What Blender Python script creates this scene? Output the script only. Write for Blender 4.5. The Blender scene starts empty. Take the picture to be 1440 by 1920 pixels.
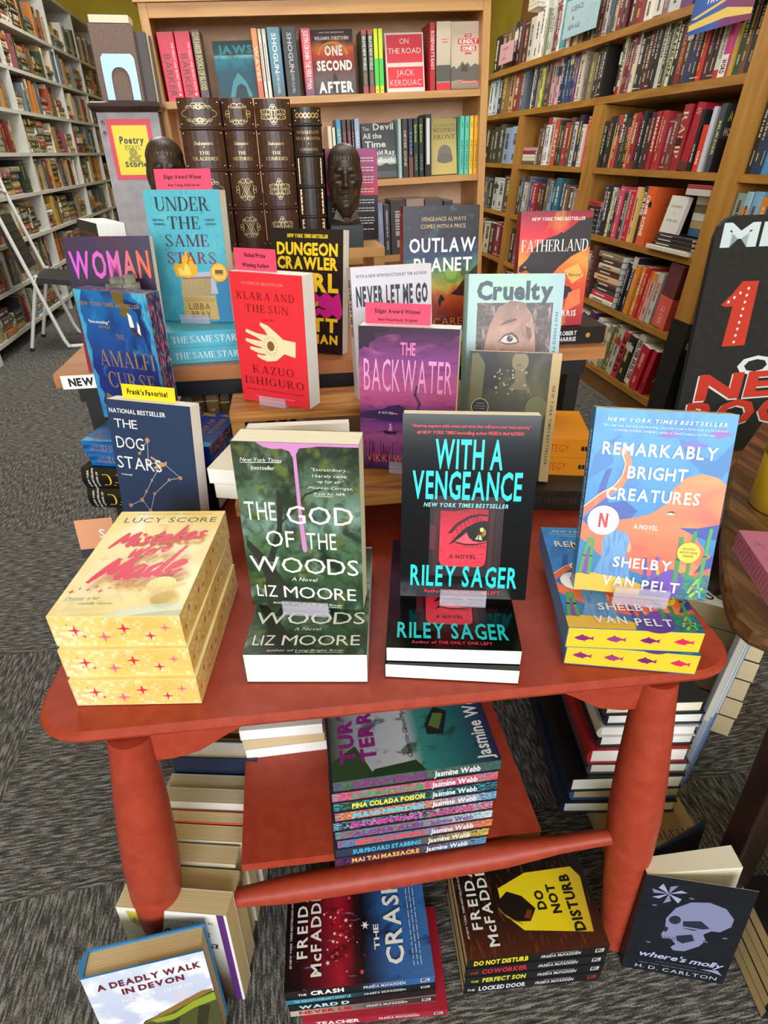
import bpy, math, random
from mathutils import Matrix, Vector
random.seed(11)
R = math.radians
scn = bpy.context.scene
COL = scn.collection

# ---------------------------------------------------------------- camera, world, light, exposure
cam_d = bpy.data.cameras.new('camera'); cam = bpy.data.objects.new('camera', cam_d); COL.objects.link(cam)
cam_d.sensor_fit = 'HORIZONTAL'; cam_d.sensor_width = 36.0
cam_d.lens = 36.0 * 1120.0 / 1440.0
cam_d.clip_start = 0.02; cam_d.clip_end = 60
_r = Vector((0.98505973, -0.17189502, -0.01046057)); _f = Vector((0.14186317, 0.84439658, -0.51659389)); _d = Vector((-0.09763279, -0.50739187, -0.85616665))
_m = Matrix(((_r.x, -_d.x, -_f.x, 0), (_r.y, -_d.y, -_f.y, 0), (_r.z, -_d.z, -_f.z, 1.05), (0, 0, 0, 1)))
cam.matrix_world = _m
scn.camera = cam
scn.view_settings.view_transform = 'Standard'; scn.view_settings.look = 'None'
scn.view_settings.gamma = 1.0; scn.view_settings.use_curve_mapping = False
scn.view_settings.exposure = 0.02
w = bpy.data.worlds.new('world'); scn.world = w; w.use_nodes = True
w.node_tree.nodes['Background'].inputs[0].default_value = (0.93, 0.96, 1.0, 1)
w.node_tree.nodes['Background'].inputs[1].default_value = 0.30

def area(name, loc, target, sx, sy, power, col=(1, 1, 1)):
    d = bpy.data.lights.new(name, 'AREA'); d.shape = 'RECTANGLE'; d.size = sx; d.size_y = sy; d.energy = power; d.color = col
    o = bpy.data.objects.new(name, d); COL.objects.link(o); o.location = loc
    o.rotation_euler = (Vector(target) - Vector(loc)).to_track_quat('-Z', 'Y').to_euler()
    return o
# daylight from the shop window behind the photographer, and the fluorescent ceiling fixtures over the aisles
area('window_daylight', (-0.4, -4.4, 2.2), (0.1, 1.6, 0.6), 4.2, 2.5, 330, (0.93, 0.965, 1.0))
area('ceiling_light', (0.1, 1.9, 2.72), (0.1, 1.9, 0), 1.6, 0.6, 24, (1.0, 0.98, 0.95))
area('ceiling_light', (-0.9, 4.6, 2.72), (-0.9, 4.6, 0), 0.6, 3.0, 60, (1.0, 0.98, 0.93))
area('ceiling_light', (1.0, 4.3, 2.72), (1.0, 4.3, 0), 0.6, 2.4, 30, (1.0, 0.96, 0.88))
_sp = bpy.data.lights.new('window_sun', 'SUN'); _sp.energy = 0.55; _sp.angle = R(4); _sp.color = (1.0, 0.95, 0.86)
_so = bpy.data.objects.new('window_sun', _sp); COL.objects.link(_so); _so.rotation_euler = (R(52), 0, R(-14))

# ---------------------------------------------------------------- colours and materials
def lin(h):
    h = h.lstrip('#'); c = [int(h[i:i + 2], 16) / 255 for i in (0, 2, 4)]
    return tuple(x / 12.92 if x <= 0.04045 else ((x + 0.055) / 1.055) ** 2.4 for x in c) + (1,)
_M = {}
def mat(col, rough=0.5, metal=0.0, spec=0.5):
    """plain paint: one colour, one gloss"""
    if isinstance(col, bpy.types.Material): return col
    k = (col, rough, metal, spec)
    if k in _M: return _M[k]
    m = bpy.data.materials.new('paint_' + col.lstrip('#')); m.use_nodes = True
    b = m.node_tree.nodes['Principled BSDF']
    b.inputs['Base Color'].default_value = lin(col); b.inputs['Roughness'].default_value = rough
    b.inputs['Metallic'].default_value = metal; b.inputs['Specular IOR Level'].default_value = spec
    _M[k] = m
    return m
def nodes(name, rough=0.5, spec=0.5):
    m = bpy.data.materials.new(name); m.use_nodes = True
    nt = m.node_tree; b = nt.nodes['Principled BSDF']
    b.inputs['Roughness'].default_value = rough; b.inputs['Specular IOR Level'].default_value = spec
    return m, nt, b
def N(nt, typ, **kw):
    n = nt.nodes.new(typ)
    for k, v in kw.items(): setattr(n, k, v)
    return n
def ramp(nt, stops, fac, interp='LINEAR'):
    n = N(nt, 'ShaderNodeValToRGB'); e = n.color_ramp.elements; n.color_ramp.interpolation = interp
    while len(e) < len(stops): e.new(0.5)
    for el, (p, c) in zip(e, stops): el.position = p; el.color = lin(c)
    nt.links.new(fac, n.inputs[0]); return n.outputs[0]
def coords(nt, kind, scale=(1, 1, 1), rot=(0, 0, 0)):
    t = N(nt, 'ShaderNodeTexCoord'); mp = N(nt, 'ShaderNodeMapping')
    mp.inputs['Scale'].default_value = scale; mp.inputs['Rotation'].default_value = rot
    nt.links.new(t.outputs[kind], mp.inputs[0]); return mp.outputs[0]
def noise(nt, vec, scale, detail=3, dist=0.0, rough=0.5):
    n = N(nt, 'ShaderNodeTexNoise'); n.inputs['Scale'].default_value = scale; n.inputs['Detail'].default_value = detail
    n.inputs['Distortion'].default_value = dist; n.inputs['Roughness'].default_value = rough
    nt.links.new(vec, n.inputs['Vector']); return n.outputs[0]
def mixc(nt, fac, a, b, mode='MIX'):
    n = N(nt, 'ShaderNodeMix', data_type='RGBA', blend_type=mode)
    if isinstance(fac, (int, float)): n.inputs[0].default_value = fac
    else: nt.links.new(fac, n.inputs[0])
    for i, x in ((6, a), (7, b)):
        if isinstance(x, str): n.inputs[i].default_value = lin(x)
        else: nt.links.new(x, n.inputs[i])
    return n.outputs[2]
def bump(nt, b, h, strength=0.3, dist=0.002):
    n = N(nt, 'ShaderNodeBump'); n.inputs['Strength'].default_value = strength; n.inputs['Distance'].default_value = dist
    nt.links.new(h, n.inputs['Height']); nt.links.new(n.outputs[0], b.inputs['Normal'])
def wood(name, stops, scale=(1, 12, 12), rough=0.45, kind='Object', nscale=3.0, dist=1.2, detail=5, spec=0.4):
    m, nt, b = nodes(name, rough, spec)
    v = coords(nt, kind, scale); n = noise(nt, v, nscale, detail, dist)
    nt.links.new(ramp(nt, stops, n), b.inputs['Base Color']); bump(nt, b, n, 0.08, 0.001)
    return m
def speckle(name, c0, c1, scale=40, rough=0.6, lo=0.35, hi=0.65, spec=0.4, stretch=(1, 1, 1), kind='Object', bmp=0.0, detail=3):
    m, nt, b = nodes(name, rough, spec)
    n = noise(nt, coords(nt, kind, stretch), scale, detail)
    nt.links.new(ramp(nt, [(lo, c0), (hi, c1)], n), b.inputs['Base Color'])
    if bmp: bump(nt, b, n, bmp, 0.001)
    return m
def art(name, stops, axis=1, blobs=(), rough=0.32, wob=0.0):
    """printed picture ground: a colour ramp across the cover's own uv, with soft noise patches in further colours
    blobs: (colour, noise scale, lo, hi, stretch u, stretch v, amount)"""
    m, nt, b = nodes(name, rough, 0.45)
    t = N(nt, 'ShaderNodeTexCoord'); s = N(nt, 'ShaderNodeSeparateXYZ'); nt.links.new(t.outputs['UV'], s.inputs[0])
    f = s.outputs[axis]
    if wob:
        nn = noise(nt, t.outputs['UV'], 4.0, 4); ma = N(nt, 'ShaderNodeMath', operation='MULTIPLY_ADD')
        nt.links.new(nn, ma.inputs[0]); ma.inputs[1].default_value = wob; nt.links.new(f, ma.inputs[2])
        sb = N(nt, 'ShaderNodeMath', operation='SUBTRACT'); nt.links.new(ma.outputs[0], sb.inputs[0]); sb.inputs[1].default_value = wob / 2
        f = sb.outputs[0]
    c = ramp(nt, stops, f)
    for i, (bc, sc, lo, hi, su, sv, am) in enumerate(blobs):
        mp = N(nt, 'ShaderNodeMapping'); mp.inputs['Scale'].default_value = (su, sv, 1); mp.inputs['Location'].default_value = (3.7 * i, 1.3 * i, 0)
        nt.links.new(t.outputs['UV'], mp.inputs[0])
        nz = noise(nt, mp.outputs[0], sc, 5, 0.4)
        mr = N(nt, 'ShaderNodeMapRange'); mr.inputs[1].default_value = lo; mr.inputs[2].default_value = hi; mr.inputs[4].default_value = am
        nt.links.new(nz, mr.inputs[0]); c = mixc(nt, mr.outputs[0], c, bc)
    nt.links.new(c, b.inputs['Base Color'])
    return m
def pages(name, c0, c1):
    m, nt, b = nodes(name, 0.75, 0.2)
    n = noise(nt, coords(nt, 'UV', (0.6, 800, 1)), 1.0, 2)
    nt.links.new(ramp(nt, [(0.25, c1), (0.55, c0)], n), b.inputs['Base Color']); bump(nt, b, n, 0.25, 0.0006)
    return m
PAPER = pages('paper_white', '#fafaf8', '#e4e3e2'); CREAM = pages('paper_cream', '#f6efdc', '#dccfae'); TAN = pages('paper_tan', '#d9c49c', '#b49b70')
OLDP = pages('paper_old', '#cfc3a6', '#9c8d6c')

# ---------------------------------------------------------------- mesh builder
class MB:
    def __init__(s): s.v = []; s.f = []; s.m = []; s.uv = []; s.mats = []; s.sm = []
    def mi(s, m):
        m = mat(m) if isinstance(m, str) else m
        if m not in s.mats: s.mats.append(m)
        return s.mats.index(m)
    def poly(s, pts, m, uv=None, smooth=False):
        b = len(s.v); s.v += [tuple(p) for p in pts]; s.f.append(tuple(range(b, b + len(pts)))); s.m.append(s.mi(m)); s.sm.append(smooth)
        s.uv.append(uv or [(0, 0), (1, 0), (1, 1), (0, 1)] if len(pts) == 4 else uv or [(0, 0)] * len(pts))
    def mesh(s, verts, faces, m, uvs=None, smooth=False):
        b = len(s.v); s.v += [tuple(p) for p in verts]; k = s.mi(m)
        for f in faces:
            s.f.append(tuple(b + i for i in f)); s.m.append(k); s.sm.append(smooth)
            s.uv.append([uvs[i] for i in f] if uvs else [(0, 0)] * len(f))
    def box(s, x0, y0, z0, x1, y1, z1, m, faces='xXyYzZ', fm=None):
        """faces: x X y Y z Z = low / high sides; fm: other material for single sides; uv in metres with v across the z side"""
        q = {'x': ((x0, y1, z0), (x0, y0, z0), (x0, y0, z1), (x0, y1, z1)), 'X': ((x1, y0, z0), (x1, y1, z0), (x1, y1, z1), (x1, y0, z1)),
             'y': ((x0, y0, z0), (x1, y0, z0), (x1, y0, z1), (x0, y0, z1)), 'Y': ((x1, y1, z0), (x0, y1, z0), (x0, y1, z1), (x1, y1, z1)),
             'z': ((x0, y1, z0), (x1, y1, z0), (x1, y0, z0), (x0, y0, z0)), 'Z': ((x0, y0, z1), (x1, y0, z1), (x1, y1, z1), (x0, y1, z1))}
        for k in faces: s.poly(q[k], (fm or {}).get(k, m))
    def pages(s, x0, y0, z0, x1, y1, z1, m):
        """page block: thickness runs along y; uv.v = thickness in metres"""
        T = y1 - y0
        for pts, a in ((((x0, y0, z1), (x1, y0, z1), (x1, y1, z1), (x0, y1, z1)), x1 - x0), (((x0, y1, z0), (x1, y1, z0), (x1, y0, z0), (x0, y0, z0)), x1 - x0)):
            uv = [(0, 0), (a, 0), (a, T), (0, T)] if pts[0][2] == z1 else [(0, T), (a, T), (a, 0), (0, 0)]
            s.poly(pts, m, uv)
        h = z1 - z0
        s.poly(((x1, y0, z0), (x1, y1, z0), (x1, y1, z1), (x1, y0, z1)), m, [(0, 0), (0, T), (h, T), (h, 0)])
        s.poly(((x0, y1, z0), (x0, y0, z0), (x0, y0, z1), (x0, y1, z1)), m, [(0, T), (0, 0), (h, 0), (h, T)])
        s.poly(((x0, y0, z0), (x1, y0, z0), (x1, y0, z1), (x0, y0, z1)), m); s.poly(((x1, y1, z0), (x0, y1, z0), (x0, y1, z1), (x1, y1, z1)), m)
    def prism(s, pts, z0, z1, m, mtop=None, smooth=False):
        n = len(pts)
        s.poly([(x, y, z1) for x, y in pts], mtop or m); s.poly([(x, y, z0) for x, y in reversed(pts)], m)
        for i in range(n):
            a, b = pts[i], pts[(i + 1) % n]
            s.poly(((a[0], a[1], z0), (b[0], b[1], z0), (b[0], b[1], z1), (a[0], a[1], z1)), m, smooth=smooth)
    def rings(s, rings, m, closed=True, cap=True, smooth=True):
        n = len(rings[0]); vs = [p for r in rings for p in r]; fs = []
        for i in range(len(rings) - 1):
            for j in range(n if closed else n - 1):
                k = (j + 1) % n; fs.append((i * n + j, i * n + k, (i + 1) * n + k, (i + 1) * n + j))
        s.mesh(vs, fs, m, smooth=smooth)
        if cap: s.poly(list(reversed(rings[0])), m); s.poly(rings[-1], m)
    def tube(s, path, r, m, seg=10, cap=True):
        path = [Vector(p) for p in path]; rad = r if isinstance(r, (list, tuple)) else [r] * len(path); rr = []
        up = None
        for i, p in enumerate(path):
            t = (path[min(i + 1, len(path) - 1)] - path[max(i - 1, 0)]).normalized()
            if up is None: up = t.orthogonal().normalized()
            a = (up - t * up.dot(t)).normalized(); up = a; b = t.cross(a)
            rr.append([tuple(p + (a * math.cos(k * 2 * math.pi / seg) + b * math.sin(k * 2 * math.pi / seg)) * rad[i]) for k in range(seg)])
        s.rings(rr, m, cap=cap)
    def build(s, name, parent=None, M=None, bevel=0):
        me = bpy.data.meshes.new(name); me.from_pydata(s.v, [], s.f)
        for m in s.mats: me.materials.append(m)
        me.polygons.foreach_set('material_index', s.m); me.polygons.foreach_set('use_smooth', s.sm)
        uvl = me.uv_layers.new(name='uv'); uvl.data.foreach_set('uv', [c for f in s.uv for p in f for c in p])
        me.update()
        o = bpy.data.objects.new(name, me); COL.objects.link(o)
        if parent is not None: o.parent = parent
        if M is not None: o.matrix_local = M
        if bevel:
            b = o.modifiers.new('soft_edges', 'BEVEL'); b.width = bevel; b.segments = 2; b.limit_method = 'ANGLE'; b.angle_limit = R(40); b.use_clamp_overlap = True
        return o
def tag(o, label=None, cat=None, group=None, kind=None):
    for k, v in (('label', label), ('category', cat), ('group', group), ('kind', kind)):
        if v: o[k] = v
    return o
def thing(name, label, cat, M=None, group=None):
    o = bpy.data.objects.new(name, None); COL.objects.link(o); o.empty_display_size = 0.02
    if M is not None: o.matrix_world = M
    return tag(o, label, cat, group)
def pose(x, y, z, yaw=0, lean=0, roll=0):
    return Matrix.Translation((x, y, z)) @ Matrix.Rotation(R(yaw), 4, 'Z') @ Matrix.Rotation(R(-lean), 4, 'X') @ Matrix.Rotation(R(roll), 4, 'Y')
def TR(x, y, z): return Matrix.Translation((x, y, z))
def RZ(a): return Matrix.Rotation(R(a), 4, 'Z')
def RX(a): return Matrix.Rotation(R(a), 4, 'X')
def RY(a): return Matrix.Rotation(R(a), 4, 'Y')

# ---------------------------------------------------------------- lettering
_G = {}
def _make_glyphs():
    chars = 'ABCDEFGHIJKLMNOPQRSTUVWXYZabcdefghijklmnopqrstuvwxyz0123456789.,:;!?\'"&-#()/'
    for style, off, res in (('s', 0.0, 2), ('b', 0.022, 2), ('k', 0.045, 2)):
        for c in chars:
            cu = bpy.data.curves.new('g', 'FONT'); cu.body = c; cu.size = 1.0; cu.offset = off; cu.resolution_u = res; cu.fill_mode = 'FRONT'
            ob = bpy.data.objects.new('g', cu); COL.objects.link(ob)
            bpy.context.view_layer.update()
            ev = ob.evaluated_get(bpy.context.evaluated_depsgraph_get()); me = ev.to_mesh()
            vs = [(v.co.x, v.co.y) for v in me.vertices]; fs = [tuple(p.vertices) for p in me.polygons]
            ev.to_mesh_clear(); bpy.data.objects.remove(ob); bpy.data.curves.remove(cu)
            x0 = min(v[0] for v in vs); x1 = max(v[0] for v in vs)
            _G[style, c] = ([(x - x0, y) for x, y in vs], fs, x1 - x0)
_make_glyphs()
CAPH = max(y for x, y in _G['s', 'H'][0])
# a modulated roman capital: thick stems, hair-thin bars, bracket-less feet
TH, TN = 0.15, 0.045
def _V(x, a=0, b=1, w=TH, f=(1, 1)):
    q = [[(x, a), (x + w, a), (x + w, b), (x, b)]]
    for y, on in ((a, f[0]), (b - TN, f[1])):
        if on: q.append([(x - 0.07, y), (x + w + 0.07, y), (x + w + 0.07, y + TN), (x - 0.07, y + TN)])
    return q
def _H(x0, x1, y, w=TN): return [[(x0, y), (x1, y), (x1, y + w), (x0, y + w)]]
def _D(x0, y0, x1, y1, w): return [[(x0, y0), (x0 + w, y0), (x1 + w, y1), (x1, y1)]]
def _S(x0, x1, y): return [[(x0, y), (x1, y), (x1, y + TN), (x0, y + TN)]]
def _A(cx, cy, rx, ry, a0, a1, t=TH, n=TN, seg=14):
    q = []
    for i in range(seg):
        u, v = R(a0 + (a1 - a0) * i / seg), R(a0 + (a1 - a0) * (i + 1) / seg)
        q.append([(cx + (rx - t) * math.cos(u), cy + (ry - n) * math.sin(u)), (cx + rx * math.cos(u), cy + ry * math.sin(u)), (cx + rx * math.cos(v), cy + ry * math.sin(v)), (cx + (rx - t) * math.cos(v), cy + (ry - n) * math.sin(v))])
    return q
SER = {
 'A': _D(0.02, 0, 0.36, 1, 0.06) + _D(0.62, 0, 0.32, 1, TH) + _H(0.14, 0.62, 0.3) + _S(-0.05, 0.16, 0) + _S(0.55, 0.85, 0),
 'B': _V(0.05) + _A(0.3, 0.745, 0.28, 0.255, -90, 90) + _A(0.3, 0.265, 0.34, 0.265, -90, 90) + _H(0.1, 0.3, 0) + _H(0.1, 0.3, 0.955) + _H(0.1, 0.3, 0.49),
 'C': _A(0.45, 0.5, 0.42, 0.52, 45, 315) + _H(0.7, 0.75, 0.68, 0.3) + _H(0.7, 0.75, 0.05, 0.25),
 'D': _V(0.05) + _A(0.3, 0.5, 0.47, 0.5, -90, 90) + _H(0.1, 0.3, 0) + _H(0.1, 0.3, 0.955),
 'E': _V(0.05) + _H(0.1, 0.62, 0) + _H(0.1, 0.58, 0.955) + _H(0.1, 0.45, 0.48) + _H(0.57, 0.62, 0, 0.28) + _H(0.53, 0.58, 0.75, 0.25) + _H(0.42, 0.46, 0.36, 0.28),
 'F': _V(0.05) + _H(0.1, 0.58, 0.955) + _H(0.1, 0.45, 0.48) + _H(0.53, 0.58, 0.72, 0.28) + _H(0.42, 0.46, 0.36, 0.28),
 'G': _A(0.45, 0.5, 0.42, 0.52, 45, 330) + _V(0.66, 0.05, 0.45, TH, (0, 1)) + _H(0.7, 0.75, 0.68, 0.3),
 'H': _V(0.05) + _V(0.62) + _H(0.1, 0.7, 0.48), 'I': _V(0.05), 'J': _V(0.28, 0.2, 1, TH, (0, 1)) + _A(0.2, 0.2, 0.23, 0.22, 180, 360),
 'K': _V(0.05) + _D(0.2, 0.42, 0.6, 1, 0.06) + _D(0.6, 0, 0.28, 0.6, TH) + _S(0.52, 0.85, 0) + _S(0.5, 0.78, 0.955),
 'L': _V(0.05) + _H(0.1, 0.62, 0) + _H(0.57, 0.62, 0, 0.3),
 'M': _V(0.05, 0, 1, 0.05) + _D(0.45, 0, 0.05, 1, TH) + _D(0.47, 0, 0.84, 1, 0.05) + _V(0.84),
 'N': _V(0.05, 0, 1, 0.05) + _D(0.62, 0, 0.05, 1, TH) + _V(0.72, 0, 1, 0.05, (0, 1)),
 'O': _A(0.45, 0.5, 0.42, 0.52, 0, 360, TH, TN, 24), 'P': _V(0.05) + _A(0.3, 0.72, 0.32, 0.28, -90, 90) + _H(0.1, 0.3, 0.955) + _H(0.1, 0.3, 0.44),
 'Q': _A(0.45, 0.5, 0.42, 0.52, 0, 360, TH, TN, 24) + _D(0.72, -0.2, 0.4, 0.12, 0.12),
 'R': _V(0.05) + _A(0.3, 0.74, 0.3, 0.26, -90, 90) + _H(0.1, 0.3, 0.955) + _H(0.1, 0.3, 0.48) + _D(0.6, 0, 0.3, 0.5, TH) + _S(0.55, 0.85, 0),
 'S': _A(0.34, 0.74, 0.29, 0.28, 40, 180, 0.1) + _A(0.34, 0.26, 0.31, 0.28, -180, 0, 0.1) + _D(0.5, 0.24, 0.06, 0.72, 0.16) + _H(0.54, 0.58, 0.7, 0.28) + _H(0.05, 0.09, 0.02, 0.28),
 'T': _V(0.3, 0, 1, TH, (1, 0)) + _H(0, 0.75, 0.955) + _H(0, 0.05, 0.7, 0.28) + _H(0.7, 0.75, 0.7, 0.28),
 'U': _V(0.05, 0.28, 1, TH, (0, 1)) + _V(0.66, 0.28, 1, 0.05, (0, 1)) + _A(0.38, 0.3, 0.33, 0.32, 180, 360, 0.12),
 'V': _D(0.3, 0, 0.02, 1, TH) + _D(0.38, 0, 0.68, 1, 0.05) + _S(-0.05, 0.25, 0.955) + _S(0.58, 0.82, 0.955),
 'W': _D(0.25, 0, 0.0, 1, TH) + _D(0.32, 0, 0.5, 1, 0.05) + _D(0.68, 0, 0.45, 1, TH) + _D(0.76, 0, 1.0, 1, 0.05) + _S(-0.06, 0.22, 0.955) + _S(0.92, 1.12, 0.955),
 'X': _D(0.6, 0, 0.02, 1, TH) + _D(0.04, 0, 0.62, 1, 0.05) + _S(-0.04, 0.2, 0) + _S(0.5, 0.82, 0) + _S(-0.04, 0.26, 0.955) + _S(0.52, 0.76, 0.955),
 'Y': _V(0.3, 0, 0.45, TH, (1, 0)) + _D(0.32, 0.42, 0.02, 1, TH) + _D(0.4, 0.42, 0.68, 1, 0.05) + _S(-0.05, 0.25, 0.955) + _S(0.56, 0.8, 0.955),
 'Z': _D(0.02, 0, 0.5, 1, TH) + _H(0.02, 0.66, 0) + _H(0.05, 0.64, 0.955) + _H(0.61, 0.66, 0, 0.28) + _H(0.05, 0.1, 0.72, 0.28)}
for k, qs in SER.items():
    vs = [p for q in qs for p in q]; x0 = min(p[0] for p in vs); x1 = max(p[0] for p in vs)
    fs = []; b = 0
    for q in qs: fs.append(tuple(range(b, b + 4))); b += 4
    _G['r', k] = ([(x - x0, y * CAPH) for x, y in vs], fs, x1 - x0)
def layout(txt, style, gap=0.07, slant=0.0):
    """lines of glyph polygons for one line of text; cap height = CAPH"""
    x = 0.0; vs = []; fs = []
    for c in txt:
        if c == ' ': x += 0.26; continue
        if style == 'r':
            g = _G.get(('r', c)) or _G.get(('r', c.upper())) or _G.get(('s', c))
        else: g = _G.get((style, c))
        if g is None: continue
        b = len(vs); vs += [(x + px + slant * py, py) for px, py in g[0]]; fs += [tuple(i + b for i in f) for f in g[1]]
        x += g[2] + gap
    return vs, fs, max(x - gap, 0.01)
def text(mb, P, txt, cu, cv, wd, ht, m, style='b', gap=0.07, slant=0.0, rot=0.0):
    """P maps (a, b) on the surface in metres to 3D; text centred at (cu, cv), fitted to wd x ht (cap height)"""
    vs, fs, L = layout(txt, style, gap, slant)
    if not vs: return
    sx, sy = wd / L, ht / CAPH; c, s = math.cos(R(rot)), math.sin(R(rot))
    out = []; uvs = []
    for x, y in vs:
        a, b = (x - L / 2) * sx, y * sy - ht / 2
        out.append(P(cu + a * c - b * s, cv + a * s + b * c)); uvs.append((x / L, y / CAPH))
    mb.mesh(out, fs, m, uvs)
# ================================================================ room
def carpet():
    m, nt, b = nodes('carpet_tiles', 0.95, 0.1)
    o = coords(nt, 'Object')
    ck = N(nt, 'ShaderNodeTexChecker'); ck.inputs['Scale'].default_value = 1.64; nt.links.new(o, ck.inputs[0])
    def streak(s1, s2):
        a = noise(nt, coords(nt, 'Object', s1), 1.0, 3); c = noise(nt, coords(nt, 'Object', s2), 1.0, 2)
        mm = N(nt, 'ShaderNodeMath', operation='MULTIPLY_ADD'); nt.links.new(c, mm.inputs[0]); mm.inputs[1].default_value = 0.45
        nt.links.new(a, mm.inputs[2]); return mm.outputs[0]
    s1 = streak((34, 260, 1), (320, 520, 1)); s2 = streak((260, 34, 1), (520, 320, 1))
    mx = N(nt, 'ShaderNodeMix'); nt.links.new(ck.outputs[1], mx.inputs[0]); nt.links.new(s1, mx.inputs[2]); nt.links.new(s2, mx.inputs[3])
    c = ramp(nt, [(0.48, '#2a2a2c'), (0.70, '#4d4c4b'), (0.90, '#918e89')], mx.outputs[0])
    nt.links.new(c, b.inputs['Base Color']); bump(nt, b, mx.outputs[0], 0.6, 0.004)
    return m
def struct(name, mb, **k): return tag(mb.build(name, **k), kind='structure')
mb = MB(); mb.box(-2.05, -3.2, -0.06, 2.3, 8.75, 0.0, carpet()); struct('floor', mb)
YEL = speckle('wall_yellow', '#c9b23a', '#d6bf45', 3, 0.8)
mb = MB(); mb.box(-2.05, 8.75, -0.06, 2.3, 8.83, 2.9, YEL); struct('wall_back', mb)
mb = MB(); mb.box(-2.13, -3.2, -0.06, -2.05, 8.83, 2.9, YEL); struct('wall_left', mb)
mb = MB(); mb.box(2.3, -3.2, -0.06, 2.38, 8.83, 2.9, YEL); struct('wall_right', mb)
mb = MB(); mb.box(-2.13, -3.2, 2.9, 2.38, 8.83, 2.96, '#e9e6dc'); struct('ceiling', mb)

# ---------------------------------------------------------------- white bookcase along the left wall
WHITE = mat('#c6c5bb', 0.55); WHITE2 = mat('#d3d2ca', 0.6)
LX = -1.62
LSH = [0.10, 0.34, 0.58, 0.83, 1.07, 1.32, 1.57, 1.83]
LUP = [2.35, 3.78, 5.30, 6.58, 7.46, 8.45]
def left_case(label, ys, top=2.19):
    t = thing('white_bookcase', label, 'bookcase', TR(LX, 0, 0))
    for y in ys:
        mb = MB(); mb.box(-0.27, y - 0.011, 0, 0, y + 0.011, top, WHITE2); mb.build('upright', t)
    for z in LSH + [top - 0.005]:
        mb = MB(); mb.box(-0.27, ys[0] + 0.012, z - 0.022, 0.001, ys[-1] - 0.012, z, WHITE); mb.build('shelf', t)
    mb = MB(); mb.box(-0.285, ys[0] - 0.011, 0, -0.272, ys[-1] + 0.011, top, '#b9b8ae'); mb.build('back_panel', t)
    return t
left_case('tall white laminate bookcase full of old books behind the folding chair', LUP[1:])
left_case('white bookcase in the near corner, only its end and lowest shelves showing', [LUP[0], LUP[1] - 0.024])

# ---------------------------------------------------------------- leaning oak wall shelves on the right
OAK = wood('oak_shelf', [(0.25, '#8a5c27'), (0.5, '#a4722f'), (0.75, '#b88540')], (8, 1.2, 8), 0.4, nscale=2.5)
OAKP = wood('oak_post', [(0.25, '#946529'), (0.5, '#b07d38'), (0.8, '#c39148')], (6, 6, 0.8), 0.38, nscale=2.2)
OAKD = wood('oak_back', [(0.25, '#5f3f1c'), (0.8, '#7d5528')], (8, 1.2, 8), 0.5, nscale=2.5)
MR = TR(1.53, 0, 0) @ RY(4.0)
RSH = [0.115, 0.40, 0.69, 0.975, 1.265, 1.505]
RP = [(2.10, 2.20), (3.17, 3.26), (4.19, 4.26), (5.2, 5.26)]
t = thing('wooden_bookcase', 'long oak wall bookcase leaning back along the aisle with black post foot', 'bookcase', MR)
for i, (a, b) in enumerate(RP):
    mb = MB(); mb.box(-0.012, a, 0.47 if i == 0 else 0.0, 0.26, b, 2.1 if i == 0 else 1.232, OAKP); mb.build('post', t, bevel=0.004)
    if i == 0:
        mb = MB(); mb.box(-0.016, a - 0.004, 0.004, 0.26, b + 0.004, 0.468, mat('#1b1c1f', 0.35)); tag(mb.build('post_foot', t, bevel=0.006), 'glossy black foot of the post')
bays = [(1.5, RP[0][0]), (RP[0][1], RP[1][0]), (RP[1][1], RP[2][0]), (RP[2][1], RP[3][0])]
for i, (a, b) in enumerate(bays):
    for j, z in enumerate(RSH):
        if i >= 1 and j >= 4: continue
        mb = MB(); mb.box(0, a + 0.001, z - 0.026, 0.25, b - 0.001, z, OAK); mb.build('shelf', t, bevel=0.002)
for j in (4, 5):
    mb = MB(); mb.box(-0.004 if j == 4 else -0.02, RP[0][1] + 0.001, RSH[j] - 0.03, 0.25, RP[3][1], RSH[j], OAK); mb.build('shelf', t, bevel=0.002)
mb = MB(); mb.box(0.262, 1.5, 0.0, 0.275, RP[3][1], 2.1, OAKD); mb.build('back_panel', t)
mb = MB(); mb.box(0.02, 1.5, 0.0, 0.035, RP[0][0] - 0.001, 0.088, OAKD); mb.box(0.02, RP[0][1] + 0.001, 0.0, 0.035, RP[3][0], 0.088, OAKD); mb.build('kick_board', t)

# ---------------------------------------------------------------- freestanding pine bookcase facing the aisle
PINE = wood('pine', [(0.25, '#c08a50'), (0.5, '#cf9c60'), (0.8, '#ddb077')], (1.2, 10, 10), 0.42, nscale=2.2)
PINEV = wood('pine_upright', [(0.25, '#c08a50'), (0.5, '#cf9c60'), (0.8, '#ddb077')], (10, 10, 1.0), 0.42, nscale=2.2)
PLY = wood('plywood_back', [(0.3, '#d8a881'), (0.55, '#e3b894'), (0.8, '#ebc6a4')], (2, 10, 5), 0.5, nscale=2.0, dist=2.5)
MC = TR(0.30, 2.65, 0.0) @ RY(-2.0)
CW = 0.607
CSH = [0.10, 0.385, 0.668, 0.950, 1.230]
t = thing('pine_bookcase', 'freestanding pine bookcase of new paperbacks facing the aisle behind the display table', 'bookcase', MC)
for s in (-1, 1):
    mb = MB(); mb.box(*((-CW, 0, 0.022, -CW + 0.028, 0.24, 1.5) if s < 0 else (CW - 0.028, 0, 0.022, CW, 0.24, 1.5)), PINEV); mb.build('side_panel', t, bevel=0.003)
for z in CSH:
    mb = MB(); mb.box(-CW + 0.029, 0.002, z - 0.022, CW - 0.029, 0.23, z, PINE); mb.build('shelf', t, bevel=0.002)
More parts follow.
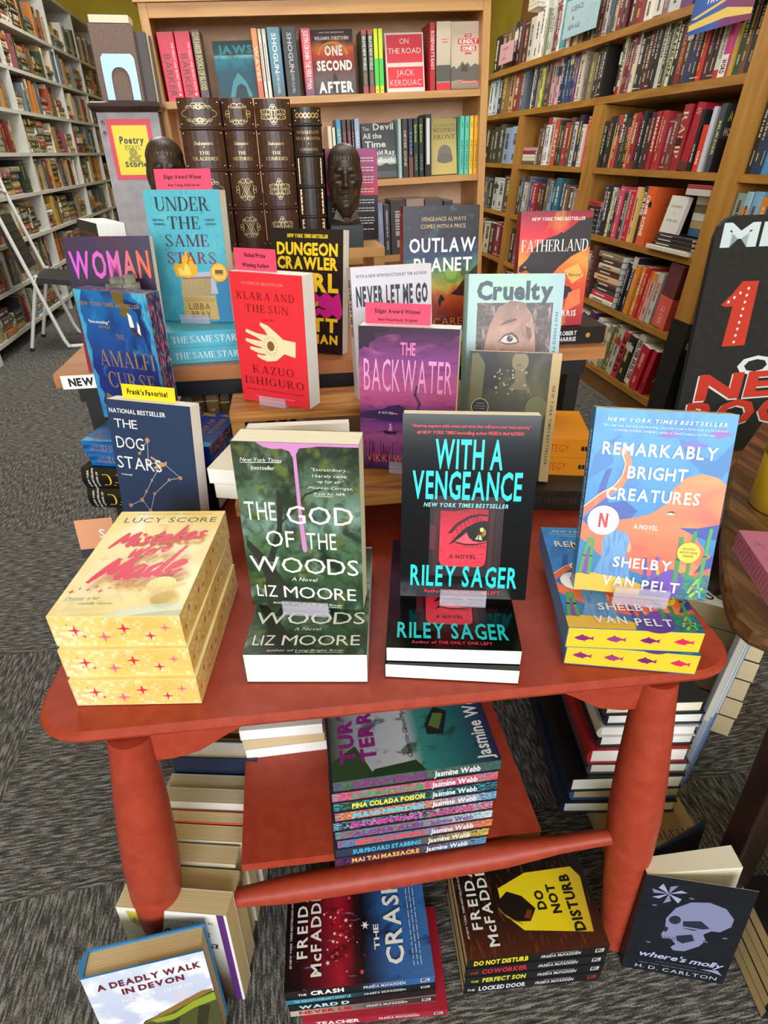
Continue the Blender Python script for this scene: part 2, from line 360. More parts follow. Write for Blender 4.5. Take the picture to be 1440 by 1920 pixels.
mb = MB(); mb.box(-CW - 0.012, -0.012, 1.5, CW + 0.012, 0.245, 1.53, PINE); mb.build('top_board', t, bevel=0.004)
mb = MB(); mb.box(-CW + 0.029, 0.0, 1.46, CW - 0.029, 0.018, 1.499, PINE); mb.build('top_rail', t, bevel=0.002)
mb = MB(); mb.box(-CW + 0.002, 0.24, 0.03, CW - 0.002, 0.248, 1.499, PLY); mb.build('back_panel', t)

# ---------------------------------------------------------------- narrow grey cabinet end with the poster
GREY = speckle('grey_paint', '#9d97a3', '#b0aab4', 22, 0.5, bmp=0.05)
DKW = wood('dark_trim', [(0.3, '#2e2220'), (0.7, '#4a3833')], (2, 10, 10), 0.3)
MG = TR(-0.435, 2.52, 0)
t = thing('grey_cabinet', 'narrow grey painted shelf end with dark moulded top beside the pine bookcase', 'cabinet', MG)
mb = MB(); mb.box(-0.098, 0, 0, 0.10, 0.02, 1.172, GREY); mb.build('end_panel', t, bevel=0.002)
mb = MB(); mb.box(-0.095, 0.021, 0, 0.100, 0.115, 1.17, wood('dark_case', [(0.3, '#3a2920'), (0.7, '#543b2c')], (10, 10, 1), 0.4)); mb.build('body', t)
mb = MB(); mb.rings([[(x, y, z) for x, y in ((-0.112 - e, -0.015 - e), (0.110 + e, -0.015 - e), (0.110 + e, 0.118), (-0.112 - e, 0.118))] for e, z in ((-0.008, 1.173), (0.0, 1.178), (0.004, 1.188), (0.0, 1.198), (-0.006, 1.202))], DKW, smooth=False); mb.build('top_board', t)
for z in (1.145, 1.115):
    mb = MB(); mb.tube([(-0.083, 0.0, z), (-0.083, -0.005, z)], 0.0075, '#8c8a86', 12); mb.tube([(-0.083, -0.0052, z), (-0.083, -0.006, z)], 0.004, '#3a3a3a', 10); mb.build('screw_cap', t)
# ================================================================ books: builders
def draw(mb, P, W, H, items, base=0.0001, step=0.000025):
    """flat print on a surface: P(a, b, lift); items in fractions of W x H"""
    for i, it in enumerate(items):
        lift = base + step * i; k = it[0]; c = it[1]
        if isinstance(c, str): c = mat(c, 0.38)
        Q = lambda a, b: P(a, b, lift)
        if k == 'r':
            u0, v0, u1, v1 = it[2:6]
            mb.poly([Q(u0 * W, v0 * H), Q(u1 * W, v0 * H), Q(u1 * W, v1 * H), Q(u0 * W, v1 * H)], c, [(0, 0), (1, 0), (1, 1), (0, 1)])
        elif k == 'p':
            p = it[2]; us = [q[0] for q in p]; vs = [q[1] for q in p]; a0, a1, b0, b1 = min(us), max(us), min(vs), max(vs)
            mb.poly([Q(u * W, v * H) for u, v in p], c, [((u - a0) / (a1 - a0 + 1e-6), (v - b0) / (b1 - b0 + 1e-6)) for u, v in p])
        elif k == 'e':
            cu, cv, ru, rv = it[2:6]; a0, a1 = (it[6], it[7]) if len(it) > 6 else (0, 360); n = 28
            mb.poly([Q(cu * W + ru * W * math.cos(R(a0 + (a1 - a0) * j / n)), cv * H + rv * W * math.sin(R(a0 + (a1 - a0) * j / n))) for j in range(n if a1 - a0 >= 360 else n + 1)], c,
                    [(0.5 + 0.5 * math.cos(R(a0 + (a1 - a0) * j / n)), 0.5 + 0.5 * math.sin(R(a0 + (a1 - a0) * j / n))) for j in range(n if a1 - a0 >= 360 else n + 1)])
        elif k == 'l':
            w = it[2]; p = [Vector((u * W, v * H)) for u, v in it[3]]
            for a, b in zip(p, p[1:]):
                d = (b - a)
                if d.length < 1e-6: continue
                n = Vector((-d.y, d.x)).normalized() * w / 2; e = d.normalized() * w * 0.25
                mb.poly([Q(*(a - e - n)), Q(*(b + e - n)), Q(*(b + e + n)), Q(*(a - e + n))], c)
        elif k == 's':
            cu, cv, r, n, inner = it[2:7]
            pts = [(cu * W + (r if j % 2 == 0 else r * inner) * math.sin(math.pi * j / n), cv * H + (r if j % 2 == 0 else r * inner) * math.cos(math.pi * j / n)) for j in range(2 * n)]
            mb.poly([Q(*p) for p in pts], c)
        elif k == 't':
            txt, cu, cv, wd, ht = it[2:7]; o = it[7] if len(it) > 7 else {}
            text(mb, Q, txt, cu * W, cv * H, wd * W, ht * H, c, o.get('st', 'b'), o.get('gap', 0.07), o.get('sl', 0.0), o.get('rot', 0.0))
def words_lines(col, u0, u1, vs, h, seed=1):
    """lines of print too small to read: rows of short dashes"""
    r = random.Random(seed); out = []
    for v in vs:
        u = u0
        while u < u1 - 0.02:
            w = r.uniform(0.03, 0.09); e = min(u + w, u1)
            out.append(('r', col, u, v - h / 2, e, v + h / 2)); u = e + 0.014
    return out

def book(name, label, M, W, H, T, col, paper, front=(), spine=(), group=None, hard=False, bg=None, back=(), bottom=(), top=(), fore=(), spine_bg=None, edge_bg=None, cat='book', rough=0.35, ribbon=None):
    """upright book, front cover facing -y, spine at -x, foot at z=0; thing > cover, page_block"""
    t = thing(name, label, cat, M, group)
    c = 0.0024 if hard else 0.0007; o = 0.003 if hard else 0.0002
    cm = mat(col, rough) if isinstance(col, str) else col
    mb = MB()
    mb.box(-W / 2, 0, 0, W / 2, c, H, cm, fm={'y': bg or cm}); mb.box(-W / 2, T - c, 0, W / 2, T, H, cm)
    if hard:   # rounded spine and the two hinge grooves
        sm = spine_bg or cm; n = 6
        prof = [(-W / 2 - 0.006 * math.sin(math.pi * j / n), T * j / n) for j in range(n + 1)]
        for j in range(n):
            a, b = prof[j], prof[j + 1]
            mb.poly([(b[0], b[1], 0), (a[0], a[1], 0), (a[0], a[1], H), (b[0], b[1], H)], sm, smooth=True)
        mb.poly([(x, y, H) for x, y in prof] , cm); mb.poly([(x, y, 0) for x, y in reversed(prof)], cm)
        mb.box(-W / 2, c, 0, -W / 2 + c, T - c, H, cm)
        SP = lambda a, b, l: (-W / 2 - 0.006 * math.sin(math.pi * min(max((T / 2 - b) / T, 0), 1)) - l - 0.0003, T / 2 - b, H - a)
        SH = lambda a, b, l: (-W / 2 - 0.006 * math.sin(math.pi * min(max((T - a) / T, 0), 1)) - l - 0.0003, T - a, b)
    else:
        mb.box(-W / 2, c, 0, -W / 2 + c, T - c, H, cm, fm={'x': spine_bg or cm})
        SP = lambda a, b, l: (-W / 2 - l, T / 2 - b, H - a)
        SH = lambda a, b, l: (-W / 2 - l, T - a, b)
    draw(mb, lambda a, b, l: (a - W / 2, -l, b), W, H, front)
    draw(mb, lambda a, b, l: (W / 2 - a, T + l, b), W, H, back)
    draw(mb, lambda a, b, l: SP(a, b - T / 2, l), H, T, [i for i in spine if i[0] != 'H'])
    for i in spine:
        if i[0] == 'H': draw(mb, SH, T, H, i[1])
    mb.build('cover', t)
    mb = MB(); pm = {'w': PAPER, 'c': CREAM, 't': TAN, 'o': OLDP}.get(paper, paper)
    x0, x1, z0, z1 = -W / 2 + c + 0.0002, W / 2 - o, o, H - o
    if edge_bg: mb.box(x0, c + 0.0002, z0, x1, T - c - 0.0002, z1, edge_bg)
    else: mb.pages(x0, c + 0.0002, z0, x1, T - c - 0.0002, z1, pm)
    draw(mb, lambda a, b, l: (a - W / 2, T - b, z0 - l), W, T, bottom)
    draw(mb, lambda a, b, l: (a - W / 2, b, z1 + l), W, T, top)
    draw(mb, lambda a, b, l: (x1 + l, T - b, a), H, T, fore)
    mb.build('page_block', t)
    return t
def flat(x, y, z, yaw, T):
    """pose of a book lying face up, its foot edge towards the viewer; (x, y) = middle of that foot edge, z = underside"""
    return TR(x, y, z + T) @ RZ(yaw) @ RX(-90)
def flat_spine(x, y, z, yaw, W, T):
    """lying face up with the spine towards the viewer; (x, y) = the spine's end at the foot (viewer's right end)"""
    return TR(x, y, z + T) @ RZ(yaw + 90) @ TR(W / 2, 0, 0) @ RX(-90)

CLEAR = None
def clear_mat():
    m, nt, b = nodes('clear_acrylic', 0.04, 0.5)
    b.inputs['Base Color'].default_value = lin('#e4e1f4'); b.inputs['Alpha'].default_value = 0.24
    return m
CLEAR = clear_mat()
def stand(label, x, y, z, yaw, w=0.055, lip=0.02, lean=8):
    """clear acrylic easel: base plate under the book, lip in front of it, rest behind"""
    t = thing('book_stand', label, 'stand', pose(x, y, z, yaw), 'clear book stands')
    mb = MB(); mb.box(-w / 2, -0.012, 0.0003, w / 2, -0.0095, lip, CLEAR); tag(mb.build('lip', t, bevel=0.0008))
    mb = MB(); mb.box(-w / 2, -0.0094, 0.0003, w / 2, -0.0012, 0.0022, CLEAR); mb.box(-w / 2, -0.0094, lip * 0.45, w / 2, -0.0072, lip * 0.45 + 0.002, CLEAR); mb.build('base_plate', t)
    return t

# names of colours for the labels of the many shelf books
CN = {'black': '1c1b1d', 'charcoal': '3a3a3e', 'grey': '7d7c7a', 'silver grey': 'b5b3ae', 'white': 'ecebe6', 'cream': 'ddd2b4', 'tan': 'b79a6c', 'brown': '6b452c', 'dark brown': '3f2a20', 'maroon': '5e1f24', 'red': 'b8242c', 'coral': 'e2604f', 'pink': 'd9768f', 'orange': 'd9762c', 'yellow': 'dfc03a', 'olive': '6f6b3a', 'green': '3d7a45', 'dark green': '23412f', 'lime': '9bc53d', 'teal': '2d7f86', 'turquoise': '58c4b8', 'sky blue': '7fb4d8', 'blue': '2f5fa8', 'navy': '1d2a4d', 'purple': '5d3a78', 'lavender': '9a93c8'}
def cname(h):
    a = [int(h.lstrip('#')[i:i + 2], 16) for i in (0, 2, 4)]
    return min(CN, key=lambda k: sum((x - int(CN[k][i * 2:i * 2 + 2], 16)) ** 2 for i, x in enumerate(a)))
ORD = 'first second third fourth fifth sixth seventh eighth ninth tenth eleventh twelfth thirteenth fourteenth fifteenth sixteenth seventeenth eighteenth nineteenth twentieth twenty-first twenty-second twenty-third twenty-fourth twenty-fifth twenty-sixth twenty-seventh twenty-eighth twenty-ninth thirtieth thirty-first thirty-second thirty-third thirty-fourth thirty-fifth thirty-sixth thirty-seventh thirty-eighth thirty-ninth fortieth'.split()
def sbook(name, label, M, W, H, T, col, paper='c', spine=(), group=None, hard=False, front=(), cat='book', rough=0.42, bg=None):
    """shelf book as one mesh: spine at x=0 facing -x, front cover at y=0, foot at z=0"""
    mb = MB(); cm = mat(col, rough) if isinstance(col, str) else col
    pm = {'w': PAPER, 'c': CREAM, 't': TAN, 'o': OLDP}[paper]
    k = min(0.006, T * 0.28) if hard else min(0.0015, T * 0.15)
    o = 0.003 if hard else 0.0004
    prof = [(k, 0), (k * 0.25, T * 0.12), (0, T * 0.32), (0, T * 0.68), (k * 0.25, T * 0.88), (k, T)] if hard else [(k, 0), (0, k), (0, T - k), (k, T)]
    for a, b in zip(prof, prof[1:]):
        mb.poly([(b[0], b[1], 0), (a[0], a[1], 0), (a[0], a[1], H), (b[0], b[1], H)], cm, smooth=hard)
    mb.poly([(k, 0, 0), (W, 0, 0), (W, 0, H), (k, 0, H)], bg or cm); mb.poly([(W, T, 0), (k, T, 0), (k, T, H), (W, T, H)], cm)
    mb.pages(k + 0.0005, 0.0012, o, W - o, T - 0.0012, H - o, pm)
    c = 0.002 if hard else 0.001
    for y0, y1 in ((0, c), (T - c, T)):
        mb.poly([(k, y0, H), (W, y0, H), (W, y1, H), (k, y1, H)], cm); mb.poly([(k, y1, 0), (W, y1, 0), (W, y0, 0), (k, y0, 0)], cm)
        mb.poly([(W, y0, 0), (W, y1, 0), (W, y1, H), (W, y0, H)], cm)
    draw(mb, lambda a, b, l: (-l, T - b, H - a), H, T, spine)
    draw(mb, lambda a, b, l: (a, -l, b), W, H, front)
    ob = mb.build(name, None, M)
    return tag(ob, label, cat, group)
def spine_print(r, H, T, ink, ink2=None, style=0):
    """bands and rows of dashes standing for small spine print"""
    it = []
    if style in (1, 3): it += [('r', ink, 0.05, 0.04, 0.065, 0.96), ('r', ink, 0.93, 0.04, 0.945, 0.96)]
    if style == 2: it += [('r', ink2 or ink, 0.0, 0.0, r.uniform(0.12, 0.3), 1.0)]
    if style == 4: it += [('r', ink2 or ink, r.uniform(0.15, 0.25), 0.02, r.uniform(0.32, 0.42), 0.98)]
    a = r.uniform(0.1, 0.2); e = r.uniform(0.5, 0.66); lo = r.uniform(0.3, 0.38); hi = r.uniform(0.6, 0.7)
    while a < e:
        w = r.uniform(0.012, 0.03); it.append(('r', ink, a, lo, min(a + w, e), hi)); a += w + r.choice((0.006, 0.006, 0.02))
    a = r.uniform(0.7, 0.74); e = r.uniform(0.82, 0.9)
    while a < e:
        w = r.uniform(0.01, 0.02); it.append(('r', ink, a, 0.38, min(a + w, e), 0.6)); a += w + 0.006
    return it
# ================================================================ furniture of the display
RED = speckle('red_paint', '#9a3826', '#a6402c', 60, 0.42, bmp=0.04, spec=0.35)
def rrect(cx, cy, w, d, yaw, rad, n=7):
    pts = []
    for sx, sy, a0 in ((1, 1, 0), (-1, 1, 90), (-1, -1, 180), (1, -1, 270)):
        for j in range(n + 1):
            a = R(a0 + 90 * j / n); pts.append((sx * (w / 2 - rad) + rad * math.cos(a), sy * (d / 2 - rad) + rad * math.sin(a)))
    c, s = math.cos(R(yaw)), math.sin(R(yaw))
    return [(cx + x * c - y * s, cy + x * s + y * c) for x, y in pts]
TZ = 0.535
def slab_rings(pts_fn, zs):
    return [[(x, y, z) for x, y in pts_fn(e)] for e, z in zs]
tb = thing('side_table', 'red painted wooden side table with turned legs holding the front row of books', 'table', TR(0, 0, 0))
RT = dict(cx=0.112, cy=0.722, w=0.80, d=0.565, yaw=-3.2)
mb = MB(); mb.rings(slab_rings(lambda e: rrect(RT['cx'], RT['cy'], RT['w'] - 2 * e, RT['d'] - 2 * e, RT['yaw'], 0.055), [(0.012, TZ - 0.016), (0.002, TZ - 0.013), (0.0, TZ - 0.008), (0.0015, TZ - 0.003), (0.005, TZ)]), RED, smooth=False); mb.build('table_top', tb)
LEGS = [((-0.200, 0.470), (-0.255, 0.462)), ((0.398, 0.442), (0.418, 0.388)), ((-0.17, 0.93), (-0.21, 0.965)), ((0.43, 0.89), (0.47, 0.925))]
def leg_path(a, b):
    zs = [0.0, 0.06, 0.14, 0.20, 0.235, 0.238, 0.242, 0.29, 0.36, 0.43, 0.50, TZ - 0.017]
    rs = [0.021, 0.023, 0.027, 0.0305, 0.0325, 0.0315, 0.0325, 0.034, 0.032, 0.028, 0.024, 0.023]
    return [(b[0] + (a[0] - b[0]) * z / TZ, b[1] + (a[1] - b[1]) * z / TZ, z) for z in zs], rs
for a, b in LEGS:
    p, rs = leg_path(a, b); mb = MB(); mb.tube(p, rs, RED, 20); mb.build('leg', tb)
def at_leg(i, z):
    a, b = LEGS[i]; return (b[0] + (a[0] - b[0]) * z / TZ, b[1] + (a[1] - b[1]) * z / TZ, z)
def rod(i, j, z, z2, r, rm):
    a, b = Vector(at_leg(i, z)), Vector(at_leg(j, z2)); d = (b - a); u = d.normalized(); a = a + u * 0.029; b = b - u * 0.029; d = b - a
    mb = MB(); mb.tube([a + d * t for t in (0, 0.04, 0.12, 0.25, 0.5, 0.75, 0.88, 0.96, 1)], [r, r, r * 1.05, rm * 0.9, rm, rm * 0.9, r * 1.05, r, r], RED, 16); mb.build('stretcher', tb)
rod(0, 1, 0.168, 0.243, 0.011, 0.0195); rod(2, 3, 0.165, 0.165, 0.011, 0.0195)
mb = MB(); mb.prism([(-0.121, 0.468), (0.292, 0.442), (0.300, 0.905), (-0.115, 0.945)], 0.219, 0.235, RED); mb.build('lower_shelf', tb, bevel=0.003)
for i, (dx, dy) in enumerate(((0.075, -0.004), (-0.075, 0.004))):
    a = at_leg(i, TZ - 0.03); s = 1 if dx > 0 else -1; pts = [(0, 0), (0.0, -0.044), (0.02, -0.044), (0.05, -0.036), (0.085, -0.012), (0.105, 0)]
    mb = MB(); fr = [(a[0] + s * (0.02 + p[0]), a[1] - 0.006 - 0.06 * s * p[0], TZ - 0.0165 + p[1]) for p in pts]; bk = [(x, y + 0.014, z) for x, y, z in fr]
    mb.poly(fr, RED); mb.poly(list(reversed(bk)), RED)
    for k in range(6): mb.poly([fr[k], bk[k], bk[(k + 1) % 6], fr[(k + 1) % 6]], RED)
    mb.build('corner_bracket', tb)

CHERRY = wood('cherry_laminate', [(0.25, '#a4683e'), (0.5, '#b6784a'), (0.8, '#c68a5c')], (1, 14, 14), 0.38, nscale=2.5)
BLK = mat('#17181b', 0.45)
PZ = 0.727
nt_ = thing('display_table', 'tall cherry wood display table on black metal frame behind the red table', 'table', TR(0, 0, 0))
PA, PB = (-0.393, 1.085), (0.612, 1.052)
def plat(x, y): # along the front edge, back
    u = Vector((PB[0] - PA[0], PB[1] - PA[1])).normalized(); v = Vector((-u.y, u.x)); p = Vector(PA) + u * x + v * y; return (p.x, p.y)
PL = (Vector(PB) - Vector(PA)).length
mb = MB(); mb.prism([plat(0, 0), plat(PL, 0), plat(PL, 0.62), plat(0, 0.62)], PZ - 0.024, PZ, CHERRY); mb.build('table_top', nt_, bevel=0.002)
for x, y in ((0.05, 0.03), (PL - 0.05, 0.03), (0.05, 0.58), (PL - 0.05, 0.58)):
    px, py = plat(x, y); mb = MB(); mb.box(px - 0.014, py - 0.014, 0, px + 0.014, py + 0.014, PZ - 0.056, BLK); mb.build('leg', nt_)
mb = MB(); mb.prism([plat(0.03, 0.012), plat(PL - 0.03, 0.012), plat(PL - 0.03, 0.6), plat(0.03, 0.6)], PZ - 0.055, PZ - 0.0245, BLK); mb.build('frame', nt_)
mb = MB(); mb.prism([plat(0.066, 0.05), plat(PL - 0.066, 0.05), plat(PL - 0.066, 0.6), plat(0.066, 0.6)], 0.44, 0.46, CHERRY); mb.build('middle_shelf', nt_)
mb = MB(); mb.prism([plat(0.066, 0.05), plat(PL - 0.066, 0.05), plat(PL - 0.066, 0.6), plat(0.066, 0.6)], 0.14, 0.16, CHERRY); mb.build('lower_shelf', nt_)
# strip label on the front edge
u = Vector((PB[0] - PA[0], PB[1] - PA[1], 0)).normalized()
t = thing('shelf_label', 'white strip label with black capitals on the front edge of cherry table', 'label', TR(PA[0] + u.x * 0.012, PA[1] + u.y * 0.012 - 0.0015, PZ - 0.026) @ RZ(math.degrees(math.atan2(u.y, u.x))))
mb = MB(); mb.box(0, -0.0012, 0, 0.165, -0.0002, 0.024, '#f1f1f4'); mb.build('strip', t)
mb = MB(); draw(mb, lambda a, b, l: (a, -0.0012 - l, b), 0.165, 0.024, [('t', '#15151a', 'NEW BOOKS', 0.40, 0.5, 0.66, 0.54, {'st': 'k'})]); mb.build('printed_words', t)

ACAC = wood('acacia', [(0.30, '#7c4e28'), (0.45, '#a06a36'), (0.55, '#b9803f'), (0.7, '#c99250'), (0.85, '#8f5c2e')], (1.3, 16, 16), 0.36, nscale=2.0, dist=2.0)
rs_ = thing('riser', 'two-tier acacia wood step riser standing on the red table', 'riser', TR(-0.10, 0.765, TZ) @ RZ(-1.5))
mb = MB(); mb.box(0.012, 0.0, 0.064, 0.370, 0.18, 0.083, ACAC); mb.build('lower_step', rs_, bevel=0.003)
mb = MB(); mb.box(0.0, 0.185, 0.134, 0.360, 0.278, 0.152, ACAC); mb.build('upper_step', rs_, bevel=0.003)
for x in (0.0, 0.335):
    for y in (0.19, 0.252):
        x2 = x + 0.03 if (y > 0.2 and x == 0) else x; mb = MB(); mb.box(x2, y, 0.0, x2 + 0.022, y + 0.02, 0.1335, ACAC); mb.build('leg', rs_, bevel=0.002)
    mb = MB(); mb.box(x + 0.014, 0.03, 0.0, x + 0.032, 0.165, 0.0635, ACAC); mb.build('foot', rs_)
t = thing('riser', 'small pale wooden riser under the leather volumes and bronze heads', 'riser', TR(-0.26, 1.462, PZ))
mb = MB(); mb.box(0, 0, 0.116, 0.515, 0.19, 0.136, PINE); mb.build('top_board', t, bevel=0.002)
for x in (0, 0.49):
    mb = MB(); mb.box(x, 0.004, 0, x + 0.025, 0.186, 0.1155, PINEV); mb.build('side_panel', t, bevel=0.002)

# ================================================================ front row on the red table
G1 = 'yellow starred paperbacks stacked on the red table'
YTOP = art('cover_yellow_sky', [(0, '#f2dd96'), (0.35, '#faf0c2'), (0.7, '#f8e7a6'), (1, '#f3dc8a')], 1, [('#f0cf6e', 2.2, 0.5, 0.7, 1, 1.5, 0.8), ('#fbf6dc', 3.0, 0.55, 0.75, 1, 1, 0.9)])
def glitter():
    m, nt, b = nodes('edge_gold_mosaic', 0.6, 0.2)
    t = N(nt, 'ShaderNodeTexCoord'); vo = N(nt, 'ShaderNodeTexVoronoi'); vo.inputs['Scale'].default_value = 260; vo.inputs['Randomness'].default_value = 0.0
    nt.links.new(t.outputs['Object'], vo.inputs[0]); s = N(nt, 'ShaderNodeSeparateColor')
    wn = N(nt, 'ShaderNodeTexWhiteNoise'); nt.links.new(vo.outputs['Position'], wn.inputs[0])
    big = noise(nt, t.outputs['Object'], 14, 3)
    a = ramp(nt, [(0.35, '#e9b862'), (0.55, '#f1cb7c'), (0.7, '#efc08a')], big)
    k = N(nt, 'ShaderNodeMath', operation='MULTIPLY'); nt.links.new(wn.outputs[0], k.inputs[0]); nt.links.new(big, k.inputs[1])
    mr = N(nt, 'ShaderNodeMapRange'); mr.inputs[1].default_value = 0.28; mr.inputs[2].default_value = 0.5; mr.inputs[4].default_value = 0.75; nt.links.new(k.outputs[0], mr.inputs[0])
    nt.links.new(mixc(nt, mr.outputs[0], a, '#fbe8c4'), b.inputs['Base Color']); return m
GOLDE = glitter()
ball = art('mirror_ball_gold', [(0, '#c99a28'), (0.5, '#f0d058'), (1, '#fbeb9a')], 1, [('#fff6c8', 24, 0.5, 0.6, 1, 1, 0.9), ('#b98a1e', 20, 0.55, 0.62, 1, 1, 0.7)])
BRUSH = {'M': [[(0, 0), (0.14, 0.5), (0.26, 1.0)], [(0.26, 1.0), (0.40, 0.42), (0.46, 0.30)], [(0.46, 0.30), (0.66, 0.72), (0.82, 1.0)], [(0.82, 1.0), (0.84, 0.5), (0.80, 0.12), (0.86, 0.0)]],
 'W': [[(0.02, 0.95), (0.10, 0.4), (0.16, 0.05)], [(0.16, 0.05), (0.36, 0.6), (0.46, 0.85)], [(0.46, 0.85), (0.46, 0.4), (0.52, 0.05)], [(0.52, 0.05), (0.72, 0.55), (0.92, 1.05)]],
 'i': [[(0.12, 0.55), (0.08, 0.2), (0.14, 0.04), (0.3, 0.12)], [(0.17, 0.76), (0.20, 0.82)]], 's': [[(0.42, 0.52), (0.28, 0.6), (0.16, 0.5), (0.24, 0.36), (0.34, 0.24), (0.26, 0.06), (0.08, 0.08), (0.0, 0.14)]],
 't': [[(0.26, 0.95), (0.16, 0.5), (0.14, 0.16), (0.24, 0.03), (0.38, 0.14)], [(0.0, 0.58), (0.2, 0.62), (0.46, 0.68)]], 'a': [[(0.44, 0.52), (0.28, 0.6), (0.08, 0.42), (0.06, 0.14), (0.18, 0.02), (0.34, 0.2), (0.44, 0.52)], [(0.44, 0.52), (0.40, 0.2), (0.48, 0.02), (0.60, 0.12)]],
 'k': [[(0.20, 1.2), (0.12, 0.6), (0.02, -0.06)], [(0.5, 0.6), (0.3, 0.42), (0.13, 0.34)], [(0.16, 0.36), (0.32, 0.16), (0.54, 0.02)]], 'e': [[(0.06, 0.26), (0.30, 0.36), (0.42, 0.5), (0.30, 0.6), (0.12, 0.48), (0.06, 0.2), (0.18, 0.02), (0.36, 0.06), (0.5, 0.18)]],
 'r': [[(0.10, 0.55), (0.08, 0.3), (0.04, 0.0)], [(0.08, 0.3), (0.22, 0.54), (0.40, 0.56)]], 'd': [[(0.40, 0.52), (0.26, 0.58), (0.06, 0.40), (0.06, 0.12), (0.18, 0.02), (0.36, 0.22), (0.44, 0.5)], [(0.60, 1.35), (0.48, 0.7), (0.40, 0.2), (0.48, 0.0), (0.6, 0.1)]]}
def brush(word, cu, cv, wd, ht, pen, col, rise=0.06, sl=0.28):
    adv = {'M': 0.98, 'W': 0.94, 'i': 0.30, 's': 0.48, 't': 0.46, 'a': 0.60, 'k': 0.58, 'e': 0.52, 'r': 0.44, 'd': 0.64}; L = sum(adv[c] for c in word); x = 0; out = []
    for n_, c in enumerate(word):
        for st in BRUSH[c]:
            pts = []
            for a, b in zip(st, st[1:]):
                pts += [(a[0] + (b[0] - a[0]) * q, a[1] + (b[1] - a[1]) * q) for q in (0, 0.34, 0.67)]
            pts.append(st[-1]); N_ = len(pts)
            q = [(cu + ((x + p[0] + sl * p[1]) / L - 0.5) * wd, cv + (p[1] - 0.5) * ht + ((x + p[0]) / L - 0.5) * rise) for p in pts]
            for j in range(N_ - 1):
                w_ = pen * (0.55 + 0.75 * math.sin(math.pi * (j + 0.7) / N_)) * (1.15 if c in 'MW' else 1.0)
                out.append(('l', col, w_, [q[j], q[j + 1]]))
        x += adv[c]
    return out
msk = '#e3274f'
mist_front = [('p', '#dfe6cf', [(0.4, 0.0), (1, 0.0), (1, 0.10), (0.75, 0.09), (0.55, 0.05)]), ('p', '#c3c9a6', [(0.6, 0), (1, 0), (1, 0.045), (0.8, 0.03)]),
  ('t', '#c9a24a', '#1 NEW YORK TIMES BESTSELLING AUTHOR', 0.53, 0.965, 0.72, 0.014, {'st': 's', 'gap': 0.12}), ('t', '#4a5a5a', 'LUCY SCORE', 0.52, 0.895, 0.86, 0.055, {'st': 's', 'gap': 0.12}),
  *brush('Mistakes', 0.52, 0.695, 0.80, 0.145, 0.0042, msk), *brush('Were', 0.52, 0.535, 0.34, 0.10, 0.0030, msk), *brush('Made', 0.53, 0.36, 0.70, 0.20, 0.0058, msk),
  ('l', '#5a4630', 0.0006, [(0.80, 0.31), (0.79, 0.26)]), ('e', ball, 0.79, 0.19, 0.115, 0.105),
  ('t', '#4a4630', 'Disaster is her', 0.24, 0.085, 0.26, 0.022, {'st': 's', 'sl': 0.3}), ('l', '#4a4630', 0.0005, [(0.10, 0.066), (0.25, 0.068)]), ('t', '#4a4630', 'middle name.', 0.36, 0.045, 0.26, 0.020, {'st': 's', 'sl': 0.3})]
for (u_, v_, r_, c_) in ((0.12, 0.135, 0.0045, msk), (0.17, 0.16, 0.003, '#c87a3a'), (0.24, 0.15, 0.0032, msk), (0.29, 0.175, 0.004, '#c87a3a'), (0.34, 0.14, 0.0045, '#d9586a'), (0.40, 0.165, 0.003, '#d9586a'), (0.45, 0.19, 0.005, '#c8763a'), (0.52, 0.18, 0.0025, '#c8763a'), (0.56, 0.22, 0.0045, '#c8763a'), (0.61, 0.20, 0.003, '#d9a03a'), (0.65, 0.14, 0.0035, '#d9a03a'), (0.60, 0.25, 0.0035, '#c8a05a'), (0.93, 0.27, 0.003, '#d9b04a'), (0.48, 0.86, 0.008, '#f0cf80'), (0.2, 0.42, 0.008, '#f0d68a')):
    mist_front.append(('s', c_, u_, v_, r_, 4, 0.3))
def edge_stars(long=False):
    it = []
    if not long:
        for u_, v_, r_, c_ in ((0.18, 0.52, 0.0075, '#dd2c58'), (0.24, 0.32, 0.0035, '#dd2c58'), (0.155, 0.36, 0.0018, '#c8483a'), (0.13, 0.72, 0.0015, '#c8483a'), (0.39, 0.30, 0.0075, '#e8628e'), (0.555, 0.58, 0.0075, '#d62850'), (0.53, 0.40, 0.0018, '#c8483a'), (0.745, 0.33, 0.0062, '#d62850'), (0.87, 0.60, 0.006, '#ea6f92'), (0.5, 0.78, 0.0013, '#c8483a')):
            it.append(('s', c_, u_, v_, r_, 4, 0.26))
    else:
        r = random.Random(5)
        for k in range(11): it.append(('s', r.choice(('#d93a5a', '#dd6a84', '#c9435a')), 0.05 + k * 0.085, r.uniform(0.3, 0.72), r.uniform(0.0028, 0.0058), 4, 0.28))
    return it
def mistakes(label, x, y, z, yaw, T, full):
    return book('paperback_book', label, flat(x, y, z, yaw, T), 0.135, 0.205, T, '#f0dca0', 'c', mist_front if full else (), (), G1, False, YTOP, bottom=edge_stars(), fore=edge_stars(True), edge_bg=GOLDE)
mistakes('yellow starred paperback with magenta brush title, topmost of its stack on the red table', -0.1945, 0.502, 0.6121, -9.9, 0.040, True)
mistakes('yellow starred paperback in the middle of its stack on the red table', -0.1925, 0.496, 0.5741, -9.0, 0.038, False)
mistakes('yellow starred paperback lowest in its stack on the red table', -0.1905, 0.490, 0.5361, -9.0, 0.038, False)

